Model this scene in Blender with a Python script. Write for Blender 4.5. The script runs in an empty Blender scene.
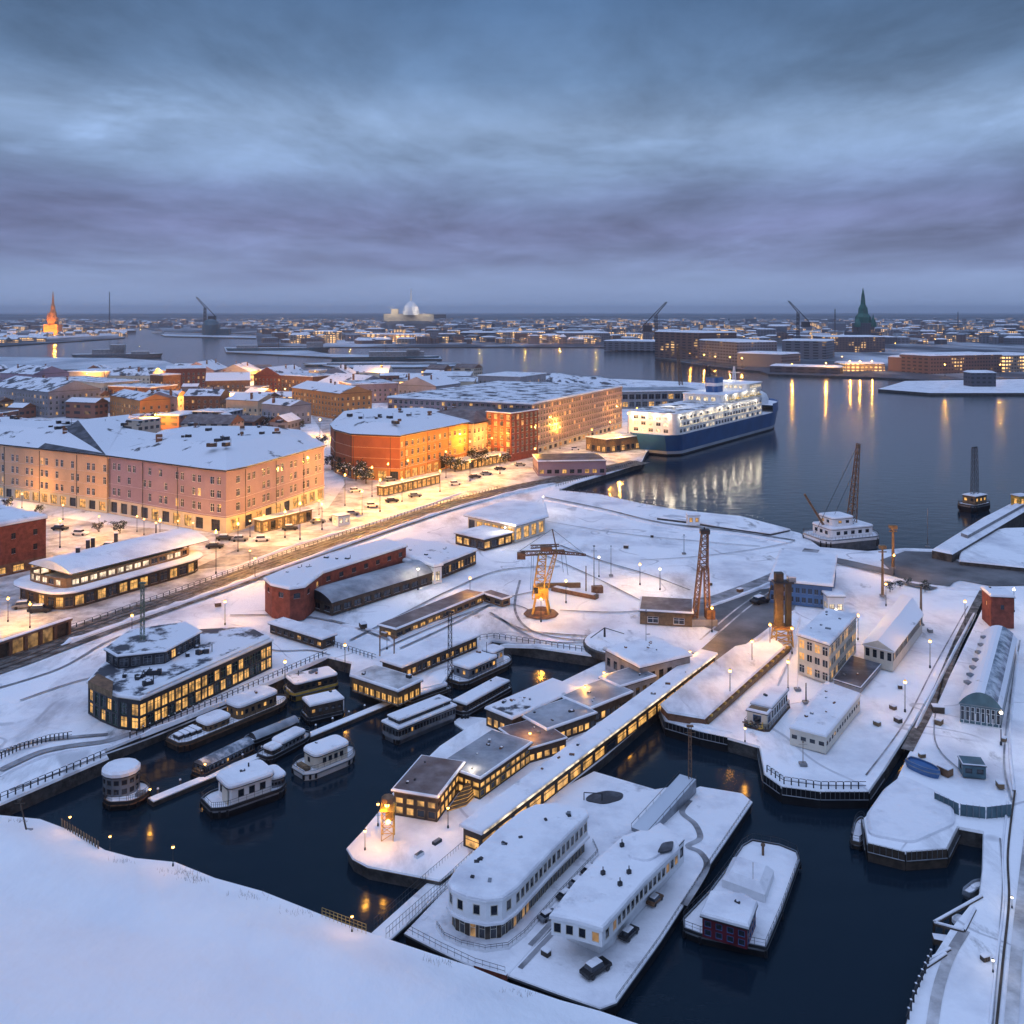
import bpy, math, random
from mathutils import Vector, Matrix, noise
from mathutils.geometry import delaunay_2d_cdt, tessellate_polygon
random.seed(7)
R_ = math.radians
S = bpy.context.scene
COL = S.collection

# ------------------------------------------------------------------ camera
F, CH, HOR = 950.0, 60.0, 312.0        # focal length in px, camera height in m, horizon row
cd = bpy.data.cameras.new('camera'); cam = bpy.data.objects.new('camera', cd); COL.objects.link(cam)
cam.location = (0, 0, CH); cam.rotation_euler = (R_(90), 0, 0)
cd.sensor_width = 36; cd.lens = 36 * F / 1024
cd.shift_y = -(512 - HOR) / 1024
cd.clip_start = 1; cd.clip_end = 80000
S.camera = cam

# ------------------------------------------------------------------ world (overcast dusk)
W = bpy.data.worlds.new('World'); S.world = W; W.use_nodes = True
nt = W.node_tree; nt.nodes.clear()
def N(t, **kw):
    n = nt.nodes.new(t)
    for k, v in kw.items(): setattr(n, k, v)
    return n
def Lk(a, b): nt.links.new(a, b)
SUN_EL, SUN_ROT = R_(2), R_(200)
sky = N('ShaderNodeTexSky', sky_type='NISHITA', sun_disc=False, sun_elevation=SUN_EL, sun_rotation=SUN_ROT)
tc = N('ShaderNodeTexCoord'); sep = N('ShaderNodeSeparateXYZ'); Lk(tc.outputs['Generated'], sep.inputs[0])
def M(op, a, b=None, c=None):
    n = N('ShaderNodeMath', operation=op)
    for i, v in enumerate((a, b, c)):
        if v is None: continue
        if isinstance(v, (int, float)): n.inputs[i].default_value = v
        else: Lk(v, n.inputs[i])
    return n.outputs[0]
zz = M('ADD', M('ABSOLUTE', sep.outputs[2]), 0.09)
u = M('DIVIDE', sep.outputs[0], zz); v = M('DIVIDE', sep.outputs[1], zz)
cmb = N('ShaderNodeCombineXYZ'); Lk(u, cmb.inputs[0]); Lk(v, cmb.inputs[1])
def NZ(scale, detail, rough, vec, dist=0.0):
    mp = N('ShaderNodeMapping'); mp.inputs['Scale'].default_value = scale; Lk(vec, mp.inputs[0])
    n = N('ShaderNodeTexNoise'); n.inputs['Scale'].default_value = 1; n.inputs['Detail'].default_value = detail
    n.inputs['Roughness'].default_value = rough; n.inputs['Distortion'].default_value = dist
    Lk(mp.outputs[0], n.inputs['Vector']); return n.outputs['Fac']
n1 = NZ((0.5, 0.30, 1), 6, 0.55, cmb.outputs[0], 0.3)
n2 = NZ((0.95, 0.60, 1), 7, 0.60, cmb.outputs[0], 0.25)
n3 = NZ((0.25, 0.5, 1), 2, 0.5, cmb.outputs[0])
warp = M('MULTIPLY_ADD', M('SUBTRACT', n1, 0.5), 0.075, sep.outputs[2])
warp = M('MULTIPLY_ADD', M('SUBTRACT', n3, 0.5), 0.045, warp)
el = N('ShaderNodeMapRange'); Lk(warp, el.inputs[0]); el.inputs[1].default_value = 0; el.inputs[2].default_value = 1.0
rp = N('ShaderNodeValToRGB'); Lk(el.outputs[0], rp.inputs[0])
stops = [(0.0, (0.30, 0.42, 0.70)), (0.032, (0.27, 0.375, 0.635)), (0.052, (0.20, 0.265, 0.485)), (0.085, (0.165, 0.205, 0.40)), (0.115, (0.165, 0.225, 0.42)),
         (0.150, (0.24, 0.355, 0.59)), (0.190, (0.26, 0.385, 0.62)), (0.240, (0.145, 0.25, 0.445)), (0.31, (0.085, 0.170, 0.335)), (0.60, (0.075, 0.145, 0.28)), (0.72, (0.32, 0.44, 0.72)), (0.85, (0.68, 0.89, 1.45)), (1.0, (0.80, 1.05, 1.70))]
cr = rp.color_ramp
while len(cr.elements) < len(stops): cr.elements.new(0.5)
for e, (p, c) in zip(cr.elements, stops): e.position = p; e.color = (*c, 1)
mod = N('ShaderNodeMapRange'); Lk(n2, mod.inputs[0])
mod.inputs[1].default_value = 0.33; mod.inputs[2].default_value = 0.70; mod.inputs[3].default_value = 0.64; mod.inputs[4].default_value = 1.46
# cloud modulation fades out towards the clear strip at the horizon
low = N('ShaderNodeMapRange'); Lk(sep.outputs[2], low.inputs[0]); low.inputs[1].default_value = 0.02; low.inputs[2].default_value = 0.08
mm = N('ShaderNodeMix'); mm.data_type = 'FLOAT'; Lk(low.outputs[0], mm.inputs[0]); mm.inputs[2].default_value = 1.0; Lk(mod.outputs[0], mm.inputs[3])
def VM(op, a, b):
    n = N('ShaderNodeVectorMath', operation=op); Lk(a, n.inputs[0])
    if op == 'SCALE':
        if isinstance(b, (int, float)): n.inputs['Scale'].default_value = b
        else: Lk(b, n.inputs['Scale'])
    else: Lk(b, n.inputs[1])
    return n.outputs[0]
n4 = NZ((0.80, 0.75, 1), 6, 0.55, cmb.outputs[0], 0.3)
gap = N('ShaderNodeMapRange', interpolation_type='SMOOTHSTEP'); Lk(n4, gap.inputs[0]); gap.inputs[1].default_value = 0.55; gap.inputs[2].default_value = 0.76
b1_ = N('ShaderNodeMapRange', interpolation_type='SMOOTHSTEP'); Lk(warp, b1_.inputs[0]); b1_.inputs[1].default_value = 0.09; b1_.inputs[2].default_value = 0.15
b2_ = N('ShaderNodeMapRange', interpolation_type='SMOOTHSTEP'); Lk(warp, b2_.inputs[0]); b2_.inputs[1].default_value = 0.28; b2_.inputs[2].default_value = 0.19
gapf = M('MULTIPLY_ADD', M('MULTIPLY', gap.outputs[0], M('MULTIPLY', b1_.outputs[0], b2_.outputs[0])), 0.75, mm.outputs[0])
cloud = VM('SCALE', VM('SCALE', rp.outputs[0], gapf), 9.5)
tot = VM('ADD', cloud, VM('SCALE', sky.outputs[0], 0.10))
bg = N('ShaderNodeBackground'); bg.inputs['Strength'].default_value = 0.1; Lk(tot, bg.inputs[0])
ow = N('ShaderNodeOutputWorld'); Lk(bg.outputs[0], ow.inputs[0])

# soft afterglow from behind the camera (overcast: very wide sun)
sd = bpy.data.lights.new('sun', 'SUN'); sd.energy = 0.48; sd.angle = R_(60); sd.color = (0.62, 0.72, 1.0)
sun = bpy.data.objects.new('sun', sd); COL.objects.link(sun); sun.rotation_euler = (R_(48), 0, R_(-28))
vs = S.view_settings; vs.view_transform = 'Standard'; vs.look = 'None'; vs.gamma = 1; vs.exposure = 0
HAZE_D = 0.000085
S.cycles.use_denoising = True
S.cycles.max_bounces = 6; S.cycles.diffuse_bounces = 3; S.cycles.glossy_bounces = 3; S.cycles.transmission_bounces = 2
S.cycles.volume_bounces = 0; S.cycles.sample_clamp_indirect = 4; S.cycles.caustics_reflective = False; S.cycles.caustics_refractive = False

# ------------------------------------------------------------------ materials
MATS = {}
def mat(name, col, rough=0.7, var=0.18, scale=0.6, metal=0.0, bump=0.0, bscale=4.0, col2=None, lo=0.35, hi=0.65, emis=None, es=0.0, spec=0.4, stretch=None):
    m = bpy.data.materials.new(name); m.use_nodes = True; t = m.node_tree; b = t.nodes['Principled BSDF']
    b.inputs['Roughness'].default_value = rough; b.inputs['Metallic'].default_value = metal
    b.inputs['Specular IOR Level'].default_value = spec
    g = t.nodes.new('ShaderNodeNewGeometry'); vec = g.outputs['Position']
    if stretch:
        mp = t.nodes.new('ShaderNodeMapping'); mp.inputs['Scale'].default_value = stretch; t.links.new(vec, mp.inputs[0]); vec = mp.outputs[0]
    n = t.nodes.new('ShaderNodeTexNoise'); n.inputs['Scale'].default_value = scale; n.inputs['Detail'].default_value = 6; n.inputs['Roughness'].default_value = 0.62
    t.links.new(vec, n.inputs['Vector'])
    r = t.nodes.new('ShaderNodeValToRGB'); t.links.new(n.outputs['Fac'], r.inputs[0])
    c2 = col2 if col2 else tuple(min(1, c * (1 + var)) for c in col)
    c1 = col if col2 else tuple(c * (1 - var) for c in col)
    r.color_ramp.elements[0].position = lo; r.color_ramp.elements[1].position = hi
    r.color_ramp.elements[0].color = (*c1, 1); r.color_ramp.elements[1].color = (*c2, 1)
    t.links.new(r.outputs[0], b.inputs['Base Color'])
    if bump:
        n2 = t.nodes.new('ShaderNodeTexNoise'); n2.inputs['Scale'].default_value = bscale; n2.inputs['Detail'].default_value = 5
        t.links.new(vec, n2.inputs['Vector'])
        bm = t.nodes.new('ShaderNodeBump'); bm.inputs['Strength'].default_value = bump; bm.inputs['Distance'].default_value = 0.3
        t.links.new(n2.outputs['Fac'], bm.inputs['Height']); t.links.new(bm.outputs[0], b.inputs['Normal'])
    if emis:
        b.inputs['Emission Color'].default_value = (*emis, 1); b.inputs['Emission Strength'].default_value = es
    MATS[name] = m; return m
mat('snow', (0.54, 0.55, 0.61), 0.65, scale=0.16, col2=(0.80, 0.81, 0.85), lo=0.27, hi=0.52, bump=0.7, bscale=0.9)  # darker than hill_snow: dimmer light round the barges is put into this colour
mat('snow_field', (0.48, 0.49, 0.55), 0.65, scale=0.07, col2=(0.86, 0.87, 0.90), lo=0.27, hi=0.52, bump=0.9, bscale=0.4)
mat('hill_snow', (0.82, 0.84, 0.88), 0.65, scale=0.05, col2=(0.90, 0.92, 0.94), bump=0.75, bscale=0.9, stretch=(1, 0.45, 1))
mat('snow_road', (0.26, 0.25, 0.255), 0.55, scale=0.22, col2=(0.66, 0.65, 0.66), lo=0.36, hi=0.60, bump=0.5, bscale=1.2)
mat('roof_snow', (0.05, 0.055, 0.07), 0.65, scale=0.11, col2=(0.74, 0.755, 0.80), lo=0.355, hi=0.40, bump=0.4, bscale=0.8)
mat('roof_snow_patchy', (0.05, 0.055, 0.07), 0.65, scale=0.16, col2=(0.72, 0.74, 0.79), lo=0.43, hi=0.49, bump=0.4, bscale=0.8)
mat('roof_grey', (0.16, 0.18, 0.21), 0.5, scale=0.2, col2=(0.42, 0.45, 0.50), lo=0.38, hi=0.68)
mat('roof_dark', (0.035, 0.037, 0.045), 0.6, scale=0.3, col2=(0.16, 0.17, 0.20), lo=0.45, hi=0.75)
mat('roof_brown', (0.11, 0.075, 0.07), 0.55, scale=0.4, col2=(0.26, 0.22, 0.22), lo=0.4, hi=0.75)
mat('asphalt', (0.06, 0.06, 0.065), 0.5, scale=0.1, col2=(0.22, 0.22, 0.23), lo=0.38, hi=0.72, bump=0.2, bscale=2)
mat('tyre_track', (0.10, 0.10, 0.11), 0.6, scale=0.3, col2=(0.38, 0.39, 0.42), lo=0.35, hi=0.65)
mat('ballast', (0.05, 0.042, 0.036), 0.8, scale=0.5, col2=(0.30, 0.28, 0.27), lo=0.42, hi=0.72, bump=0.5, bscale=3)
mat('rail_steel', (0.30, 0.27, 0.25), 0.35, metal=0.8)
mat('quay_stone', (0.028, 0.027, 0.028), 0.7, scale=0.8, col2=(0.10, 0.095, 0.09), bump=0.5, bscale=2)
mat('plaster_pink', (0.27, 0.20, 0.255), 0.8, var=0.10, scale=0.15)
mat('plaster_apricot', (0.56, 0.38, 0.25), 0.8, var=0.12, scale=0.15)
mat('plaster_orange', (0.46, 0.20, 0.07), 0.8, var=0.12, scale=0.2)
mat('plaster_rust', (0.30, 0.085, 0.035), 0.8, var=0.15, scale=0.2)
mat('plaster_cream', (0.52, 0.46, 0.36), 0.8, var=0.12, scale=0.2)
mat('plaster_grey', (0.26, 0.25, 0.27), 0.8, var=0.15, scale=0.2)
mat('plaster_mauve', (0.30, 0.22, 0.23), 0.8, var=0.15, scale=0.2)
mat('brick_red', (0.20, 0.055, 0.035), 0.85, var=0.3, scale=1.1, bump=0.3)
mat('brick_brown', (0.17, 0.085, 0.05), 0.85, var=0.3, scale=1.1, bump=0.3)
mat('concrete', (0.24, 0.24, 0.25), 0.8, var=0.25, scale=0.5)
mat('white_paint', (0.72, 0.73, 0.75), 0.45, var=0.08, scale=0.6)
mat('cream_paint', (0.58, 0.54, 0.46), 0.5, var=0.1, scale=0.6)
mat('dark_metal', (0.03, 0.032, 0.038), 0.45, var=0.3, scale=1.0, metal=0.3)
mat('grey_metal', (0.22, 0.24, 0.27), 0.4, var=0.25, scale=0.8, metal=0.5)
mat('rust_metal', (0.16, 0.085, 0.045), 0.6, var=0.4, scale=1.4)
mat('yellow_metal', (0.48, 0.30, 0.06), 0.5, var=0.3, scale=1.0)
mat('green_metal', (0.07, 0.13, 0.10), 0.5, var=0.3, scale=1.0)
mat('copper_green', (0.02, 0.12, 0.09), 0.6, var=0.4, scale=0.1)
mat('navy_paint', (0.022, 0.10, 0.27), 0.35, var=0.15, scale=0.15)
mat('blue_paint', (0.05, 0.13, 0.30), 0.45, var=0.2, scale=0.4)
mat('teal_paint', (0.06, 0.12, 0.15), 0.5, var=0.25, scale=0.5)
mat('black_hull', (0.012, 0.013, 0.016), 0.4, var=0.4, scale=0.6)
mat('red_paint', (0.11, 0.014, 0.024), 0.5, var=0.3, scale=0.8)
mat('wood', (0.17, 0.11, 0.06), 0.75, var=0.35, scale=1.5)
mat('timber_dark', (0.06, 0.045, 0.035), 0.8, var=0.4, scale=1.2)
mat('glass_dark', (0.02, 0.025, 0.035), 0.08, var=0.3, scale=0.4, spec=0.8)
mat('glass_roof', (0.10, 0.125, 0.16), 0.15, scale=0.5, col2=(0.50, 0.54, 0.60), lo=0.42, hi=0.6, spec=0.7)
WARM = (1.0, 0.50, 0.13)
mat('foliage', (0.025, 0.035, 0.028), 0.9, var=0.4, scale=0.8)
mat('bark', (0.05, 0.04, 0.033), 0.9, var=0.3, scale=2)
mat('far_land', (0.05, 0.06, 0.08), 0.9, scale=0.004, col2=(0.55, 0.58, 0.64), lo=0.46, hi=0.62, stretch=(1, 0.35, 1))
mat('forest', (0.03, 0.036, 0.045), 0.9, scale=0.01, col2=(0.10, 0.115, 0.135), lo=0.4, hi=0.7)
mat('ice', (0.28, 0.33, 0.40), 0.5, scale=0.02, col2=(0.62, 0.66, 0.72), stretch=(1, 0.3, 1), lo=0.35, hi=0.6)

def tracks(name, dark, scale, width, f=0.35):
    "thin winding trodden lines in the snow"
    t = MATS[name].node_tree; b = t.nodes['Principled BSDF']; src = b.inputs['Base Color'].links[0].from_socket
    g = t.nodes.new('ShaderNodeNewGeometry'); n = t.nodes.new('ShaderNodeTexNoise'); n.inputs['Scale'].default_value = scale; n.inputs['Detail'].default_value = 2; n.inputs['Distortion'].default_value = 0.6
    t.links.new(g.outputs['Position'], n.inputs['Vector'])
    s1 = t.nodes.new('ShaderNodeMath'); s1.operation = 'SUBTRACT'; t.links.new(n.outputs['Fac'], s1.inputs[0]); s1.inputs[1].default_value = 0.5
    s2 = t.nodes.new('ShaderNodeMath'); s2.operation = 'ABSOLUTE'; t.links.new(s1.outputs[0], s2.inputs[0])
    mr = t.nodes.new('ShaderNodeMapRange'); t.links.new(s2.outputs[0], mr.inputs[0]); mr.inputs[1].default_value = width * 0.4; mr.inputs[2].default_value = width; mr.inputs[3].default_value = f; mr.inputs[4].default_value = 0
    n2 = t.nodes.new('ShaderNodeTexNoise'); n2.inputs['Scale'].default_value = scale * 3; t.links.new(g.outputs['Position'], n2.inputs['Vector'])
    m2 = t.nodes.new('ShaderNodeMapRange'); t.links.new(n2.outputs['Fac'], m2.inputs[0]); m2.inputs[1].default_value = 0.42; m2.inputs[2].default_value = 0.58
    ml = t.nodes.new('ShaderNodeMath'); ml.operation = 'MULTIPLY'; t.links.new(mr.outputs[0], ml.inputs[0]); t.links.new(m2.outputs[0], ml.inputs[1])
    mx = t.nodes.new('ShaderNodeMix'); mx.data_type = 'RGBA'; t.links.new(ml.outputs[0], mx.inputs[0]); t.links.new(src, mx.inputs[6]); mx.inputs[7].default_value = (*dark, 1); t.links.new(mx.outputs[2], b.inputs['Base Color'])
def slush(name, dark, scale, lo, hi, f, st=(1, 1, 1)):
    "patches of trodden grey slush and wind scoured ground"
    t = MATS[name].node_tree; b = t.nodes['Principled BSDF']; src = b.inputs['Base Color'].links[0].from_socket
    g = t.nodes.new('ShaderNodeNewGeometry'); mp = t.nodes.new('ShaderNodeMapping'); mp.inputs['Scale'].default_value = st; mp.inputs['Rotation'].default_value = (0, 0, 0.9); t.links.new(g.outputs['Position'], mp.inputs[0])
    n = t.nodes.new('ShaderNodeTexNoise'); n.inputs['Scale'].default_value = scale; n.inputs['Detail'].default_value = 9; n.inputs['Roughness'].default_value = 0.68; t.links.new(mp.outputs[0], n.inputs['Vector'])
    mr = t.nodes.new('ShaderNodeMapRange'); t.links.new(n.outputs['Fac'], mr.inputs[0]); mr.inputs[1].default_value = lo; mr.inputs[2].default_value = hi; mr.inputs[3].default_value = 0; mr.inputs[4].default_value = f
    mx = t.nodes.new('ShaderNodeMix'); mx.data_type = 'RGBA'; t.links.new(mr.outputs[0], mx.inputs[0]); t.links.new(src, mx.inputs[6]); mx.inputs[7].default_value = (*dark, 1); t.links.new(mx.outputs[2], b.inputs['Base Color'])
slush('snow_field', (0.22, 0.22, 0.25), 0.05, 0.54, 0.68, 0.75, (1, 0.35, 1))
slush('snow_field', (0.12, 0.115, 0.12), 0.11, 0.62, 0.70, 0.8, (1, 0.5, 1))
slush('snow', (0.16, 0.16, 0.19), 0.22, 0.60, 0.72, 0.6)
slush('hill_snow', (0.70, 0.73, 0.80), 0.10, 0.45, 0.75, 0.45, (1, 0.4, 1))
tracks('snow_field', (0.24, 0.24, 0.28), 0.04, 0.008, 0.5)
def emit(name, col, s, randomise=False):
    m = bpy.data.materials.new(name); m.use_nodes = True; t = m.node_tree; b = t.nodes['Principled BSDF']
    b.inputs['Base Color'].default_value = (0.05, 0.04, 0.03, 1); b.inputs['Roughness'].default_value = 0.3
    b.inputs['Emission Color'].default_value = (*col, 1); b.inputs['Emission Strength'].default_value = s
    if randomise:   # uneven brightness inside each lit room
        g = t.nodes.new('ShaderNodeNewGeometry'); n = t.nodes.new('ShaderNodeTexNoise'); n.inputs['Scale'].default_value = 0.9; n.inputs['Detail'].default_value = 3
        t.links.new(g.outputs['Position'], n.inputs['Vector'])
        mr = t.nodes.new('ShaderNodeMapRange'); t.links.new(n.outputs['Fac'], mr.inputs[0])
        mr.inputs[1].default_value = 0.35; mr.inputs[2].default_value = 0.65; mr.inputs[3].default_value = s * 0.25; mr.inputs[4].default_value = s * 1.5
        t.links.new(mr.outputs[0], b.inputs['Emission Strength'])
    MATS[name] = m; return m
emit('lit_window', (1.0, 0.52, 0.14), 0.85, True)
emit('lit_window_dim', (1.0, 0.55, 0.20), 0.26, True)
emit('lit_white', (1.0, 0.80, 0.55), 1.1, True)
emit('lamp_glow', (1.0, 0.50, 0.12), 9)
emit('lamp_glow_white', (1.0, 0.84, 0.62), 8)

# far house fronts: rows of small windows, a few of them lit
def far_wall(name, col, lit, s):
    m = bpy.data.materials.new(name); m.use_nodes = True; t = m.node_tree; b = t.nodes['Principled BSDF']
    b.inputs['Roughness'].default_value = 0.8
    g = t.nodes.new('ShaderNodeNewGeometry'); sp = t.nodes.new('ShaderNodeSeparateXYZ'); t.links.new(g.outputs['Position'], sp.inputs[0])
    ad = t.nodes.new('ShaderNodeMath'); t.links.new(sp.outputs[0], ad.inputs[0]); t.links.new(sp.outputs[1], ad.inputs[1])
    cb = t.nodes.new('ShaderNodeCombineXYZ'); t.links.new(ad.outputs[0], cb.inputs[0]); t.links.new(sp.outputs[2], cb.inputs[1])
    br = t.nodes.new('ShaderNodeTexBrick'); t.links.new(cb.outputs[0], br.inputs['Vector'])
    br.offset = 0; br.inputs['Scale'].default_value = 1; br.inputs['Brick Width'].default_value = 4.5; br.inputs['Row Height'].default_value = 3.4
    br.inputs['Mortar Size'].default_value = 1.0; br.inputs['Mortar Smooth'].default_value = 0.1
    wn = t.nodes.new('ShaderNodeTexNoise'); wn.inputs['Scale'].default_value = 0.06; wn.inputs['Detail'].default_value = 4; t.links.new(cb.outputs[0], wn.inputs['Vector'])
    th = t.nodes.new('ShaderNodeMapRange'); t.links.new(wn.outputs['Fac'], th.inputs[0])
    th.inputs[1].default_value = 0.62 - lit; th.inputs[2].default_value = 0.72 - lit
    inv = t.nodes.new('ShaderNodeMath'); inv.operation = 'SUBTRACT'; inv.inputs[0].default_value = 1; t.links.new(br.outputs['Fac'], inv.inputs[1])
    ml = t.nodes.new('ShaderNodeMath'); ml.operation = 'MULTIPLY'; t.links.new(inv.outputs[0], ml.inputs[0]); t.links.new(th.outputs[0], ml.inputs[1])
    m2 = t.nodes.new('ShaderNodeMath'); m2.operation = 'MULTIPLY'; t.links.new(ml.outputs[0], m2.inputs[0]); m2.inputs[1].default_value = s
    mx = t.nodes.new('ShaderNodeMix'); mx.data_type = 'RGBA'; t.links.new(inv.outputs[0], mx.inputs[0])
    mx.inputs[6].default_value = (*col, 1); mx.inputs[7].default_value = (0.03, 0.033, 0.04, 1)
    t.links.new(mx.outputs[2], b.inputs['Base Color'])
    b.inputs['Emission Color'].default_value = (1, 0.56, 0.2, 1); t.links.new(m2.outputs[0], b.inputs['Emission Strength'])
    MATS[name] = m
far_wall('far_brick', (0.17, 0.11, 0.10), 0.07, 1.6)
far_wall('far_cream', (0.28, 0.25, 0.24), 0.09, 1.8)
far_wall('far_grey', (0.17, 0.17, 0.20), 0.02, 0.8)
far_wall('far_dark', (0.08, 0.08, 0.10), 0.00, 0.8)
far_wall('far_bright', (0.30, 0.24, 0.20), 0.17, 2.6)
far_wall('mid_brick', (0.22, 0.10, 0.07), 0.05, 0.7)
far_wall('mid_cream', (0.42, 0.35, 0.28), 0.02, 0.6)

# water: long exposure, almost smooth
m = bpy.data.materials.new('water'); m.use_nodes = True; t = m.node_tree; b = t.nodes['Principled BSDF']; MATS['water'] = m
b.inputs['Base Color'].default_value = (0.004, 0.013, 0.024, 1); b.inputs['Roughness'].default_value = 0.15; b.inputs['IOR'].default_value = 1.33
g = t.nodes.new('ShaderNodeNewGeometry'); mp = t.nodes.new('ShaderNodeMapping'); mp.inputs['Scale'].default_value = (0.5, 0.9, 1); t.links.new(g.outputs['Position'], mp.inputs[0])
n = t.nodes.new('ShaderNodeTexNoise'); n.inputs['Scale'].default_value = 0.35; n.inputs['Detail'].default_value = 4; t.links.new(mp.outputs[0], n.inputs['Vector'])
bm = t.nodes.new('ShaderNodeBump'); bm.inputs['Strength'].default_value = 0.2; bm.inputs['Distance'].default_value = 0.4; t.links.new(n.outputs['Fac'], bm.inputs['Height']); t.links.new(bm.outputs[0], b.inputs['Normal'])

# ------------------------------------------------------------------ geometry helpers
def G(px, py, z=0.0):
    "ground point seen at a picture position, at height z"
    Y = F * (CH - z) / (py - HOR); return Vector(((px - 512) / F * Y, Y, z))
def PP(pts, z): return [G(x, y, z).to_2d() for x, y in pts]
def area(p): return 0.5 * sum(p[i].x * p[(i + 1) % len(p)].y - p[(i + 1) % len(p)].x * p[i].y for i in range(len(p)))
def ccw(p): return list(p) if area(p) > 0 else list(reversed(p))
def cen(p): return sum(p, Vector((0, 0))) / len(p)
def rectpx(a, b, z, depth):
    "rectangle with its front edge a-b given in the picture at height z, running depth metres away from the viewer"
    A, B = G(*a, z).to_2d(), G(*b, z).to_2d(); d = (B - A).normalized(); n = Vector((-d.y, d.x))
    if n.dot(A + B) < 0: n = -n
    return ccw([A, B, B + n * depth, A + n * depth])
def offset(p, o):
    "grow (o>0) or shrink a counter-clockwise polygon"
    out = []; n = len(p)
    for i in range(n):
        a, b, c = p[i - 1], p[i], p[(i + 1) % n]
        d1 = (b - a); d2 = (c - b)
        if d1.length < 1e-6 or d2.length < 1e-6: out.append(b.copy()); continue
        d1.normalize(); d2.normalize()
        n1 = Vector((d1.y, -d1.x)); n2 = Vector((d2.y, -d2.x)); m = n1 + n2
        if m.length < 0.2: out.append(b + n1 * o); continue
        m.normalize(); k = max(0.45, m.dot(n1)); out.append(b + m * (o / k))
    return out
def rounded(p, r, n=5):
    out = []; N_ = len(p)
    for i in range(N_):
        a, b, c = p[i - 1], p[i], p[(i + 1) % N_]
        ra = min(r, (a - b).length * 0.45, (c - b).length * 0.45)
        s = b + (a - b).normalized() * ra; e = b + (c - b).normalized() * ra
        for k in range(n + 1):
            t_ = k / n; out.append(s * (1 - t_) ** 2 + b * 2 * t_ * (1 - t_) + e * t_ * t_)
    return out
def rect(L, W, x=0, y=0): return [Vector((x - L / 2, y - W / 2)), Vector((x + L / 2, y - W / 2)), Vector((x + L / 2, y + W / 2)), Vector((x - L / 2, y + W / 2))]
def smooth(pts, k=6):
    out = []; n = len(pts)
    for i in range(n - 1):
        p0, p1, p2, p3 = pts[max(0, i - 1)], pts[i], pts[i + 1], pts[min(n - 1, i + 2)]
        for j in range(k):
            t_ = j / k
            out.append(0.5 * ((2 * p1) + (p2 - p0) * t_ + (2 * p0 - 5 * p1 + 4 * p2 - p3) * t_ ** 2 + (3 * p1 - p0 - 3 * p2 + p3) * t_ ** 3))
    out.append(pts[-1].copy()); return out

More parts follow.
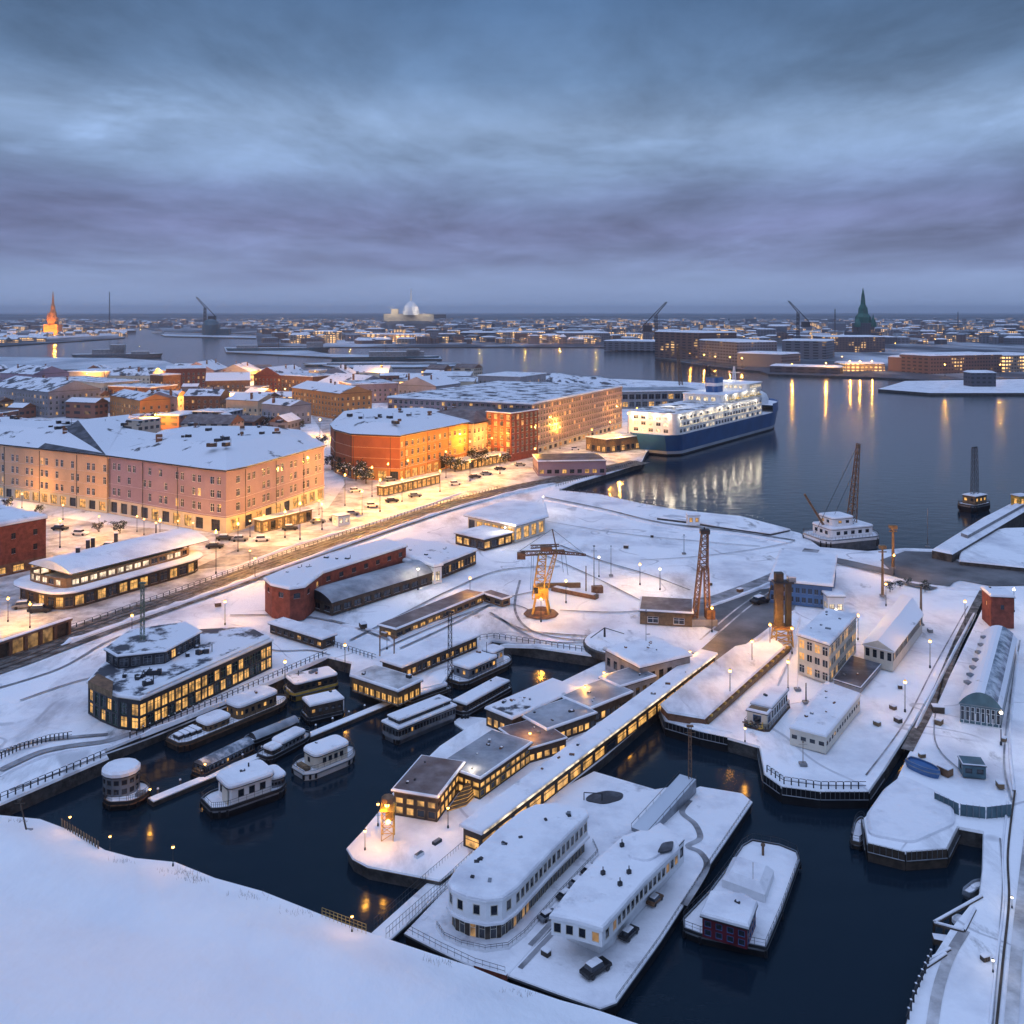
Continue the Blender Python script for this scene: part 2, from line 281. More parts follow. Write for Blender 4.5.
class MB:
    def __init__(s, *mats): s.v = []; s.f = []; s.mi = []; s.mats = list(mats); s.sm = False
    def mid(s, m):
        if m is None: return 0
        if m not in s.mats: s.mats.append(m)
        return s.mats.index(m)
    def face(s, pts, m=None):
        b = len(s.v); s.v += [tuple(p) for p in pts]; s.f.append(tuple(range(b, b + len(pts)))); s.mi.append(s.mid(m))
    def poly(s, p, z, m=None, flip=False):
        "flat polygon, concave allowed"
        tr = tessellate_polygon([[Vector((q.x, q.y, 0)) for q in p]]); b = len(s.v); s.v += [(q.x, q.y, z) for q in p]; i = s.mid(m)
        for t_ in tr:
            a, b_, c = (p[k] for k in t_); up = (b_ - a).cross(c - a) > 0
            t2 = t_ if up != flip else (t_[0], t_[2], t_[1])
            s.f.append(tuple(b + k for k in t2)); s.mi.append(i)
    def ring(s, p, z0, q, z1, m=None):
        "side strip from polygon p at z0 up to polygon q at z1 (counter-clockwise, same count)"
        n = len(p); i = s.mid(m)
        for k in range(n):
            a, b_, c, d = p[k], p[(k + 1) % n], q[(k + 1) % n], q[k]; b = len(s.v)
            zz0 = z0 if not callable(z0) else 0
            s.v += [(a.x, a.y, z0), (b_.x, b_.y, z0), (c.x, c.y, z1), (d.x, d.y, z1)]; s.f.append((b, b + 1, b + 2, b + 3)); s.mi.append(i)
    def prism(s, p, z0, z1, side=None, top=None, bottom=False):
        p = ccw(p); s.ring(p, z0, p, z1, side); s.poly(p, z1, top if top else side)
        if bottom: s.poly(p, z0, side, True)
    def box(s, c, size, m=None, rot=0.0):
        x, y, z = (q / 2 for q in size); ca, sa = math.cos(rot), math.sin(rot); b = len(s.v)
        for dz in (-z, z):
            for dx, dy in ((-x, -y), (x, -y), (x, y), (-x, y)):
                s.v.append((c[0] + dx * ca - dy * sa, c[1] + dx * sa + dy * ca, c[2] + dz))
        for f in ((3, 2, 1, 0), (4, 5, 6, 7), (0, 1, 5, 4), (1, 2, 6, 5), (2, 3, 7, 6), (3, 0, 4, 7)):
            s.f.append(tuple(b + k for k in f)); s.mi.append(s.mid(m))
    def tube(s, a, b, r, r2=None, n=6, m=None):
        a, b = Vector(a), Vector(b); r2 = r if r2 is None else r2; d = (b - a)
        if d.length < 1e-6: return
        d.normalize(); u = d.orthogonal().normalized(); w = d.cross(u); k0 = len(s.v); i = s.mid(m)
        for p, rr in ((a, r), (b, r2)):
            for k in range(n):
                t_ = 2 * math.pi * k / n; s.v.append(tuple(p + u * math.cos(t_) * rr + w * math.sin(t_) * rr))
        for k in range(n): s.f.append((k0 + k, k0 + (k + 1) % n, k0 + n + (k + 1) % n, k0 + n + k)); s.mi.append(i)
        s.f.append(tuple(k0 + k for k in reversed(range(n)))); s.mi.append(i)
        s.f.append(tuple(k0 + n + k for k in range(n))); s.mi.append(i)
    def lathe(s, prof, c=(0, 0, 0), n=12, m=None):
        k0 = len(s.v); i = s.mid(m)
        for r, z in prof:
            for k in range(n): t_ = 2 * math.pi * k / n; s.v.append((c[0] + r * math.cos(t_), c[1] + r * math.sin(t_), c[2] + z))
        for j in range(len(prof) - 1):
            for k in range(n):
                a = k0 + j * n + k; b = k0 + j * n + (k + 1) % n; s.f.append((a, b, b + n, a + n)); s.mi.append(i)
        s.f.append(tuple(k0 + (len(prof) - 1) * n + k for k in range(n))); s.mi.append(i)
    def lattice(s, a, b, w0, w1, n, r, m=None):
        "square lattice mast from a to b"
        a, b = Vector(a), Vector(b); d = (b - a).normalized(); u = Vector((1, 0, 0)) if abs(d.x) < 0.8 else Vector((0, 0, 1))
        u = (u - d * u.dot(d)).normalized(); w = d.cross(u); P = []
        for k in range(n + 1):
            c = a.lerp(b, k / n); h = (w0 + (w1 - w0) * k / n) / 2
            P.append([c + u * h + w * h, c - u * h + w * h, c - u * h - w * h, c + u * h - w * h])
        for j in range(4): s.tube(P[0][j], P[n][j], r, n=4, m=m)
        for k in range(n):
            for j in range(4):
                s.tube(P[k][j], P[k + 1][(j + 1) % 4], r * 0.7, n=3, m=m)
                s.tube(P[k + 1][j], P[k + 1][(j + 1) % 4], r * 0.7, n=3, m=m)
    def build(s, name, parent=None, off=None, smooth_=False):
        me = bpy.data.meshes.new(name)
        if off is None: off = Vector((0, 0, 0))
        me.from_pydata([(x - off[0], y - off[1], z - off[2]) for x, y, z in s.v], [], s.f)
        for m in (s.mats or ['concrete']): me.materials.append(MATS[m])
        me.polygons.foreach_set('material_index', s.mi)
        if smooth_ or s.sm: me.polygons.foreach_set('use_smooth', [True] * len(s.f))
        me.update()
        o = bpy.data.objects.new(name, me); COL.objects.link(o)
        if parent: o.parent = parent
        return o

def tag(o, label=None, cat=None, group=None, kind=None):
    if label: o['label'] = label
    if cat: o['category'] = cat
    if group: o['group'] = group
    if kind: o['kind'] = kind
    return o
def thing(name, label, cat, loc=(0, 0, 0), rot=0.0, group=None):
    o = bpy.data.objects.new(name, None); COL.objects.link(o); o.empty_display_size = 0.5
    o.location = loc; o.rotation_euler = (0, 0, rot); return tag(o, label, cat, group)
def struct(o): o['kind'] = 'structure'; return o
def copy_tree(o, parent=None):
    c = o.copy(); COL.objects.link(c); c.parent = parent
    for ch in list(o.children): copy_tree(ch, c)
    return c
def V3(p, z): return Vector((p.x, p.y, z))

# windows are real recessed units; each is a part of its building
WIN = {}; PENDING = {}
def win_mesh(w, h, pane, frame, mull):
    k = (round(w, 2), round(h, 2), pane, frame, mull)
    if k not in WIN:
        mb = MB(frame, pane); e = 0.07 if w > 0.7 else 0.045
        mb.face([(-w / 2, 0, 0), (w / 2, 0, 0), (w / 2, 0, h), (-w / 2, 0, h)], pane)
        for cx, cz, sx, sz in ((-w / 2 + e / 2, h / 2, e, h), (w / 2 - e / 2, h / 2, e, h), (0, e / 2, w - 2 * e, e), (0, h - e / 2, w - 2 * e, e)):
            mb.box((cx, -0.03, cz), (sx, 0.05, sz), frame)
        for i in range(mull): mb.box((-w / 2 + w * (i + 1) / (mull + 1), -0.03, h / 2), (e * 0.8, 0.04, h - 2 * e), frame)
        if h > 1.2: mb.box((0, -0.03, h * 0.66), (w - 2 * e, 0.038, e * 0.8), frame)
        o = mb.build('window'); WIN[k] = o.data; bpy.data.objects.remove(o)
    return WIN[k]
def wall_face(mb, root, p0, p1, z0, z1, rows, wallm, pitch, ww, lit=0.0, frame='white_paint', mull=1, reveal=0.16, skip=0.0, litm='lit_window', darkm='glass_dark', off=None, visible=True, pair=False):
    "a wall with real openings; p0->p1 runs counter-clockwise round the house"
    L = (p1 - p0).length; d = (p1 - p0) / L; n = Vector((d.y, -d.x))
    m = int((L - 0.3) / pitch)
    if m < 1 and L > ww * 0.75: m = 1; pitch = L; ww = min(ww, L * 0.82)
    if not visible or m < 1 or not rows:
        mb.face([V3(p0, z0), V3(p1, z0), V3(p1, z1), V3(p0, z1)], wallm); return
    if ww > pitch * 0.92: ww = pitch * 0.92
    gap = L / m; xs = []
    for i in range(m):
        c = gap * (i + 0.5)
        if pair: c += (0.18 if i % 2 == 0 else -0.18) * gap
        xs.append((c - ww / 2, c + ww / 2))
    zp = z0; q = lambda x, dep=0.0: p0 + d * x - n * dep
    for zb, zt in rows:
        mb.face([V3(p0, zp), V3(p1, zp), V3(p1, zb), V3(p0, zb)], wallm); x = 0
        for a, b in xs:
            mb.face([V3(q(x), zb), V3(q(a), zb), V3(q(a), zt), V3(q(x), zt)], wallm); x = b
            if skip and random.random() < skip:
                mb.face([V3(q(a), zb), V3(q(b), zb), V3(q(b), zt), V3(q(a), zt)], wallm); continue
            r = reveal
            mb.face([V3(q(a), zb), V3(q(b), zb), V3(q(b, r), zb), V3(q(a, r), zb)], 'snow' if wallm != 'dark_metal' else wallm)
            mb.face([V3(q(a), zt), V3(q(a, r), zt), V3(q(b, r), zt), V3(q(b), zt)], wallm)
            mb.face([V3(q(a), zb), V3(q(a, r), zb), V3(q(a, r), zt), V3(q(a), zt)], wallm)
            mb.face([V3(q(b), zb), V3(q(b), zt), V3(q(b, r), zt), V3(q(b, r), zb)], wallm)
            pos = V3(q((a + b) / 2, r - 0.005), zb); pane = litm if random.random() < lit else darkm
            PENDING.setdefault(root.name, []).append((root, pos - (off if off is not None else Vector((0, 0, 0))), math.atan2(n.y, n.x) + math.pi / 2, (b - a, zt - zb, pane, frame, mull)))
        mb.face([V3(q(x), zb), V3(p1, zb), V3(p1, zt), V3(q(x), zt)], wallm); zp = zt
    mb.face([V3(p0, zp), V3(p1, zp), V3(p1, z1), V3(p0, z1)], wallm)
def flush_windows():
    for lst in PENDING.values():
        root = lst[0][0]; L0 = root.matrix_basis
        lst.sort(key=lambda w: (L0 @ w[1]).length)
        for _, pos, rz, k in lst[:100]:
            o = bpy.data.objects.new('window', win_mesh(*k)); COL.objects.link(o); o.parent = root; o.location = pos; o.rotation_euler = (0, 0, rz)
        if len(lst) > 100:
            mb = MB()
            for _, pos, rz, k in lst[100:]:
                me = win_mesh(*k); mt = Matrix.Translation(pos) @ Matrix.Rotation(rz, 4, 'Z'); b = len(mb.v)
                mb.v += [tuple(mt @ v.co) for v in me.vertices]
                for p in me.polygons: mb.f.append(tuple(b + i for i in p.vertices)); mb.mi.append(mb.mid(me.materials[p.material_index].name))
            o = mb.build('more_windows', root); o['kind'] = 'stuff'
    PENDING.clear()

# roofs
def snow_roof(mb, p, z, th=0.45, over=0.3, top='roof_snow', side='snow', eave='dark_metal'):
    p = ccw(p); a = offset(p, over); mb.poly(a, z, eave, True); mb.ring(a, z, a, z + 0.1, eave)
    b = offset(p, over - 0.02); c = offset(p, over - th * 0.35); d = offset(p, over - th)
    mb.poly(a, z + 0.1, eave)
    mb.ring(b, z + 0.104, b, z + 0.1 + th * 0.5, side); mb.ring(b, z + 0.1 + th * 0.5, c, z + 0.1 + th * 0.88, side); mb.ring(c, z + 0.1 + th * 0.88, d, z + 0.1 + th, side); mb.poly(d, z + 0.1 + th, top)
def hip_roof(mb, p, z, rise, f, over=0.6, top='roof_snow', eave='dark_metal', ridge=None):
    p = ccw(p); a = offset(p, over); c = cen(p)
    b = ccw(ridge) if ridge else [c + (q - c) * f for q in a]
    mb.poly(a, z, eave, True); mb.ring(a, z, a, z + 0.35, eave); mb.ring(a, z + 0.35, b, z + rise, top); mb.poly(b, z + rise, top)
def gable_roof(mb, q, z, rise, over=0.4, top='roof_snow', eave='dark_metal', wallm=None, hip=0.0):
    "q: rectangle, ridge along its long side"
    q = ccw(q)
    if (q[1] - q[0]).length < (q[2] - q[1]).length: q = q[1:] + q[:1]
    a = offset(q, over); m0 = (a[0] + a[3]) / 2; m1 = (a[1] + a[2]) / 2; d = (m1 - m0) * hip; m0 = m0 + d; m1 = m1 - d
    mb.poly(a, z, eave, True); mb.ring(a, z, a, z + 0.2, eave); z += 0.2
    mb.face([V3(a[0], z), V3(a[1], z), V3(m1, z + rise), V3(m0, z + rise)], top)
    mb.face([V3(a[2], z), V3(a[3], z), V3(m0, z + rise), V3(m1, z + rise)], top)
    w = top if hip else (wallm or eave)
    mb.face([V3(a[1], z), V3(a[2], z), V3(m1, z + rise)], w); mb.face([V3(a[3], z), V3(a[0], z), V3(m0, z + rise)], w)
def barrel_roof(mb, q, z, rise, over=0.3, top='roof_snow', eave='dark_metal', end=None, n=10, split=None):
    q = ccw(q)
    if (q[1] - q[0]).length < (q[2] - q[1]).length: q = q[1:] + q[:1]
    a = offset(q, over); mb.poly(a, z, eave, True); mb.ring(a, z, a, z + 0.12, eave); z += 0.12; A = []; B = []
    for k in range(n + 1):
        t_ = k / n; zz_ = z + rise * math.sin(math.pi * t_) ** 0.8; A.append(V3(a[0].lerp(a[3], t_), zz_)); B.append(V3(a[1].lerp(a[2], t_), zz_))
    for k in range(n): mb.face([A[k], B[k], B[k + 1], A[k + 1]], top if not split or not (split[0] <= k < split[1]) else split[2])
    mb.face(list(reversed(A)), end or eave); mb.face(B, end or eave)

def building(name, label, cat, p, z0, z1, wallm, rows=(), pitch=3.0, ww=1.2, lit=0.05, roof=('flat',), group=None, frame='white_paint', mull=1, chim=0, base=None, skip=0.0, litm='lit_window', pair=False, vents=0, cornice=True, root=None, darkm='glass_dark', allsides=False, blind=None, pipes=0, courses=(), vscale=1.0):
    p = ccw(p); c = cen(p); off = Vector((c.x, c.y, z0))
    if root is None: root = thing(name, label, cat, off, group=group)
    else: off = root.location.copy()
    mb = MB(wallm); n = len(p); zb = z0
    if base:   # shop storey: (height, wall, pitch, width, lit share)
        bh, bw, bp, bww, bl = base; lb = MB(bw)
        for i in range(n):
            a, b = p[i], p[(i + 1) % n]; mid = (a + b) / 2; nn = Vector((b.y - a.y, a.x - b.x)); vis = allsides or nn.dot(-mid) > 0
            wall_face(lb, root, a, b, z0, z0 + bh, [(z0 + 0.5, z0 + bh - 0.7)], bw, bp, bww, bl, 'dark_metal', 2, 0.3, off=off, visible=vis, litm=litm)
        lb.build('ground_floor', root, off); zb = z0 + bh
    for i in range(n):
        a, b = p[i], p[(i + 1) % n]; mid = (a + b) / 2; nn = Vector((b.y - a.y, a.x - b.x)); vis = allsides or nn.dot(-mid) > 0
        if blind and blind[0](mid): mb.face([V3(a, zb), V3(b, zb), V3(b, z1), V3(a, z1)], blind[1]); continue
        wall_face(mb, root, a, b, zb, z1, [(z0 + r0, z0 + r1) for r0, r1 in rows], wallm, pitch, ww, lit, frame, mull, skip=skip, off=off, visible=vis, litm=litm, pair=pair, darkm=darkm)
    mb.build('wall', root, off)
    if cornice and z1 - z0 > 6:
        cb = MB(wallm); o1 = offset(p, 0.25)
        for zc in ([z1 - 0.5] + ([zb + 0.05] if base else [])):
            cb.ring(o1, zc, o1, zc + 0.3, wallm); cb.poly(o1, zc + 0.3, 'snow'); cb.poly(o1, zc, wallm, True)
        cb.build('cornice', root, off)
    for zc in courses:
        cb = MB(wallm); o1 = offset(p, 0.12); cb.ring(o1, z0 + zc, o1, z0 + zc + 0.22, wallm); cb.poly(o1, z0 + zc + 0.22, 'snow'); cb.build('string_course', root, off)
    if pipes:
        for i in range(n):
            a, b = p[i], p[(i + 1) % n]; nn = Vector((b.y - a.y, a.x - b.x)); L = (b - a).length
            if nn.dot(-(a + b)) <= 0 or L < 12: continue
            for j in range(int(L / pipes) + 1):
                q = a.lerp(b, min(0.98, (j * pipes + 0.6) / L)) + nn.normalized() * 0.12; pb = MB('dark_metal'); pb.tube((q.x, q.y, z0 + 0.3), (q.x, q.y, z1 - 0.1), 0.09, n=5); pb.build('downpipe', root, off)
    rb = MB(); k = roof[0]; kw = roof[1] if len(roof) > 1 else {}
    dict(flat=snow_roof, hip=hip_roof, gable=gable_roof, barrel=barrel_roof)[k](rb, p, z1, **kw)
    ro = rb.build('roof', root, off)
    top = z1 + kw.get('rise', 0.5)
    for _ in range(chim):
        q = c + (random.choice(p) - c) * random.uniform(0.15, 0.62) + Vector((random.uniform(-3, 3), random.uniform(-3, 3)))
        cbm = MB('brick_brown', 'snow'); hh = random.uniform(0.8, 1.6); w_ = random.uniform(0.9, 1.8)
        cbm.box((q.x, q.y, top - 1.6 + (hh + 2.0) / 2 - 0.6), (w_, w_ * 0.7, hh + 2.6), 'brick_brown', random.uniform(0, 3)); cbm.box((q.x, q.y, top + hh - 0.85), (w_ + 0.2, w_ * 0.7 + 0.2, 0.25), 'snow')
        cbm.build('chimney', ro, off)
    for _ in range(vents):
        q = c + (random.choice(p) - c) * random.uniform(0.1, 0.75); s_ = random.uniform(0.25, 0.6) * vscale
        vb = MB('dark_metal', 'snow'); rz = random.uniform(0, 3); vb.box((q.x, q.y, top + s_ * 0.35), (s_ * random.uniform(1, 2.4), s_, s_ * 0.8), 'dark_metal', rz); vb.box((q.x + 0.1, q.y, top + s_ * 0.8), (s_ * 0.8, s_ * 0.9, 0.1), 'snow', rz)
        if random.random() < 0.4: vb.tube((q.x + s_, q.y + 0.3, top - 0.1), (q.x + s_, q.y + 0.3, top + s_ * 1.6), 0.07)
        vb.build('roof_vent', ro, off)
    return root

# ================================================================== THE SETTING
LZ = 2.0
mb = MB('water'); mb.face([(-40000, -300, 0), (40000, -300, 0), (40000, 60000, 0), (-40000, 60000, 0)]); struct(mb.build('water'))

def inside(p, poly):
    c = False; n = len(poly)
    for i in range(n):
        a, b = poly[i], poly[(i + 1) % n]
        if (a.y > p.y) != (b.y > p.y) and p.x < (b.x - a.x) * (p.y - a.y) / (b.y - a.y) + a.x: c = not c
    return c
def edge_dist(p, poly):
    best = 1e9
    for i in range(len(poly)):
        a, b = poly[i], poly[(i + 1) % len(poly)]; d = b - a; t_ = max(0, min(1, (p - a).dot(d) / max(1e-9, d.length_squared))); best = min(best, (a + d * t_ - p).length)
    return best
def snow_land(name, poly, z, top, side, step, amp=0.28, lip=0.0, zlow=-1.0):
    "snow ground with soft undulation inside, a sharp quay wall round it and a snow lip on top"
    poly = ccw(poly); pts = list(poly); n = len(poly); pts_z = [z] * n
    xs = [q.x for q in poly]; ys = [q.y for q in poly]; y = max(min(ys), 40)
    while y < max(ys):
        st = max(step, y * 0.03); x = max(min(xs), -0.75 * y - 20)
        while x < min(max(xs), 0.75 * y + 20):
            q = Vector((x + random.uniform(-0.3, 0.3) * st, y + random.uniform(-0.3, 0.3) * st))
            if inside(q, poly):
                e = edge_dist(q, poly)
                if e > 1.0: pts.append(q); pts_z.append(z - amp * min(1, (e - 1) / 5) * (0.5 + 0.5 * noise.noise((q.x * 0.06, q.y * 0.06, 1.3)) + 0.35 * noise.noise((q.x * 0.2, q.y * 0.2, 4.1))))
            x += st
        y += st
    vo, eo, fo, ov, oe, of = delaunay_2d_cdt(pts, [(i, (i + 1) % n) for i in range(n)], [], 1, 1e-4)
    mb = MB(top, side); mb.v = []
    for k, q in enumerate(vo):
        src = ov[k]; mb.v.append((q.x, q.y, pts_z[src[0]] if src else z))
    for f in fo:
        a, b, c = (vo[i] for i in f[:3]); mb.f.append(tuple(f) if (b - a).cross(c - a) > 0 else tuple(reversed(f))); mb.mi.append(0)
    if lip:
        o1 = offset(poly, lip); mb.ring(o1, z - 0.3, poly, z, top); mb.ring(poly, z - 0.3, o1, z - 0.3, top)
    mb.ring(poly, zlow, poly, z - (0.3 if lip else 0), side)
    return struct(mb.build(name))

MAIN = [(-420, 975), (0, 803), (108, 757), (104, 750), (160, 727), (222, 702), (328, 656), (352, 662), (350, 674), (398, 694), (442, 683), (452, 668), (482, 650),
        (492, 640), (545, 648), (600, 656), (622, 653), (640, 645), (680, 648), (716, 656), (661, 709), (666, 721), (700, 731), (728, 737), (760, 746),
        (765, 774), (782, 786), (820, 791), (868, 791), (882, 771), (905, 735), (932, 690), (960, 635), (975, 600), (982, 588),
        (990, 588), (985, 603), (960, 655), (938, 700), (908, 755), (890, 795), (864, 818), (868, 842), (905, 851), (946, 848), (957, 826), (984, 831), (983, 868), (980, 893), (950, 930),
        (930, 962), (915, 995), (905, 1030), (890, 1110), (1300, 1110), (1300, 548), (1100, 572), (1024, 566), (962, 561), (935, 549), (905, 548),
        (868, 551), (820, 547), (800, 533), (760, 523), (720, 514), (690, 511), (668, 508), (640, 503), (600, 494), (558, 490), (575, 483), (612, 472), (641, 463),
        (646, 452), (680, 423), (712, 401), (738, 388), (730, 385), (690, 382), (620, 379), (550, 378), (480, 376), (420, 373), (300, 370.5), (180, 371.5), (60, 371), (0, 371), (-420, 371)]
MAINP = ccw(PP(MAIN, LZ))
snow_land('snow_ground', MAINP, LZ, 'snow_field', 'quay_stone', 4.0, lip=0.12)
snow_land('snow_bank', PP([(960, 560), (962, 549), (985, 532), (1005, 528), (1040, 527), (1120, 545), (1120, 571), (1030, 567)], 3.2), 3.2, 'snow_field', 'quay_stone', 5, lip=0.3)

# hill the picture is taken from
EDGE = [G(x, y, 2.2).to_2d() for x, y in ((-420, 700), (-60, 806), (0, 815), (40, 819), (75, 832), (105, 850), (135, 858), (175, 862), (215, 878), (262, 891), (300, 906), (340, 922), (385, 938), (430, 953), (470, 966), (510, 983), (560, 1000), (600, 1011), (650, 1028), (720, 1060), (800, 1130), (900, 1400))]
HILL = ccw(EDGE + [Vector((160, -120)), Vector((-260, -120)), Vector((-260, 150))])
def hill_z(q):
    e = min((a + (b - a) * max(0, min(1, (q - a).dot(b - a) / (b - a).length_squared)) - q).length for a, b in zip(EDGE, EDGE[1:]))
    base = 2.2 + 0.36 * e * (1 - math.exp(-e / 9.0)) - 0.0011 * e * e
    # a shoulder runs down across the slope
    s = (q.x + 45 + (q.y - 70) * 0.9); sh = 2.4 * math.exp(-((q.x * 0.5 + q.y - 78) / 7.0) ** 2) * min(1, e / 14)
    return base + sh + (0.9 * noise.noise((q.x * 0.045, q.y * 0.045, 2)) + 0.28 * noise.noise((q.x * 0.16, q.y * 0.16, 7)) + 0.06 * noise.noise((q.x * 0.7, q.y * 0.7, 3))) * min(1, e / 7)
pts = []; nE = len(HILL); pts = list(HILL); y = -110.0
while y < 190:
    x = -250.0; st = 1.3 if y > 30 else 4
    while x < 150:
        q = Vector((x + random.uniform(-0.35, 0.35), y + random.uniform(-0.35, 0.35)))
        if abs(x) < 0.75 * abs(y) + 40 and inside(q, HILL) and edge_dist(q, HILL) > 0.4: pts.append(q)
        x += st
    y += st
vo, eo, fo, ov, oe, of = delaunay_2d_cdt(pts, [(i, (i + 1) % nE) for i in range(nE)], [], 1, 1e-4)
mb = MB('hill_snow', 'quay_stone'); mb.v = [(q.x, q.y, hill_z(q)) for q in vo]
for f in fo:
    a, b, c = (vo[i] for i in f[:3]); mb.f.append(tuple(f) if (b - a).cross(c - a) > 0 else tuple(reversed(f))); mb.mi.append(0)
EJ = []
for a, b in zip(EDGE, EDGE[1:]):
    for k in range(6): EJ.append(a.lerp(b, k / 6))
mb.ring(HILL, -1.5, HILL, 2.2, 'quay_stone')
o = struct(mb.build('snowy_hill', smooth_=True))

def ribbon(name, pts, w, z, m, k=6, w2=None, conc=None):
    p = smooth([G(x, y, z).to_2d() for x, y in pts], k); mb = MB(m); n = len(p); L = []; R = []
    for i, q in enumerate(p):
        d = (p[min(n - 1, i + 1)] - p[max(0, i - 1)]).normalized(); s_ = Vector((-d.y, d.x)); ww = w if w2 is None else w + (w2 - w) * i / (n - 1)
        L.append(q + s_ * ww / 2); R.append(q - s_ * ww / 2)
    for i in range(n - 1): mb.face([V3(R[i], z), V3(R[i + 1], z), V3(L[i + 1], z), V3(L[i], z)])
    return struct(mb.build(name)), p
def sheet(name, px, z, m):
    mb = MB(m); mb.poly(ccw(PP(px, z)), z); return struct(mb.build(name))

Z1, Z2, Z3 = LZ + 0.03, LZ + 0.06, LZ + 0.09
sheet('street', [(-200, 560), (-200, 505), (0, 508), (105, 524), (215, 534), (328, 508), (345, 484), (400, 480), (480, 455), (545, 440), (640, 436), (646, 452), (641, 461), (560, 478), (430, 510), (300, 552), (200, 586), (60, 632), (-200, 720)], Z1, 'snow_road')
sheet('street', [(300, 400), (330, 405), (350, 440), (400, 480), (345, 484), (328, 440)], Z1 - 0.01, 'snow_road')
ribbon('railway', [(-120, 700), (0, 663), (60, 641), (130, 616), (200, 592), (300, 556), (430, 512), (500, 492), (560, 479), (640, 461.5)], 9.0, Z2, 'ballast')
for off_ in (-2.6, -1.1, 1.1, 2.6):
    p = smooth([G(x, y, Z3).to_2d() for x, y in [(-120, 700), (0, 663), (60, 641), (130, 616), (200, 592), (300, 556), (430, 512), (500, 492), (560, 479), (640, 461.5)]], 6)
    mb = MB('rail_steel'); n = len(p); q_ = []
    for i, q in enumerate(p):
        d = (p[min(n - 1, i + 1)] - p[max(0, i - 1)]).normalized(); q_.append(q + Vector((-d.y, d.x)) * off_)
    for i in range(n - 1): mb.tube(V3(q_[i], Z3 + 0.05), V3(q_[i + 1], Z3 + 0.05), 0.1, n=4)
    tag(mb.build('rail'), 'steel rails of the dark railway line running beside the lit street', 'rail', 'rails of the railway by the lit street')
# paved yard, roads, tracks in the snow
sheet('paved_yard', [(640, 612), (655, 603), (705, 597), (770, 588), (800, 598), (792, 612), (730, 655), (712, 665), (700, 650), (720, 632), (690, 622)], Z1, 'asphalt')
sheet('road', [(880, 560), (905, 551), (940, 552), (962, 563), (1030, 570), (1200, 576), (1200, 592), (1030, 585), (990, 586), (960, 580), (930, 590), (905, 585)], Z1, 'asphalt')
ribbon('road', [(700, 604), (735, 592), (775, 576), (800, 562), (812, 549)], 3.6, Z2, 'tyre_track')
ribbon('road', [(812, 556), (840, 561), (880, 570), (915, 578), (952, 584)], 4.5, Z2 + 0.01, 'asphalt')
ribbon('road', [(985, 588), (976, 605), (958, 642), (938, 690), (907, 750)], 1.5, Z2, 'ballast')
ribbon('wheel_track', [(545, 497), (600, 508), (660, 522), (730, 530), (795, 540)], 0.9, Z2, 'tyre_track')
ribbon('wheel_track', [(540, 520), (620, 533), (700, 541), (760, 546)], 0.35, Z2, 'tyre_track')
ribbon('wheel_track', [(490, 612), (520, 628), (560, 634), (620, 636), (650, 634)], 0.5, Z2, 'tyre_track')
ribbon('wheel_track', [(500, 618), (540, 640), (590, 642)], 0.4, Z2, 'tyre_track')
ribbon('wheel_track', [(400, 648), (450, 625), (500, 600), (540, 590)], 0.5, Z2, 'tyre_track')
for a in (-1, 1): ribbon('wheel_track', [(705 + a * 5, 640), (740 + a * 5, 610), (765 + a * 4, 592)], 0.35, Z2, 'snow_road')
for i, c in enumerate(([(0, 770), (40, 752), (75, 745), (110, 740), (150, 726)], [(-20, 758), (30, 742), (70, 737), (108, 734)])): ribbon('path', c, 1.2 - 0.4 * i, Z2, 'tyre_track')
ribbon('wheel_track', [(1015, 790), (1008, 850), (1009, 900), (1003, 960), (996, 1030)], 0.22, Z2, 'timber_dark')
ribbon('wheel_track', [(1000, 838), (1003, 880), (1000, 930), (992, 1030)], 0.18, Z2, 'tyre_track')
ribbon('path', [(1030, 830), (1022, 900), (1016, 960), (1010, 1040)], 1.0, Z1, 'snow_road')
ribbon('path', [(930, 1040), (938, 990), (950, 955), (965, 930)], 0.9, Z1, 'snow_road')
sheet('path', [(190, 570), (240, 548), (310, 545), (350, 530), (300, 545), (230, 566)], Z2, 'tyre_track')

# far shore, reaching the horizon
def far_land(name, pts, z=1.5, m='far_land'):
    mb = MB(m, 'quay_stone'); p = ccw(PP(pts, z)); mb.ring(p, -1, p, z, 'quay_stone'); mb.poly(p, z, m); return struct(mb.build(name))
far_land('far_shore', [(-300, 333), (-60, 327), (60, 326), (128, 325.5), (160, 331), (256, 334), (258, 346), (360, 347), (512, 347), (600, 347), (655, 350), (660, 358), (700, 365), (760, 371), (768, 374), (870, 377), (925, 380), (1024, 378), (1400, 380), (1400, 313.0), (512, 313.0), (-400, 313.0)])
far_land('far_shore', [(-300, 352), (0, 346), (60, 342), (124, 338), (126, 335), (100, 332), (40, 329.5), (-300, 329.5)], 1.7)
far_land('far_shore', [(878, 389), (905, 381), (1024, 379), (1400, 380), (1400, 398), (1024, 393), (930, 393)], 1.8, 'snow')
far_land('breakwater', [(160, 334), (256, 336.5), (256, 338), (165, 336)], 2.2, 'ice')
far_land('breakwater', [(-300, 356), (0, 357), (120, 358), (165, 361), (180, 366), (165, 369.5), (60, 369.5), (-300, 370)], 1.2, 'ice')
far_land('breakwater', [(224, 347), (300, 349), (330, 354), (440, 356), (442, 359), (330, 357), (226, 352)], 1.6, 'ice')
far_land('breakwater', [(303, 363), (380, 361.5), (460, 363), (466, 365), (440, 367), (340, 367.5)], 1.0, 'ice')
far_land('breakwater', [(657, 358), (700, 359.5), (745, 364), (745, 367), (700, 363)], 2.0, 'quay_stone')
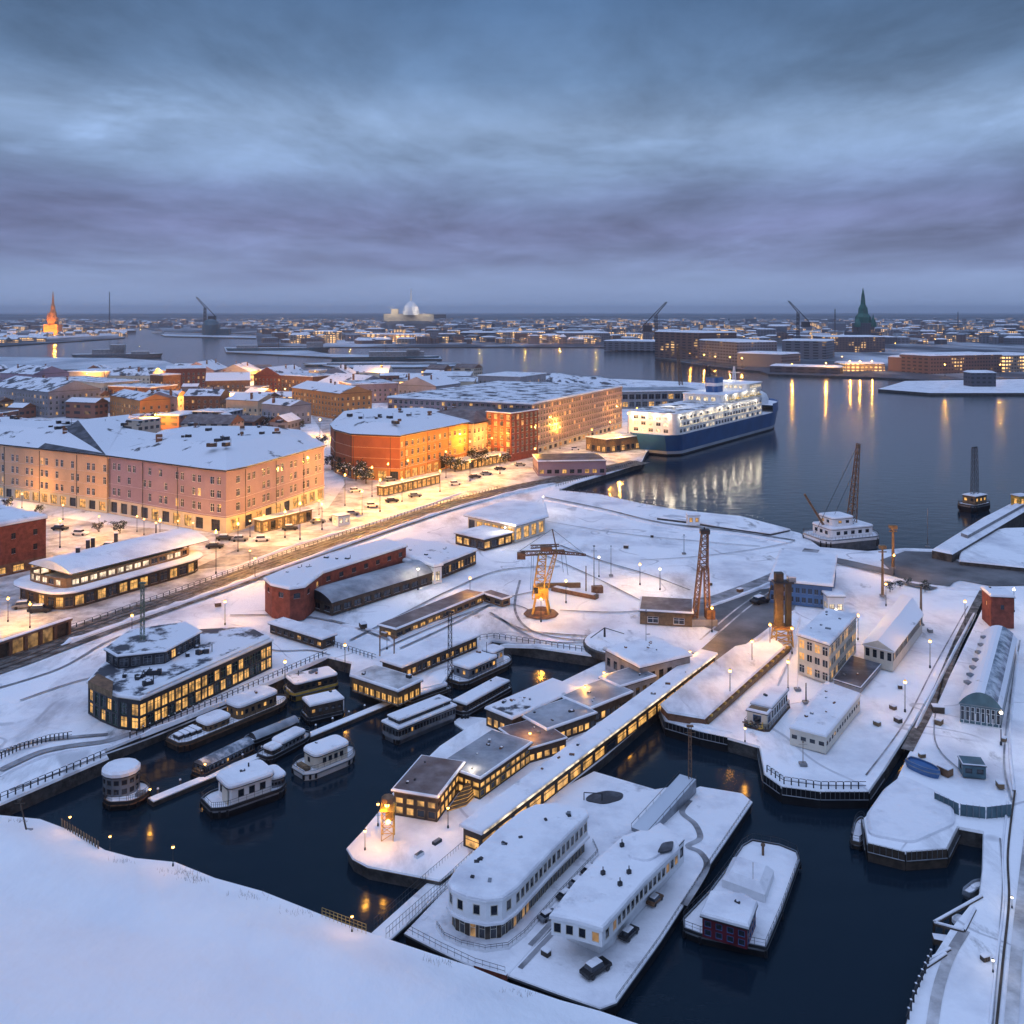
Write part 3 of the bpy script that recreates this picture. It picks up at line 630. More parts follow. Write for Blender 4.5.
# hills along the horizon
mb = MB('forest')
for (Y, h, sd_) in ((7000, 26, 1), (9500, 34, 9), (13000, 40, 5)):
    k0 = None; n = 160; P = []
    for i in range(n + 1):
        x = (-0.75 + 1.5 * i / n) * Y; hh = h * (0.45 + 0.75 * (0.5 + 0.5 * noise.noise((x * 0.0009, sd_, 0.3))) + 0.18 * noise.noise((x * 0.01, sd_, 3)))
        P.append((x, hh))
    for (x0, h0), (x1, h1) in zip(P, P[1:]):
        mb.face([(x0, Y, 0), (x1, Y, 0), (x1, Y + 500, h1), (x0, Y + 500, h0)]); mb.face([(x0, Y + 500, h0), (x1, Y + 500, h1), (x1, Y + 1800, 0), (x0, Y + 1800, 0)])
struct(mb.build('hills'))

# ruts, swept lanes and ploughed banks of snow
for c, w in (([(968, 606), (935, 665), (905, 722), (866, 775)], 0.22),
             ([(1020, 640), (1010, 700), (1004, 760), (1012, 800)], 0.25), ([(955, 640), (940, 690), (935, 740), (960, 770)], 0.2), ([(20, 700), (80, 680), (140, 668), (200, 650)], 0.4), ([(-10, 690), (60, 668), (110, 640), (160, 625)], 0.5), ([(10, 790), (60, 772), (100, 756), (150, 738), (230, 705)], 0.45),
             ([(230, 615), (290, 615), (340, 622), (390, 640)], 0.6), ([(240, 640), (275, 650), (310, 650), (330, 655)], 0.4), ([(350, 640), (400, 615), (450, 590), (500, 570), (560, 566)], 0.5), ([(380, 650), (430, 628), (490, 605), (520, 606), (540, 618)], 0.4), ([(560, 545), (600, 560), (650, 575), (690, 590)], 0.5), ([(545, 555), (590, 575), (640, 600), (660, 612)], 0.4), ([(560, 610), (610, 612), (650, 610)], 0.4), ([(520, 580), (515, 610), (535, 632), (590, 640), (640, 632)], 0.5), ([(640, 560), (700, 556), (760, 548), (795, 541)], 0.3), ([(790, 575), (840, 565), (900, 580)], 0.5)):
    ribbon('wheel_track', c, w, Z2, 'tyre_track')
def bank(pts, w, h, z=LZ, sd_=1):
    p = smooth([G(x, y, z).to_2d() for x, y in pts], 10); mb = MB('snow'); n = len(p); R = []
    for i, q in enumerate(p):
        d = (p[min(n - 1, i + 1)] - p[max(0, i - 1)]).normalized(); s_ = Vector((-d.y, d.x)); k = 0.45 + 0.9 * abs(noise.noise((q.x * 0.35, q.y * 0.35, sd_))); k *= min(1, i / 2, (n - 1 - i) / 2) + 0.02
        R.append([V3(q - s_ * w * 0.5 * (0.7 + 0.3 * k), z - 0.35), V3(q - s_ * w * 0.22, z + h * k * 0.8), V3(q + s_ * w * 0.1, z + h * k), V3(q + s_ * w * 0.5 * (0.7 + 0.3 * k), z - 0.35)])
    for a, b in zip(R, R[1:]):
        for j in range(3): mb.face([a[j], b[j], b[j + 1], a[j + 1]])
    return struct(mb.build('snow_bank'))
for i, (c, w, h) in enumerate((([(60, 646), (130, 621), (200, 597), (300, 561), (430, 516), (500, 496), (556, 483)], 2.2, 0.8), ([(210, 578), (300, 544), (390, 518), (470, 490)], 1.6, 0.6), ([(705, 608), (740, 596), (778, 580), (806, 562)], 1.6, 0.6), ([(716, 664), (735, 655), (795, 610)], 1.4, 0.6), ([(640, 616), (650, 606), (700, 600)], 1.3, 0.5), ([(975, 612), (946, 668), (915, 730)], 0.9, 0.45), ([(880, 575), (915, 583), (955, 589), (985, 590)], 1.6, 0.5),
                                ([(545, 500), (600, 511), (660, 525), (730, 533), (790, 543)], 1.3, 0.4), ([(0, 776), (40, 758), (75, 750), (112, 745)], 0.8, 0.35), ([(140, 735), (225, 701), (325, 657)], 0.8, 0.35), ([(395, 640), (440, 620), (490, 598)], 0.8, 0.4), ([(1008, 800), (1003, 850), (1004, 900), (997, 960), (990, 1030)], 0.5, 0.22), ([(770, 768), (790, 780), (830, 786), (866, 786)], 0.8, 0.4), ([(668, 716), (700, 726), (735, 733)], 0.8, 0.35), ([(800, 615), (792, 650), (775, 690)], 0.8, 0.4), ([(1018, 650), (1010, 730), (1014, 790)], 0.7, 0.4), ([(340, 625), (380, 632), (395, 645)], 0.8, 0.4), ([(500, 645), (560, 647), (605, 652)], 0.8, 0.35))):
    bank(c, w, h, sd_=i)

# dry grass poking through the snow along the crest of the hill
mb = MB('timber_dark', 'wood'); rg = random.Random(4)
for cx, cy, n_, sp in ((186, 872, 70, 1.1), (196, 880, 50, 0.8), (20, 824, 30, 0.8), (250, 895, 40, 1.0), (300, 912, 30, 0.8), (120, 862, 30, 0.7), (440, 962, 40, 0.9), (520, 992, 30, 0.8)):
    c = G(cx, cy, 2.6).to_2d()
    for _ in range(n_):
        q = c + Vector((rg.gauss(0, sp), rg.gauss(0, sp * 0.5)))
        if not inside(q, HILL): continue
        z = hill_z(q); h = rg.uniform(0.15, 0.5); mb.tube((q.x, q.y, z - 0.1), (q.x + rg.uniform(-0.2, 0.2), q.y + rg.uniform(-0.1, 0.1), z + h), 0.016, 0.004, 3, rg.choice(['timber_dark', 'wood']))
mb.build('dry_grass')['kind'] = 'stuff'

# ================================================================== LAMPS
LD = {}
def light_data(power, col, r=0.25, spec=0.6):
    k = (power, col, r, spec)
    if k not in LD:
        d = bpy.data.lights.new('lamp_light', 'POINT'); d.energy = power; d.color = col; d.shadow_soft_size = r; d.specular_factor = spec; LD[k] = d
    return LD[k]
WL = (1.0, 0.43, 0.05); WH = (1.0, 0.80, 0.56)
PROTO = {}
def lamp_proto(h, kind):
    root = thing('street_lamp', 'street lamp', 'street lamp')
    k = min(1.0, 0.25 + h / 8); mb = MB('dark_metal'); mb.lathe([(0.22 * k, 0), (0.2 * k, 0.5 * k), (0.09 * k, 0.6 * k), (0.06 * k, h - 0.1)], n=8)
    mb.build('pole', root)
    if kind == 'arm':
        ab = MB('dark_metal'); ab.tube((0, 0, h - 0.2), (0.5, 0, h + 0.1), 0.05); ab.tube((0.5, 0, h + 0.1), (1.2, 0, h + 0.1), 0.05); ab.build('arm', root)
        hb = MB('dark_metal', 'snow'); hb.box((1.3, 0, h + 0.12), (0.8, 0.35, 0.12), 'dark_metal'); hb.box((1.3, 0, h + 0.21), (0.8, 0.35, 0.06), 'snow'); hd = hb.build('lamp_shade', root)
        gb = MB('lamp_glow'); gb.lathe([(0.02, -0.32), (0.22, -0.25), (0.3, -0.1), (0.28, 0.0)], (1.3, 0, h + 0.06), 10); gb.build('bulb', hd); lp = (1.3, 0, h - 0.5)
    else:
        cb = MB('dark_metal', 'snow'); cb.lathe([(0.12 * k, 0), (0.3 * k, 0.05 * k), (0.05 * k, 0.3 * k), (0.01, 0.34 * k)], (0, 0, h - 0.08 + 0.5 * k), 8, 'dark_metal'); hd = cb.build('lamp_shade', root)
        gb = MB('lamp_glow'); gb.lathe([(0.05 * k, 0), (0.24 * k, 0.12 * k), (0.30 * k, 0.3 * k), (0.24 * k, 0.44 * k), (0.1 * k, 0.5 * k)], (0, 0, h - 0.08), 10); gb.build('bulb', hd); lp = (0, 0, h + 0.9)
    return root, lp
def street_lamp(px, py, power, label, group=None, z=LZ, h=6.0, kind='globe', col=WL, rot=0.0, glow=None, spec=0.6):
    key = (h, kind, glow)
    if key not in PROTO:
        r, lp = lamp_proto(h, kind)
        if glow:
            for c in r.children_recursive:
                if c.name.startswith('bulb'): c.data.materials[0] = MATS[glow]
        PROTO[key] = (r, lp); o = r
    else: o = copy_tree(PROTO[key][0]); lp = PROTO[key][1]
    for c in list(o.children):
        if c.type == 'LIGHT': bpy.data.objects.remove(c)
    tag(o, label, 'street lamp', group); p = G(px, py, z); o.location = p; o.rotation_euler = (0, 0, rot)
    l = bpy.data.objects.new('lamp_light', light_data(power, col, 0.25, spec)); COL.objects.link(l); l.parent = o; l.location = lp
    return o

# ================================================================== CITY: the big blocks
R4 = [(4.6, 6.6), (8.2, 10.3), (11.8, 13.9)]
b1 = building('apartment_block', 'long apricot four storey apartment block with dark gable at left edge', 'building', rectpx((-120, 432), (107, 456), 18.5, 34), LZ, 18.5, 'plaster_apricot',
              R4, 3.4, 1.35, 0.06, ('hip', dict(rise=4.6, f=0.45, over=0.7)), chim=7, vents=12, vscale=2.3, pipes=17, courses=(7.6, 11.2), base=(3.8, 'plaster_cream', 4.2, 2.8, 0.5), skip=0.08, pair=True)
mb = MB('roof_dark', 'plaster_apricot'); g0 = G(75, 441, 18.8); mb.v = []
A_, B_, T_ = G(38, 448, 18.9), G(106, 455, 18.9), G(78, 420, 25.5); C_ = T_ + Vector((6, 26, -1))
mb.face([A_, B_, T_], 'roof_dark'); mb.face([B_, C_, T_], 'roof_snow'); mb.face([A_, T_, C_], 'roof_dark')
mb.build('roof_gable', b1, b1.location)
pp = PP([(109, 456), (205, 469), (226, 471), (244, 467.5), (324, 446), (298, 431), (165, 431)], 18.5)
building('apartment_block', 'large pink four storey block with rounded corner and snowy hipped roof', 'building', pp, LZ, 18.5, 'plaster_pink', [(5.4, 7.6), (9.2, 11.2), (12.7, 14.7)], 3.3, 1.35, 0.03,
         ('hip', dict(rise=4.6, f=0.5, over=0.8)), chim=6, vents=24, vscale=2.3, pipes=15, courses=(8.4,), base=(4.2, 'plaster_cream', 4.4, 3.0, 0.55), skip=0.07, pair=True)
pp = PP([(331, 425), (335, 430), (352, 434.5), (400, 436.5), (404, 435.5), (472, 422), (440, 410), (345, 412)], 17.4)
building('corner_building', 'orange corner block with curved rust red end and snowy roof', 'building', pp, LZ, 17.4, 'plaster_orange', [(4.8, 6.6), (8.2, 10.2), (11.6, 13.4)], 3.4, 1.5, 0.10,
         ('hip', dict(rise=3.2, f=0.6, over=0.5)), chim=3, vents=10, vscale=2.4, pipes=14, courses=(7.4, 11.0), blind=(lambda m: m.x * F / m.y + 512 < 401, 'plaster_rust'), base=(4.0, 'plaster_orange', 4.4, 3.2, 0.75), skip=0.06)
building('office_block', 'mauve block with brown roof between the orange corner and the brick tower', 'building', rectpx((473, 424), (531, 412), 17.0, 24), LZ, 17.0, 'plaster_mauve', [(4.6, 6.4), (8, 9.8), (11.2, 13)], 3.0, 1.3, 0.12,
         ('hip', dict(rise=4, f=0.6, top='roof_brown')), chim=4, base=(3.8, 'brick_brown', 4, 2.8, 0.9))
building('brick_tower', 'dark red brick stair tower with glazed strip beside the big gridded block', 'tower', rectpx((511, 414), (538, 410), 20.5, 12), LZ, 20.5, 'brick_red', [(3 + 2.6 * i, 5 + 2.6 * i) for i in range(6)], 2.9, 1.6, 0.15, ('flat', dict(top='roof_dark')), frame='cream_paint', mull=2, cornice=False)
building('gridded_block', 'huge mauve block with a dense grid of windows behind the brick tower', 'building', rectpx((532, 405), (622, 387), 22.5, 70), LZ, 22.5, 'plaster_mauve', [(3.2 + 2.5 * i, 4.9 + 2.5 * i) for i in range(7)], 2.6, 1.5, 0.10,
         ('flat', dict(top='roof_snow_patchy', th=0.8)), frame='cream_paint', mull=1, vents=6, base=(2.8, 'plaster_cream', 5, 3, 0.6))
building('brick_warehouse', 'red brick block with flat snowy roof at the left edge', 'building', rectpx((-70, 540), (46, 518.5), 13.0, 22), LZ, 13.0, 'brick_red', [(4.5, 5.8), (7.8, 9.1)], 4.2, 1.0, 0.12, ('flat', dict(th=1.0, top='snow')), base=(2.6, 'brick_brown', 4, 2.6, 0.8), frame='timber_dark', cornice=False)

# market hall: two tiers, rounded snow roof
mp_ = rounded(rectpx((62, 596), (206, 556), 5.2, 17), 5, 4)
mk = building('market_hall', 'long low market hall with rounded snowy roof and lit eaves band', 'building', mp_, LZ, 5.2, 'timber_dark', [(0.5, 2.4)], 2.4, 1.9, 0.55, ('flat', dict(th=0.4, over=1.2, top='snow')), frame='wood')
up = offset(ccw(mp_), -1.8)
mb = MB('wood'); 
for i in range(len(up)):
    wall_face(mb, mk, up[i], up[(i + 1) % len(up)], 5.5, 7.6, [(6.1, 7.2)], 'wood', 2.0, 1.6, 0.75, 'wood', 1, off=mk.location, litm='lit_white')
mb.build('upper_wall', mk, mk.location)
mb = MB(); q4 = rectpx((72, 573.5), (204, 541), 7.6, 13.5); barrel_roof(mb, q4, 7.6, 1.7, 0.8, top='snow', eave='timber_dark', end='snow'); mb.build('upper_roof', mk, mk.location)
for x, y in ((88, 548), (93, 546), (116, 541), (78, 556)):
    mb = MB('dark_metal', 'snow'); c_ = G(x, y, 8.6); mb.box((c_.x, c_.y, 9.3), (0.8, 0.9, 2.2), 'dark_metal', 0.3); mb.box((c_.x, c_.y, 10.45), (0.9, 1.0, 0.12), 'snow', 0.3); mb.build('chimney', mk, mk.location)

# left viaduct with the arches
mb = MB('brick_brown', 'snow'); va = thing('viaduct', 'brown railway viaduct wall with lit arches at left edge', 'viaduct', G(20, 655, LZ))
A_, B_ = G(-80, 684, LZ).to_2d(), G(64, 634, LZ).to_2d(); d_ = (B_ - A_).normalized(); n_ = Vector((d_.y, -d_.x))
L_ = (B_ - A_).length; q0 = A_ + n_ * 5; k = 9; pier_w = L_ / k
mb.face([V3(A_ - n_ * 1 , 4.6), V3(A_ + n_ * 0.5 + n_ * 1, 4.6), V3(B_ + n_ * 1.5, 4.6), V3(B_ - n_ * 1, 4.6)], 'snow_road')
for i in range(k + 1):
    c_ = A_ + d_ * (pier_w * i) + n_ * 1.2; mb.box((c_.x, c_.y, 3.1), (0.6, 0.7, 3.0), 'brick_brown', math.atan2(d_.y, d_.x))
c_ = (A_ + B_) / 2 + n_ * 1.2; mb.box((c_.x, c_.y, 4.75), (L_ + 1, 0.9, 0.4), 'brick_brown', math.atan2(d_.y, d_.x)); mb.box((c_.x, c_.y, 5.0), (L_ + 1, 0.95, 0.12), 'snow', math.atan2(d_.y, d_.x))
mb.build('arches', va, va.location)
mb = MB('wood', 'lit_window_dim')
for i in range(k):
    c_ = A_ + d_ * (pier_w * (i + 0.5)) + n_ * 0.95; mb.box((c_.x, c_.y, 3.1), (pier_w - 0.6, 0.25, 3.0), 'lit_window_dim' if i in (5, 6, 7, 2) else 'timber_dark', math.atan2(d_.y, d_.x))
mb.build('arch_infill', va, va.location)

# railway halls and sheds between the line and the snow field
pp = PP([(265, 580), (272, 586), (290, 590), (304, 588), (322, 574), (406, 547), (385, 541), (330, 556), (285, 572)], 8.0)
building('goods_shed', 'long red brick shed with curved front and snowy roof beside the railway', 'building', pp, LZ, 8.0, 'brick_red', [(4.2, 5.2)], 3.6, 1.3, 0.06, ('flat', dict(th=0.6, over=0.3)), frame='timber_dark', vents=8, cornice=False)
def long_hall(label, a, b, z, depth, top, rise, lit=0.3, wallm='timber_dark', rows=((0.5, 1.6),), pitch=2.4, ww=1.8, name='hall', cat='hall', roofk='barrel', group=None, z0=LZ, litm='lit_window', frame='dark_metal', eave='dark_metal', vents=0):
    kw = dict(rise=rise, top=top, eave=eave) if roofk != 'flat' else dict(top=top, th=max(0.2, rise))
    return building(name, label, cat, rectpx(a, b, z, depth), z0, z, wallm, list(rows), pitch, ww, lit, (roofk, kw), frame=frame, cornice=False, litm=litm, vents=vents, group=group)
long_hall('grey barrel vaulted train shed lying next to the red brick shed', (332, 603), (437, 571), 4.4, 9, 'roof_grey', 1.6, 0.1, name='train_shed')
long_hall('station hall with white lit front and wide snowy roof by the railway', (402, 556), (434, 567.5), 5.6, 2.0, 'snow', 0.7, 0.9, 'white_paint', ((0.6, 2.6),), 1.5, 1.2, 'station_hall', roofk='flat', litm='lit_white')
long_hall('brown walled hall with overhanging snowy roof next to the lit station front', (436, 567), (476, 551), 5.0, 20, 'roof_snow', 0.6, 0.25, 'timber_dark', ((0.6, 2.2),), 1.2, 0.9, 'station_hall', roofk='flat', vents=5)
building('pavilion', 'warmly lit pavilion with pointed snowy canopy roof by the snow field', 'pavilion', PP([(468, 516), (515, 526), (545, 517), (542, 505), (505, 503)], 6.2), LZ, 6.2, 'cream_paint', [(0.5, 3.4)], 2.6, 2.2, 0.85, ('flat', dict(th=0.6, over=1.0, top='snow')), frame='timber_dark', litm='lit_window')
long_hall('small dark annex with open lit bay beside the pointed pavilion', (484, 540), (512, 533), 4.6, 10, 'snow', 0.4, 0.7, 'timber_dark', ((0.4, 2.0),), 2.4, 2.0, 'annex', roofk='flat')
long_hall('long narrow brown canopy with lit strip on the snow, left of the yellow crane', (396, 630), (483, 594.5), 3.6, 4.0, 'roof_brown', 0.3, 0.6, 'wood', ((0.3, 1.0),), 2.0, 1.5, 'platform_canopy', 'canopy', 'flat')
long_hall('short brown canopy angled off the end of the long canopy', (483, 594), (502, 600), 3.4, 2.2, 'roof_brown', 0.3, 0.2, 'wood', ((0.3, 1.0),), 2.0, 1.5, 'platform_canopy', 'canopy', 'flat')
long_hall('long snow covered boathouse with lit windows behind the black mast', (402, 668), (477, 637), 4.0, 4.4, 'snow', 0.4, 0.75, 'timber_dark', ((0.4, 1.3),), 1.1, 0.8, 'boathouse', 'boathouse', 'flat')
long_hall('low quayside house with bright orange lit windows over the water', (352, 677), (398, 692), 3.6, 5.0, 'snow_road', 0.35, 1.0, 'wood', ((0.2, 1.3),), 1.1, 0.95, 'quay_house', 'building', 'flat', z0=LZ - 0.6, vents=2)
long_hall('low brown shed half buried in snow above the curved ramp', (270, 624), (322, 640), 3.6, 3.0, 'snow', 0.4, 0.1, 'timber_dark', ((0.4, 1.1),), 1.6, 1.1, 'shed', 'shed', 'flat')
long_hall('blue two tier kiosk row with snow roof on the right snow field', (770, 581), (832, 587), 6.3, 24, 'snow', 0.6, 0.0, 'blue_paint', ((0.6, 1.7), (2.4, 3.5)), 1.1, 0.85, 'kiosk', 'building', 'flat', frame='navy_paint')
long_hall('bright white lit booth at the end of the blue kiosk row', (828, 597), (844, 597), 5.0, 4, 'snow', 0.4, 1.0, 'white_paint', ((0.4, 1.6),), 1.2, 1.0, 'booth', 'booth', 'flat', litm='lit_white')
long_hall('brown shed with white doors at the foot of the leaning lattice crane', (640, 611), (692, 614), 4.4, 8, 'roof_brown', 0.3, 0.1, 'wood', ((0.3, 1.5),), 3.4, 2.0, 'shed', 'shed', 'flat', frame='white_paint')

# glass hall on the quay
gp = PP([(88, 683), (100, 690), (118, 697), (140, 700), (272, 641), (250, 629), (190, 632), (105, 664)], 6.4)
gh = building('glass_hall', 'glass walled hall with lit facade and snowy glazed roof on the left quay', 'building', gp, LZ, 6.4, 'dark_metal', [(0.25, 1.8), (2.05, 3.7)], 1.25, 1.12, 0.62, ('flat', dict(th=0.35, top='roof_snow_patchy', over=0.2, side='snow', eave='cream_paint')), frame='green_metal', mull=1, litm='lit_window', vents=16, vscale=1.4, cornice=False)
mb = MB('snow', 'lit_white'); A_, B_ = G(146, 697, 6.5).to_2d(), G(270, 641, 6.5).to_2d(); d_ = (B_ - A_).normalized(); n_ = Vector((-d_.y, d_.x)); c_ = (A_ + B_) / 2 + n_ * 0.5
mb.box((c_.x, c_.y, 6.98), ((B_ - A_).length, 1.0, 0.16), 'white_paint', math.atan2(d_.y, d_.x)); mb.build('eaves_board', gh, gh.location)
tp = PP([(106, 650), (118, 657), (165, 652), (200, 633), (185, 624), (130, 632)], 8.6)
mb = MB('glass_dark', 'dark_metal'); tpc = ccw(tp)
for i in range(len(tpc)): wall_face(mb, gh, tpc[i], tpc[(i + 1) % len(tpc)], 6.6, 8.6, [(7.0, 8.3)], 'dark_metal', 1.4, 1.2, 0.15, 'grey_metal', 1, off=gh.location)
mb.build('upper_storey', gh, gh.location)
mb = MB(); snow_roof(mb, tpc, 8.6, 0.3, 0.3, top='roof_snow_patchy'); mb.build('upper_roof', gh, gh.location)
mb = MB('wood', 'snow'); mb.prism(PP([(88, 684), (112, 695), (113, 684), (98, 676)], 7.2), 6.7, 7.6, 'wood', 'rust_metal'); mb.build('roof_hut', gh, gh.location)

# street-level snow and clutter rows in front of the blocks: awnings / arcades
def arcade(label, a, b, h, depth, group=None):
    return long_hall(label, a, b, LZ + h, depth, 'snow_road', 0.3, 0.9, 'wood', ((0.25, h - 0.5),), 2.2, 1.7, 'arcade', 'arcade', 'flat')
arcade('lit shop arcade along the right foot of the pink block', (262, 521), (312, 509.5), 3.2, 3)
arcade('lit arcade of stalls below the orange corner block', (384, 487), (440, 474.5), 3.0, 3)
arcade('golden lit stall row in front of the mauve block', (462, 462), (535, 448), 3.2, 6)
long_hall('pale pink low terminal with dark roof beside the railway curve', (538, 462), (606, 461), 7.0, 16, 'roof_dark', 0.4, 0.35, 'plaster_pink', ((0.8, 2.2),), 2.6, 1.6, 'terminal', 'building', 'flat')
long_hall('low golden lit shed on the quay next to the ferry stern', (606, 440), (640, 436), 7.5, 12, 'snow_road', 0.4, 0.6, 'wood', ((0.5, 2.6),), 2.6, 1.8, 'shed', 'shed', 'flat')

# the town behind: rows of smaller houses
FILL = [((0, 389), (33, 391), 12, 30, 'plaster_pink', 'gable'), ((48, 396), (104, 402), 12, 26, 'plaster_cream', 'flat'), ((-10, 410), (48, 418), 14, 30, 'plaster_grey', 'gable'), ((108, 404), (150, 406), 11, 24, 'brick_brown', 'flat'), ((150, 399), (163, 400), 16, 14, 'brick_brown', 'flat'),
        ((166, 389), (206, 388), 15, 36, 'brick_red', 'flat'), ((206, 394), (250, 393), 9, 28, 'brick_brown', 'gable'), ((254, 390), (281, 391), 11, 34, 'brick_red', 'gable'), ((281, 392), (313, 394), 12, 26, 'brick_brown', 'flat'),
        ((292, 412), (340, 420), 14, 20, 'plaster_orange', 'gable'), ((316, 396), (352, 400), 9, 34, 'plaster_grey', 'gable'), ((108, 386), (150, 386), 8, 30, 'plaster_cream', 'gable'), ((64, 383), (104, 383.5), 9, 40, 'plaster_grey', 'flat'),
        ((352, 404), (398, 402), 12, 30, 'plaster_mauve', 'flat'), ((398, 404), (436, 406), 12, 30, 'plaster_grey', 'gable'), ((436, 400), (474, 400), 12, 40, 'plaster_cream', 'flat'), ((430, 388), (470, 388), 9, 50, 'plaster_grey', 'flat'), ((478, 398), (520, 400), 15, 40, 'plaster_grey', 'flat'),
        ((180, 380), (214, 380), 8, 40, 'plaster_mauve', 'gable'), ((218, 382), (250, 382), 8, 36, 'plaster_grey', 'gable'), ((256, 380), (290, 380), 8, 40, 'plaster_cream', 'flat'), ((320, 384), (350, 384), 7, 36, 'plaster_grey', 'gable'), ((352, 381), (388, 381), 7, 30, 'plaster_cream', 'gable'),
        ((110, 417), (140, 424), 12, 16, 'plaster_orange', 'gable'), ((142, 421), (176, 420), 12, 18, 'plaster_mauve', 'gable'), ((184, 416), (220, 416), 11, 18, 'brick_brown', 'gable'), ((226, 418), (258, 420), 10, 16, 'plaster_apricot', 'gable'), ((262, 423), (290, 426), 10, 14, 'plaster_grey', 'gable')]
ADJ = {'plaster_pink': 'pink', 'plaster_cream': 'cream', 'plaster_grey': 'grey', 'brick_brown': 'brown brick', 'brick_red': 'red brick', 'plaster_orange': 'orange', 'plaster_mauve': 'mauve', 'plaster_apricot': 'apricot'}
WHERE = ['at the far left edge behind the big apricot block', 'with pale columns behind the dark gable', 'directly behind the apricot block at left edge', 'between columned house and square tower', 'standing tall as a square tower over its neighbours', 'with lit street lamp at its right corner', 'right of the tall red brick block', 'with lamps glowing under its eaves', 'with dark flat roof above the glowing street',
         'lit from the street left of the curved corner block', 'right behind the glowing street lamps', 'on the far waterfront beyond the square tower', 'on the waterfront behind the columned house', 'behind the roof of the orange corner block', 'second one behind the orange corner block', 'behind the mauve block with brown roof', 'low on the shore beside the snow mound', 'tucked between the snow mound and the gridded block',
         'low on the waterfront beyond the red brick block', 'low on the waterfront right of centre left', 'low with flat roof on the lamp lit waterfront', 'small on the shore above the glowing street', 'small on the shore left of the snow mound', 'squeezed behind the joint of the two big blocks', 'behind the pink block, second from its left', 'behind the pink block near its middle', 'behind the pink block ridge toward its right', 'behind the right end of the pink roof']
for (a, b, h, dep, wm, rk), wh in zip(FILL, WHERE):
    kw = dict(top=random.choice(['roof_snow', 'roof_snow_patchy', 'roof_snow'])); 
    if rk == 'gable': kw.update(rise=dep * 0.18, wallm=wm)
    else: kw.update(th=0.6)
    rows = [(1.2 + 3 * i, 2.9 + 3 * i) for i in range(max(1, int((h - 2) / 3)))]
    zt = LZ + h
    # a and b are the foot of the front wall
    building('town_house', f'{ADJ[wm]} house {wh}', 'house', rectpx(a, b, LZ, dep), LZ, zt, wm, rows, 3.2, 1.3, 0.16, (rk, kw), chim=2 if rk == 'gable' else 0, vents=0, cornice=False, frame='cream_paint')
BS = 'small snow roofed house packed into the back streets of the town'; used = [(cen(rectpx(a, b, LZ, d)), d * 0.6) for a, b, h, d, w, r in FILL]; nb = 0; rr = random.Random(5)
for _ in range(3000):
    if nb >= 75: break
    px, py = rr.uniform(-8, 480), rr.uniform(375, 436); 
    if px > 300 and py > 410 or px > 340 and py > 404 or (px < 110 and py > 424): continue
    q = G(px, py, LZ).to_2d(); w, d = rr.uniform(9, 26), rr.uniform(8, 16); rad = max(w, d) * 0.55
    if any((q - c).length < rad + r for c, r in used): continue
    used.append((q, rad)); nb += 1; r = thing('back_street_house', BS, 'house', V3(q, LZ), rr.uniform(-0.5, 0.3), 'houses in the back streets'); p = ccw(rect(w, d)); h = rr.uniform(4, 9); mb = MB(rr.choice(['mid_brick', 'mid_brick', 'mid_cream', 'far_grey', 'far_bright'])); mb.ring(p, 0, p, h); mb.build('wall', r)
    mb = MB(); tp_ = rr.choice(['roof_snow', 'snow', 'roof_snow_patchy', 'roof_brown']); (gable_roof(mb, p, h, d * 0.22, 0.3, tp_, 'dark_metal', 'brick_brown') if rr.random() < 0.6 else snow_roof(mb, p, h, 0.5, 0.2, tp_)); mb.build('roof', r)
# domed storage tent and columns
td = thing('storage_dome', 'grey ribbed storage dome on the shore at far left', 'dome', G(30, 389, LZ))
mb = MB('roof_grey'); mb.lathe([(14, 0), (14, 3), (12.5, 7), (9, 10), (4, 11.6), (0.2, 12)], n=20); ob = mb.build('dome', td); ob.scale = (1.4, 1, 0.75)
mb = MB('dark_metal'); mb.lathe([(0.4, 0), (0.3, 3)], (0, 0, 8.5)); mb.build('finial', td)
# arena with dark mast
# snow mounds with dark scrub at the water's edge
def mound(px, py, rx, ry, h, sd_):
    c = G(px, py, LZ); mb = MB('roof_snow_patchy'); n, m_ = 28, 9; 
    for j in range(m_):
        for i in range(n):
            P = []
            for jj, ii in ((j, i), (j, i + 1), (j + 1, i + 1), (j + 1, i)):
                r = 1 - jj / m_; a = 2 * math.pi * ii / n; x = math.cos(a) * r * rx; y = math.sin(a) * r * ry
                zz_ = h * (1 - r * r) * (1 + 0.5 * noise.noise((c.x * 0.1 + x * 0.05, y * 0.05, sd_))); P.append((c.x + x, c.y + y, LZ - 0.3 + max(0, zz_)))
            mb.face(P)
    return struct(mb.build('snow_mound', smooth_=True))
mound(505, 392, 62, 26, 9, 1); mound(440, 384, 50, 24, 6, 2); mound(560, 386, 60, 30, 9, 3); mound(405, 390, 30, 14, 5, 4)

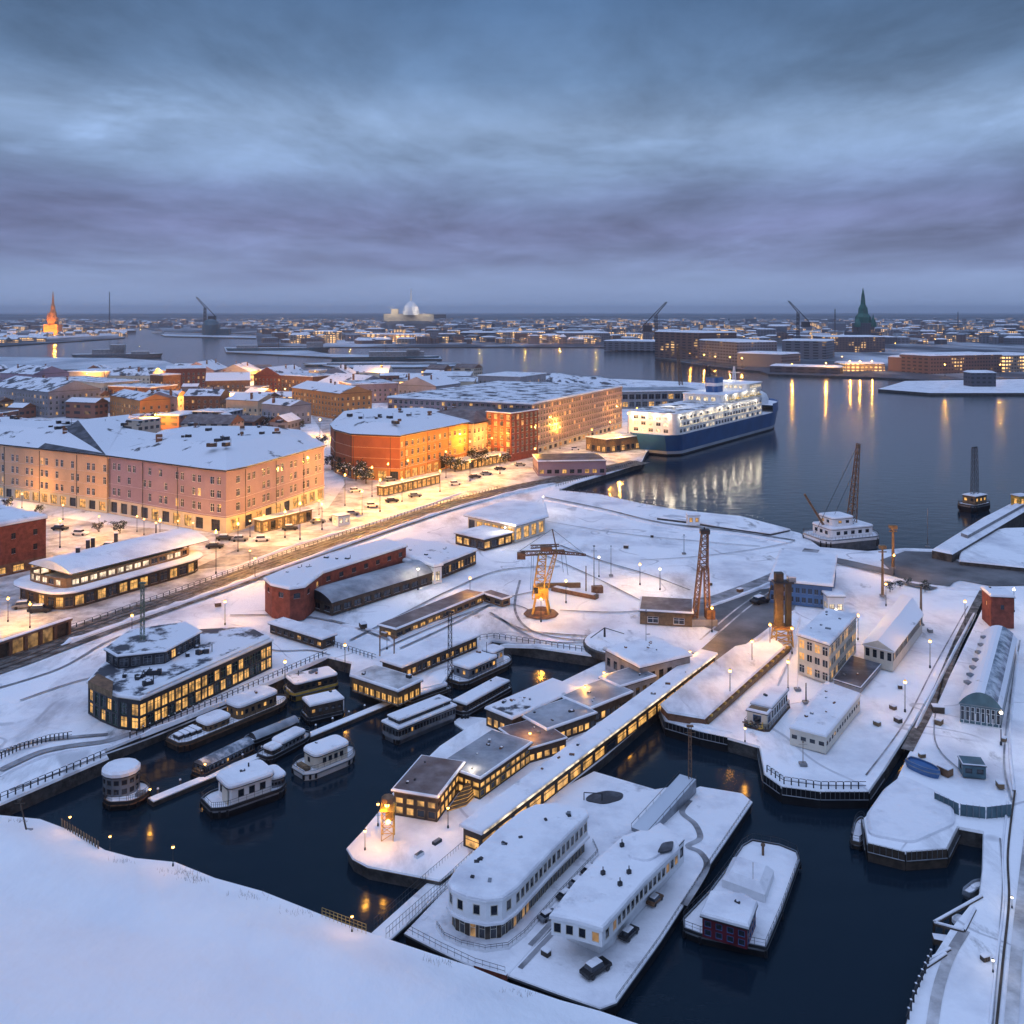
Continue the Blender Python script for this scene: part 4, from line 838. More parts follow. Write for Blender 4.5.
# ================================================================== BOATS AND PIERS
def boat_outline(L, W, bow=0.35, stern=0.12, n=10, p=2.2):
    "pointed/rounded hull plan, bow towards +x"
    top = []
    for i in range(n + 1):      # stern round
        t_ = i / n; top.append((-L / 2 + stern * L * t_, W / 2 * (0.62 + 0.38 * math.sin(t_ * math.pi / 2)) if stern else W / 2))
    for i in range(1, n + 1):
        t_ = i / n; top.append((L / 2 - bow * L * (1 - t_), W / 2 * (1 - t_ ** p) ** 0.7))
    pts = [Vector((x, -y)) for x, y in top] + [Vector((x, y)) for x, y in reversed(top) if y > 0.02]
    return pts
def hull(root, p, zd, m='black_hull', strake='grey_metal', bul=0.35, taper=0.35, deck='snow', rail=True, off=None):
    p = ccw(p); mb = MB(m, strake); a = offset(p, -taper)
    mb.ring(a, -0.6, p, zd * 0.8, m); o1 = offset(p, 0.06)
    mb.ring(p, zd * 0.8, o1, zd * 0.8, strake); mb.ring(o1, zd * 0.8, o1, zd, strake); i1 = offset(p, -0.12)
    mb.ring(o1, zd, p, zd + bul, m); i0 = offset(p, -0.14); mb.ring(p, zd + bul, i0, zd + bul, strake); mb.ring(i0, zd + bul, i0, zd, m)
    mb.build('hull', root, off)
    db = MB(deck); i2 = offset(p, -0.15); db.ring(i2, zd - 0.1, i2, zd + bul * 0.35, deck); db.poly(i2, zd + bul * 0.35, deck); db.build('deck', root, off)
    if rail:
        rb = MB('dark_metal'); r = offset(p, -0.06); pts = []
        for i in range(len(r)):
            q0, q1 = r[i], r[(i + 1) % len(r)]; k = max(1, round((q1 - q0).length / 1.0))
            for j in range(k): pts.append(q0.lerp(q1, j / k))
        for q0, q1 in zip(pts, pts[1:] + pts[:1]):
            rb.tube(V3(q0, zd + bul - 0.02), V3(q0, zd + bul + 0.65), 0.022, n=4); rb.tube(V3(q0, zd + bul + 0.63), V3(q1, zd + bul + 0.63), 0.022, n=4); rb.tube(V3(q0, zd + bul + 0.33), V3(q1, zd + bul + 0.33), 0.014, n=3)
        rb.build('railing', root, off)
        for i in range(0, len(p), max(1, len(p) // 9)):
            q = p[i]; fb = MB('black_hull'); fb.tube((q.x, q.y, zd * 0.25), (q.x, q.y, zd * 0.95), 0.16, n=7); fb.build('fender', root, off)
def cabin(root, p, z0, h, wallm='white_paint', rows=((0.45, 0.85),), pitch=0.8, ww=0.55, lit=0.2, top='snow', th=0.3, over=0.15, frame='dark_metal', roofk='flat', off=None, litm='lit_window', mull=0, name='cabin', allsides=True, eave='dark_metal', rise=None, wname=None, split=None):
    p = ccw(p); mb = MB(wallm)
    for i in range(len(p)):
        a, b = p[i], p[(i + 1) % len(p)]
        if (b - a).length < 0.02: continue
        wall_face(mb, root, a, b, z0, z0 + h, [(z0 + h * r0, z0 + h * r1) for r0, r1 in rows], wallm, pitch, ww, lit, frame, mull, 0.06, off=off, litm=litm)
    mb.build(name, root, off); rb = MB()
    if roofk == 'flat': snow_roof(rb, p, z0 + h, th, over, top, 'snow', eave)
    elif roofk == 'barrel': barrel_roof(rb, p, z0 + h, rise or th, over, top, eave, end=wallm, split=split)
    elif roofk == 'gable': gable_roof(rb, p, z0 + h, rise or th, over, top, eave, wallm)
    ro = rb.build(wname or 'roof', root, off); ar = abs(area(p)); 
    if roofk == 'flat' and ar > 14 and name in ('cabin',):
        for _ in range(min(9, int(ar / 14))):
            q = cen(p) + (random.choice(p) - cen(p)) * random.uniform(0.1, 0.7); vb = MB('dark_metal', 'snow'); s_ = random.uniform(0.14, 0.34); rz = random.uniform(0, 3); zt = z0 + h + th + 0.1
            vb.box((q.x, q.y, zt + s_ * 0.3), (s_ * random.uniform(1, 3), s_, s_ * 0.9), random.choice(['dark_metal', 'grey_metal', 'brick_brown']), rz)
            if random.random() < 0.6: vb.box((q.x + 0.04, q.y, zt + s_ * 0.8), (s_, s_ * 1.1, 0.08), 'snow', rz)
            vb.build('roof_vent', ro, off)
def small(root, name, fn, off=None):
    mb = MB('dark_metal'); fn(mb); return mb.build(name, root, off)
def boat(name, label, cat, stern_px, bow_px, W, zd=0.9, group=None, outline=None, **kw):
    A, B = G(*stern_px, 0).to_2d(), G(*bow_px, 0).to_2d(); c = (A + B) / 2; d = B - A
    root = thing(name, label, cat, V3(c, 0), math.atan2(d.y, d.x), group); L = d.length
    p = boat_outline(L, W, **(outline or {})); hull(root, p, zd, **kw); return root, L

# --- houseboats in the left basin
r, L = boat('houseboat', 'round houseboat with drum shaped snow capped cabin moored beside the snowy hill', 'houseboat', (108, 801), (150, 799), 5.2, 0.8, outline=dict(bow=0.45, stern=0.25), strake='rust_metal')
drum = [Vector((-1.2 + 2.15 * math.cos(a), 0.9 + 2.0 * math.sin(a))) for a in [2 * math.pi * i / 14 for i in range(14)]]
cabin(r, drum, 0.9, 2.3, 'grey_metal', ((0.12, 0.40), (0.60, 0.86)), 0.75, 0.62, 0.08, th=0.75, over=0.15, frame='timber_dark')
small(r, 'hatch', lambda m: m.box((1.6, -0.8, 1.15), (1.0, 0.9, 0.4), 'grey_metal')); small(r, 'flagpole', lambda m: m.tube((1.2, 0.3, 0.9), (1.2, 0.3, 3.0), 0.04))
r, L = boat('houseboat', 'large dark houseboat with curved white snow roof and pale gable, nearest the open water', 'houseboat', (206, 815), (284, 788), 5.0, 1.1, outline=dict(bow=0.22, stern=0.2))
cabin(r, rounded(rect(L * 0.55, 3.9, -0.2, -0.2), 0.7, 3), 1.2, 2.0, 'white_paint', ((0.35, 0.8),), 1.0, 0.75, 0.1, th=0.55, over=0.3, roofk='flat')
cabin(r, rounded(rect(L * 0.2, 3.2, L * 0.36, 0), 0.8, 3), 1.2, 1.0, 'grey_metal', ((0.3, 0.7),), 0.7, 0.4, 0, th=0.4)
small(r, 'end_panel', lambda m: m.box((-L * 0.275 - 0.32, -1.0, 2.0), (0.1, 1.6, 1.9), 'cream_paint')); small(r, 'chimney', lambda m: m.tube((0.6, 0.6, 3.4), (0.6, 0.6, 4.3), 0.1))
r, L = boat('tour_boat', 'white tour boat with rounded snow roof and railings in the basin centre', 'boat', (298, 778), (353, 756), 4.2, 0.9, m='white_paint', outline=dict(bow=0.3, stern=0.2))
cabin(r, rounded(rect(L * 0.62, 3.2, 0, 0), 0.9, 4), 1.0, 1.5, 'cream_paint', ((0.35, 0.8),), 0.75, 0.55, 0.15, th=0.55, over=0.15)
small(r, 'bow_seat', lambda m: m.box((-L * 0.4, 0, 1.2), (0.7, 2.2, 0.4), 'wood')); small(r, 'mast', lambda m: m.tube((L * 0.3, 0, 2.4), (L * 0.3, 0, 4.2), 0.04))
r, L = boat('barge', 'long barge with two humped snow roofs moored along the glass hall quay', 'barge', (172, 750), (286, 703), 4.6, 1.0, outline=dict(bow=0.2, stern=0.08), m='timber_dark', strake='rust_metal')
cabin(r, rounded(rect(L * 0.36, 3.4, L * 0.18, 0.1), 0.8, 3), 1.1, 1.6, 'wood', ((0.35, 0.75),), 0.9, 0.55, 0.3, th=0.6)
cabin(r, rounded(rect(L * 0.2, 3.0, -L * 0.16, 0.1), 0.7, 3), 1.1, 0.8, 'wood', ((0.35, 0.75),), 0.9, 0.5, 0, th=0.5)
for i in range(4): small(r, 'deck_box', lambda m: (m.box((-L * 0.33 - i * 0.9 + 0.5, 0.3, 1.4), (0.7, 2.2 - 0.3 * i, 0.45), 'dark_metal'), m.box((-L * 0.33 - i * 0.9 + 0.5, 0.3, 1.68), (0.72, 2.2 - 0.3 * i, 0.14), 'snow')))
r, L = boat('houseboat', 'flat roofed houseboat with ochre lower hull at the top of the left basin', 'houseboat', (287, 698), (336, 686), 4.4, 1.0, m='yellow_metal', outline=dict(bow=0.15, stern=0.06))
cabin(r, rounded(rect(L * 0.86, 3.8), 0.6, 3), 1.1, 1.3, 'timber_dark', ((0.35, 0.75),), 0.9, 0.6, 0.25, th=0.35, top='roof_snow')
small(r, 'roof_box', lambda m: m.box((0.4, 0.4, 3.1), (1.6, 0.5, 0.4), 'grey_metal', 0.4)); small(r, 'stove_pipe', lambda m: m.tube((-2, 0.6, 2.7), (-2, 0.6, 3.6), 0.09))
r, L = boat('houseboat', 'short houseboat with pale corrugated end wall beside the long pontoon', 'houseboat', (304, 722), (342, 713), 3.6, 0.8, outline=dict(bow=0.12, stern=0.06))
cabin(r, rect(L * 0.86, 3.0), 0.9, 1.7, 'timber_dark', ((0.4, 0.75),), 0.9, 0.55, 0.1, th=0.5)
small(r, 'end_wall', lambda m: [m.box((L * 0.44, -1.5 + 0.2 * i, 1.8), (0.12, 0.13, 2.0), 'white_paint') for i in range(16)])
r, L = boat('narrowboat', 'narrow boat with long glazed barrel roof and lit waterline beside the pontoon', 'boat', (196, 780), (252, 752), 2.7, 0.6, outline=dict(bow=0.12, stern=0.08), strake='rust_metal')
cabin(r, rect(L * 0.84, 2.0), 0.7, 0.9, 'grey_metal', ((0.25, 0.8),), 0.6, 0.42, 0.12, th=0.6, rise=0.6, roofk='barrel', top='glass_roof'); small(r, 'bow_locker', lambda m: m.box((-L * 0.45, 0, 0.95), (0.5, 1.4, 0.5), 'wood'))
r, L = boat('workboat', 'small workboat heaped with snow tied to the middle of the pontoon', 'boat', (262, 763), (309, 738), 2.9, 0.7, outline=dict(bow=0.3, stern=0.1), strake='grey_metal')
cabin(r, rounded(rect(L * 0.5, 2.0, 0.5), 0.4, 3), 0.8, 0.8, 'grey_metal', ((0.3, 0.8),), 0.6, 0.4, 0, th=0.5); cabin(r, rounded(rect(L * 0.2, 1.8, -L * 0.28), 0.3, 3), 0.8, 0.5, 'timber_dark', (), th=0.4)
r, L = boat('workboat', 'low covered boat under a grey tarpaulin behind the pontoon', 'boat', (247, 746), (300, 724), 2.4, 0.6, outline=dict(bow=0.3, stern=0.1), rail=False)
mb = MB('roof_grey'); barrel_roof(mb, rect(L * 0.8, 1.9), 0.7, 0.7, 0.05, 'roof_grey'); mb.build('tarpaulin', r)
r, L = boat('houseboat', 'grey panelled houseboat with glazed snowy roof lying alone in mid basin', 'houseboat', (389, 742), (449, 717), 3.7, 0.8, outline=dict(bow=0.05, stern=0.04), m='grey_metal')
cabin(r, rect(L * 0.95, 3.4), 0.9, 1.2, 'grey_metal', ((0.2, 0.75),), 0.55, 0.4, 0.12, th=0.35, over=0.2); cabin(r, rect(L * 0.85, 2.4), 2.5, 0.45, 'dark_metal', ((0.2, 0.9),), 0.8, 0.7, 0, th=0.25, top='roof_snow', wname='upper_roof', name='clerestory')
r, L = boat('ferry_boat', 'small ferry with snowy wheelhouse moored by the boathouse', 'boat', (452, 688), (508, 662), 5.0, 1.0, outline=dict(bow=0.25, stern=0.1), m='timber_dark')
cabin(r, rounded(rect(L * 0.5, 3.6, -L * 0.1), 0.5, 3), 1.1, 1.5, 'grey_metal', ((0.35, 0.8),), 0.8, 0.6, 0.25, th=0.5); cabin(r, rounded(rect(L * 0.2, 2.6, L * 0.22), 0.4, 3), 1.1, 2.1, 'white_paint', ((0.5, 0.85),), 0.8, 0.6, 0.3, th=0.35)
small(r, 'mast', lambda m: m.tube((L * 0.1, 0, 2.8), (L * 0.1, 0, 5.0), 0.05))
r, L = boat('barge', 'slim dark barge with one long snow covered hatch beside the black mast', 'barge', (456, 718), (506, 690), 3.6, 0.8, outline=dict(bow=0.1, stern=0.06))
cabin(r, rect(L * 0.85, 2.4), 0.9, 0.9, 'timber_dark', ((0.3, 0.7),), 0.7, 0.5, 0.0, th=0.35)
small(r, 'winch', lambda m: m.box((-L * 0.44, 0, 1.2), (0.5, 1.2, 0.6), 'rust_metal'))
r, L = boat('sledge_boat', 'flat raft heaped with snow below the black mast', 'raft', (402, 706), (447, 690), 3.4, 0.6, outline=dict(bow=0.1, stern=0.06), m='timber_dark', rail=False)
cabin(r, rounded(rect(L * 0.8, 2.6), 0.5, 3), 0.65, 0.6, 'timber_dark', (), th=0.5); small(r, 'bollard', lambda m: m.lathe([(0.15, 0), (0.15, 0.5), (0.25, 0.6)], (L * 0.45, 0, 0.7)))
# long pontoon
po = thing('pontoon', 'long narrow snow dusted pontoon crossing the left basin', 'pontoon', G(280, 745, 0))
A_, B_ = G(150, 800, 0.6).to_2d(), G(418, 690, 0.6).to_2d(); d_ = (B_ - A_).normalized(); n_ = Vector((-d_.y, d_.x)); w_ = 0.75
mb = MB('timber_dark', 'snow'); pp = [A_ - n_ * w_, B_ - n_ * w_, B_ + n_ * w_, A_ + n_ * w_]; mb.prism(pp, -0.3, 0.5, 'timber_dark'); mb.build('float', po, po.location)
mb = MB('snow_field'); mb.prism(offset(ccw(pp), -0.1), 0.503, 0.62, 'snow_field'); mb.build('snow_cover', po, po.location)
k = 0; L_ = (B_ - A_).length
pm = None
for s_ in range(int(L_ / 3)):
    c_ = A_ + d_ * (s_ * 3 + 1.5) + n_ * (w_ + 0.12) - Vector((po.location.x, po.location.y))
    if pm is None: mb = MB('timber_dark', 'snow'); mb.lathe([(0.14, -1), (0.14, 1.1)], n=6); mb.lathe([(0.16, 1.1), (0.1, 1.25)], n=6, m='snow'); o = mb.build('mooring_post', po); pm = o
    else: o = pm.copy(); COL.objects.link(o)
    o.location = (c_.x, c_.y, 0)
# patch of drifting ice beside the lit pier
mb = MB('snow_field'); mb.prism(rounded(PP([(452, 722), (462, 716), (487, 718), (500, 724), (487, 733), (466, 731)], 0.2), 1, 3), -0.1, 0.2, 'snow_field'); struct(mb.build('ice_floe'))

# --- the long lit pier with its halls
CP = [(347, 848), (353, 858), (368, 866), (440, 880), (480, 850), (546, 801), (603, 757), (663, 706), (720, 659), (700, 645), (640, 646), (600, 663), (520, 702), (470, 726), (440, 746), (397, 787), (386, 803), (362, 832)]
cpl = ccw(PP(CP, 1.5)); mb = MB('quay_stone', 'snow_field'); mb.ring(offset(cpl, -0.25), -1, cpl, 1.2, 'quay_stone'); mb.ring(cpl, 1.2, offset(cpl, 0.08), 1.35, 'wood'); mb.ring(offset(cpl, 0.08), 1.35, cpl, 1.52, 'snow_field'); mb.poly(cpl, 1.52, 'snow_field'); struct(mb.build('pier'))
def hall(name, label, cat, a, b, z, dep, z0, top_z=None, quad=None, **kw):
    c = ccw(PP(quad, z)) if quad else rectpx(a, b, z, dep); z = top_z or z; root = thing(name, label, cat, V3(cen(c), z0)); cabin(root, c, z0, z - z0, off=root.location, **kw); return root
g_ = hall('pier_gallery', 'long gallery with snowy roof and golden lit panels along the right side of the pier', 'building', (481, 853), (715, 668), 1.53, 2.4, 1.53, top_z=3.7, wallm='timber_dark', rows=((0.04, 0.62),), pitch=3.0, ww=2.6, lit=0.95, top='snow', th=0.3, over=0.35, eave='white_paint', frame='timber_dark', mull=0)
A_, B_ = G(481, 853, 1.53).to_2d(), G(715, 668, 1.53).to_2d(); d_ = (B_ - A_).normalized(); n_ = Vector((d_.y, -d_.x)); c_ = (A_ + B_) / 2 + n_ * 0.42; mb = MB('lit_white'); mb.box((c_.x, c_.y, 3.82), ((B_ - A_).length, 0.08, 0.16), 'lit_white', math.atan2(d_.y, d_.x)); mb.build('eaves_light', g_, g_.location)
h1 = hall('pier_hall', 'glass fronted hall with brown glazed roof behind the lamp tower', 'building', (394, 791), (437, 798), 4.3, 8.5, 1.52, wallm='timber_dark', rows=((0.08, 0.40), (0.52, 0.78)), pitch=1.05, ww=0.96, lit=0.85, top='roof_brown', th=0.25, over=0.3, frame='wood', eave='wood')
h2 = hall('pier_hall', 'hall with grey patchy snow roof and glowing right side in the middle of the pier', 'building', (480, 779), (530, 744), 4.0, 6.0, 1.52, wallm='timber_dark', rows=((0.08, 0.42), (0.54, 0.78)), pitch=1.0, ww=0.92, lit=0.9, top='roof_grey', th=0.25, over=0.3, frame='yellow_metal')
hall('pier_hall', 'low hall with flat brown roof right of the glowing middle hall', 'building', (528, 750), (566, 739), 3.3, 7.0, 1.52, wallm='timber_dark', rows=((0.12, 0.62),), pitch=1.0, ww=0.93, lit=0.9, top='roof_brown', th=0.2, over=0.2)
hall('pier_hall', 'grey roofed hall halfway along the pier beside the gallery', 'building', (547, 731), (596, 714), 3.5, 6.0, 1.52, wallm='timber_dark', rows=((0.12, 0.6),), pitch=1.0, ww=0.93, lit=0.5, top='roof_grey', th=0.3, over=0.2)
hall('pier_hall', 'smooth grey roofed hall further along the pier below the white lamp', 'building', (590, 710), (632, 693), 3.7, 6.0, 1.52, wallm='timber_dark', rows=((0.12, 0.6),), pitch=1.0, ww=0.93, lit=0.4, top='roof_grey', th=0.3, over=0.2)
hall('pier_hall', 'small grey hall with dark hatch near the landward end of the pier', 'building', (620, 688), (655, 677), 4.0, 4.5, 1.52, wallm='concrete', rows=((0.2, 0.7),), pitch=1.2, ww=0.8, lit=0.1, top='roof_grey', th=0.3, over=0.2)
hall('pier_hall', 'wide snow covered shed at the landward end of the pier', 'building', (640, 668), (690, 656), 5.2, 9, 1.9, wallm='concrete', rows=((0.3, 0.7),), pitch=1.5, ww=0.9, lit=0.0, top='snow', th=0.5, over=0.3)
lb = hall('pier_pavilion', 'snow roofed pavilion with lit strip on the left edge of the pier', 'building', (512, 720), (578, 690), 3.8, 5.0, 1.52, wallm='timber_dark', rows=((0.1, 0.6),), pitch=1.0, ww=0.93, lit=0.85, top='roof_snow', th=0.4, over=0.2)
st = thing('staircase', 'golden lit stepped terrace between the glass hall and the gallery', 'stairs', G(470, 800, 1.52))
mb = MB('wood'); pq = ccw(PP([(447, 812), (466, 806), (500, 772), (482, 772)], 1.52)); 
for k in range(7):
    t_ = k / 7; q = [pq[0].lerp(pq[3], 0), pq[1], pq[2], pq[3]]; c_ = cen(pq); qq = [c_ + (p - c_) * (1 - 0.12 * k) for p in pq]; mb.prism(qq, 1.53 + 0.25 * k, 1.53 + 0.25 * (k + 1), 'wood')
mb.build('steps', st, st.location)
mb = MB('lit_window')
for k in range(6):
    c_ = cen(pq); qq = [c_ + (p - c_) * (1 - 0.12 * k) for p in pq]
    for a, b in zip(qq, qq[1:] + qq[:1]): mb.tube(V3(a, 1.60 + 0.25 * k), V3(b, 1.60 + 0.25 * k), 0.03, n=4)
mb.build('light_strip', st, st.location)
for (x, y, lab) in ((437, 843, 'dark hatch on the snowy bow end of the lit pier'), (419, 856, 'small white hatch near the tip of the lit pier'), (474, 827, 'rusty winch in front of the long gallery')):
    c_ = G(x, y, 1.52); rt = thing('hatch', lab, 'hatch', c_); mb = MB('dark_metal', 'white_paint', 'rust_metal'); k = 'dark_metal' if 'dark' in lab else ('white_paint' if 'white' in lab else 'rust_metal')
    mb.box((0, 0, 0.15), (1.1, 0.5, 0.3), k, 0.9); mb.build('coaming', rt); mb = MB('grey_metal'); mb.box((0, 0, 0.33), (1.0, 0.4, 0.06), 'grey_metal', 0.9); mb.tube((-0.2, -0.2, 0.38), (0.2, 0.2, 0.38), 0.03); mb.build('lid', rt)

# --- the two foreground barges
def float_deck(name, label, px, z, m='black_hull', top='snow', kind='barge'):
    p = ccw(PP(px, z)); root = thing(name, label, kind, V3(cen(p), 0)); mb = MB(m, 'rust_metal'); a = offset(p, -0.2)
    mb.ring(a, -0.6, p, z - 0.35, m); o1 = offset(p, 0.07); mb.ring(p, z - 0.35, o1, z - 0.33, 'grey_metal'); mb.ring(o1, z - 0.33, o1, z - 0.14, 'grey_metal'); mb.build('hull', root, root.location)
    mb = MB(top); i1 = offset(p, -0.12); mb.ring(o1, z - 0.14, p, z - 0.04, top); mb.ring(p, z - 0.04, i1, z, top); mb.poly(i1, z, top); mb.build('deck', root, root.location); return root, p
def railing(root, pts, z, h=0.7, step=0.7, m='dark_metal', name='railing'):
    mb = MB(m)
    for a, b in zip(pts, pts[1:]):
        k = max(1, round((b - a).length / step))
        for j in range(k + 1): q = a.lerp(b, j / k); mb.tube(V3(q, z), V3(q, z + h), 0.02, n=4)
        for hh in (h, h * 0.5): mb.tube(V3(a, z + hh), V3(b, z + hh), 0.02, n=4)
    return mb.build(name, root, root.location)
FA, fap = float_deck('barge', 'broad snow covered barge carrying the two storey white building', [(405, 932), (440, 950), (474, 966), (506, 976), (560, 916), (614, 862), (690, 783), (655, 789), (594, 771), (560, 789), (500, 838), (440, 895)], 1.5)
railing(FA, PP([(407, 932), (441, 950), (475, 966), (505, 975)], 1.5), 1.5); railing(FA, PP([(407, 931), (441, 895), (500, 839), (558, 791)], 1.5), 1.5)
mb = MB('brick_red'); q = rectpx((474, 968), (506, 978), 1.46, 0.25); mb.prism(offset(q, 0.02), 0.0, 1.7, 'brick_red', 'snow'); mb.build('brick_fender', FA, FA.location)
FB, fbp = float_deck('barge', 'long snow covered barge carrying the overhanging white building', [(508, 974), (560, 993), (600, 1007), (616, 1001), (660, 940), (705, 870), (752, 801), (742, 793), (700, 786), (668, 800), (640, 833), (600, 879)], 1.4)
railing(FB, PP([(616, 1000), (660, 939), (705, 869), (751, 801)], 1.4), 1.4, 0.35, 0.8)
DK, dkp = float_deck('pontoon', 'narrow fenced pontoon squeezed between the lit pier and the white building barge', [(372, 932), (386, 942), (440, 893), (500, 836), (552, 797), (544, 792), (490, 828), (430, 880)], 0.9, top='snow_field')
railing(DK, PP([(374, 930), (431, 879), (491, 827), (544, 792)], 0.9), 0.9, 1.1, 0.5); railing(DK, PP([(386, 940), (440, 892), (500, 835)], 0.9), 0.9, 1.1, 0.5)
# building A
roofA = ccw(PP([(447, 886), (452, 893), (466, 899), (486, 903), (503, 901), (517, 891), (553, 853), (589, 818), (586, 812), (556, 806), (535, 808), (520, 815), (497, 833), (472, 856), (455, 873)], 5.4))
ra = thing('floating_restaurant', 'two storey white building with rounded front and snow roof on the broad barge', 'building', V3(cen(roofA), 1.5))
cabin(ra, offset(roofA, -0.15), 3.5, 1.9, 'white_paint', ((0.26, 0.80),), 0.85, 0.74, 0.12, th=0.4, over=0.15, off=ra.location, frame='cream_paint', litm='lit_window_dim', eave='white_paint', name='upper_storey')
cabin(ra, offset(roofA, -0.45), 1.52, 1.75, 'timber_dark', ((0.1, 0.88),), 0.7, 0.62, 0.14, th=0.14, over=0.55, off=ra.location, frame='cream_paint', litm='lit_window_dim', eave='white_paint', name='lower_storey', wname='terrace')
for i, (x, y) in enumerate(((474, 862), (480, 861), (472, 878), (487, 880), (548, 821), (556, 819), (567, 816), (520, 838), (505, 845))):
    c_ = G(x, y, 5.85); small(ra, 'roof_vent', lambda m: [m.box((c_.x + random.uniform(-0.3, 0.3), c_.y + random.uniform(-0.3, 0.3), 5.9), (random.uniform(0.2, 0.6), random.uniform(0.15, 0.4), random.uniform(0.2, 0.4)), random.choice(['dark_metal', 'snow', 'dark_metal', 'grey_metal']), random.uniform(0, 3)) for _ in range(random.choice([1, 2, 3]))], ra.location)
mb = MB('snow'); tp_ = offset(roofA, 1.0); mb.ring(offset(roofA, 0.9), 1.5, tp_, 1.5, 'snow'); mb.ring(tp_, 1.5, tp_, 1.72, 'white_paint'); mb.poly(tp_, 1.72, 'snow'); mb.build('terrace_deck', ra, ra.location)
railing(ra, [q for q in offset(roofA, 0.9)][0:9], 1.72, 0.4, 0.6)
# building B: front part overhangs
roofB = ccw(PP([(549, 919), (575, 924), (603, 932), (614, 920), (645, 885), (680, 851), (676, 843), (662, 836), (640, 834), (622, 840), (598, 861), (574, 886)], 5.2))
rb_ = thing('floating_pavilion', 'white building with long overhanging snow roof and lit band of windows on the right barge', 'building', V3(cen(roofB), 1.4))
cabin(rb_, offset(roofB, -0.15), 3.7, 1.5, 'white_paint', ((0.2, 0.8),), 0.8, 0.7, 0.2, th=0.45, over=0.15, off=rb_.location, frame='cream_paint', litm='lit_window_dim', eave='white_paint', name='upper_storey')
lowB = ccw(PP([(566, 939), (600, 954), (612, 945), (648, 903), (684, 862), (660, 845), (610, 880)], 1.42))
cabin(rb_, lowB, 1.42, 2.28, 'white_paint', ((0.35, 0.8),), 1.1, 0.75, 0.1, th=0.1, over=0.05, off=rb_.location, frame='dark_metal', name='lower_storey', wname='ceiling')
for (x, y) in ((629, 875), (620, 887), (603, 876), (622, 848)):
    c_ = G(x, y, 5.6); small(rb_, 'roof_vent', lambda m: (m.box((c_.x, c_.y, 5.9), (0.4, 0.3, 0.4), 'dark_metal', 0.5), m.tube((c_.x, c_.y, 5.7), (c_.x, c_.y, 6.5), 0.05)), rb_.location)
mb = MB('snow'); q = offset(rounded(PP([(620, 858), (650, 866), (676, 846), (652, 834)], 5.72), 1.5, 4), -0.3); mb.prism(q, 5.6, 6.0, 'snow'); mb.build('roof_drift', rb_, rb_.location)
mb = MB('roof_dark'); q = rounded(PP([(657, 853), (662, 843), (674, 841), (672, 850)], 6.02), 0.4, 3); mb.prism(q, 5.9, 6.06, 'roof_dark'); mb.build('skylight', rb_, rb_.location)
# ramp
rm = thing('gangway', 'grey covered ramp rising between the two foreground barges', 'gangway', G(660, 805, 1.5))
A_, B_ = G(640, 833, 1.6).to_2d(), G(688, 779, 2.9).to_2d(); d_ = (B_ - A_).normalized(); n_ = Vector((-d_.y, d_.x)); w_ = 1.1
mb = MB('grey_metal', 'ice'); P0 = [V3(A_ - n_ * w_, 1.9), V3(A_ + n_ * w_, 1.9)]; P1 = [V3(B_ - n_ * w_, 3.2), V3(B_ + n_ * w_, 3.2)]
mb.face([P0[0], P1[0], P1[1], P0[1]], 'ice')
for a, b in ((P0[0], P1[0]), (P1[1], P0[1])): mb.face([a - Vector((0, 0, 1.2)), b - Vector((0, 0, 1.6)), b, a], 'grey_metal')
mb.face([P1[0] - Vector((0, 0, 1.6)), P1[1] - Vector((0, 0, 1.6)), P1[1], P1[0]], 'grey_metal'); mb.face([P0[1] - Vector((0, 0, 1.2)), P0[0] - Vector((0, 0, 1.2)), P0[0], P0[1]], 'grey_metal'); mb.build('ramp', rm, rm.location)
mb = MB('dark_metal')
for s_ in (-1, 1):
    a, b = V3(A_ + n_ * w_ * s_, 2.3), V3(B_ + n_ * w_ * s_, 3.6); mb.tube(a, b, 0.03)
    for k in range(8): c_ = a.lerp(b, k / 7); mb.tube(c_, c_ - Vector((0, 0, 0.5)), 0.025, n=4)
mb.build('handrail', rm, rm.location)
# pond shaped dark openings and paths on the barges
def deck_patch(px, z, name, m): mb = MB(m); mb.poly(ccw(rounded(PP(px, z), 0.8, 4)), z, m); return mb
bs = thing('skylight_pod', 'dark oval skylight pod on the snowy end of the broad barge', 'skylight', G(604, 797, 1.5))
mb = deck_patch([(584, 800), (590, 794), (608, 790), (624, 793), (622, 799), (604, 804)], 1.6, 'pod', 'roof_dark'); pl = ccw(rounded(PP([(584, 800), (590, 794), (608, 790), (624, 793), (622, 799), (604, 804)], 1.6), 0.8, 4)); mb.ring(pl, 1.45, pl, 1.6, 'dark_metal'); mb.build('pod', bs, bs.location)
mb = MB('dark_metal'); q0, q1 = G(584, 800, 1.5), G(602, 801, 1.5)
for q in (q0, q1): mb.tube(q, q + Vector((0, 0, 0.9)), 0.06)
mb.tube(q0 + Vector((0, 0, 0.9)), q1 + Vector((0, 0, 0.9)), 0.06); mb.build('frame', bs, bs.location)
ribbon('deck_path', [(690, 800), (682, 812), (695, 824), (700, 838), (688, 846), (700, 852), (707, 864), (700, 880), (684, 905)], 0.7, 1.43, 'tyre_track')
ribbon('deck_path', [(640, 838), (610, 872), (560, 925), (520, 968)], 0.5, 1.44, 'tyre_track')
ribbon('deck_path', [(608, 866), (570, 903), (530, 945)], 0.5, 1.54, 'tyre_track')

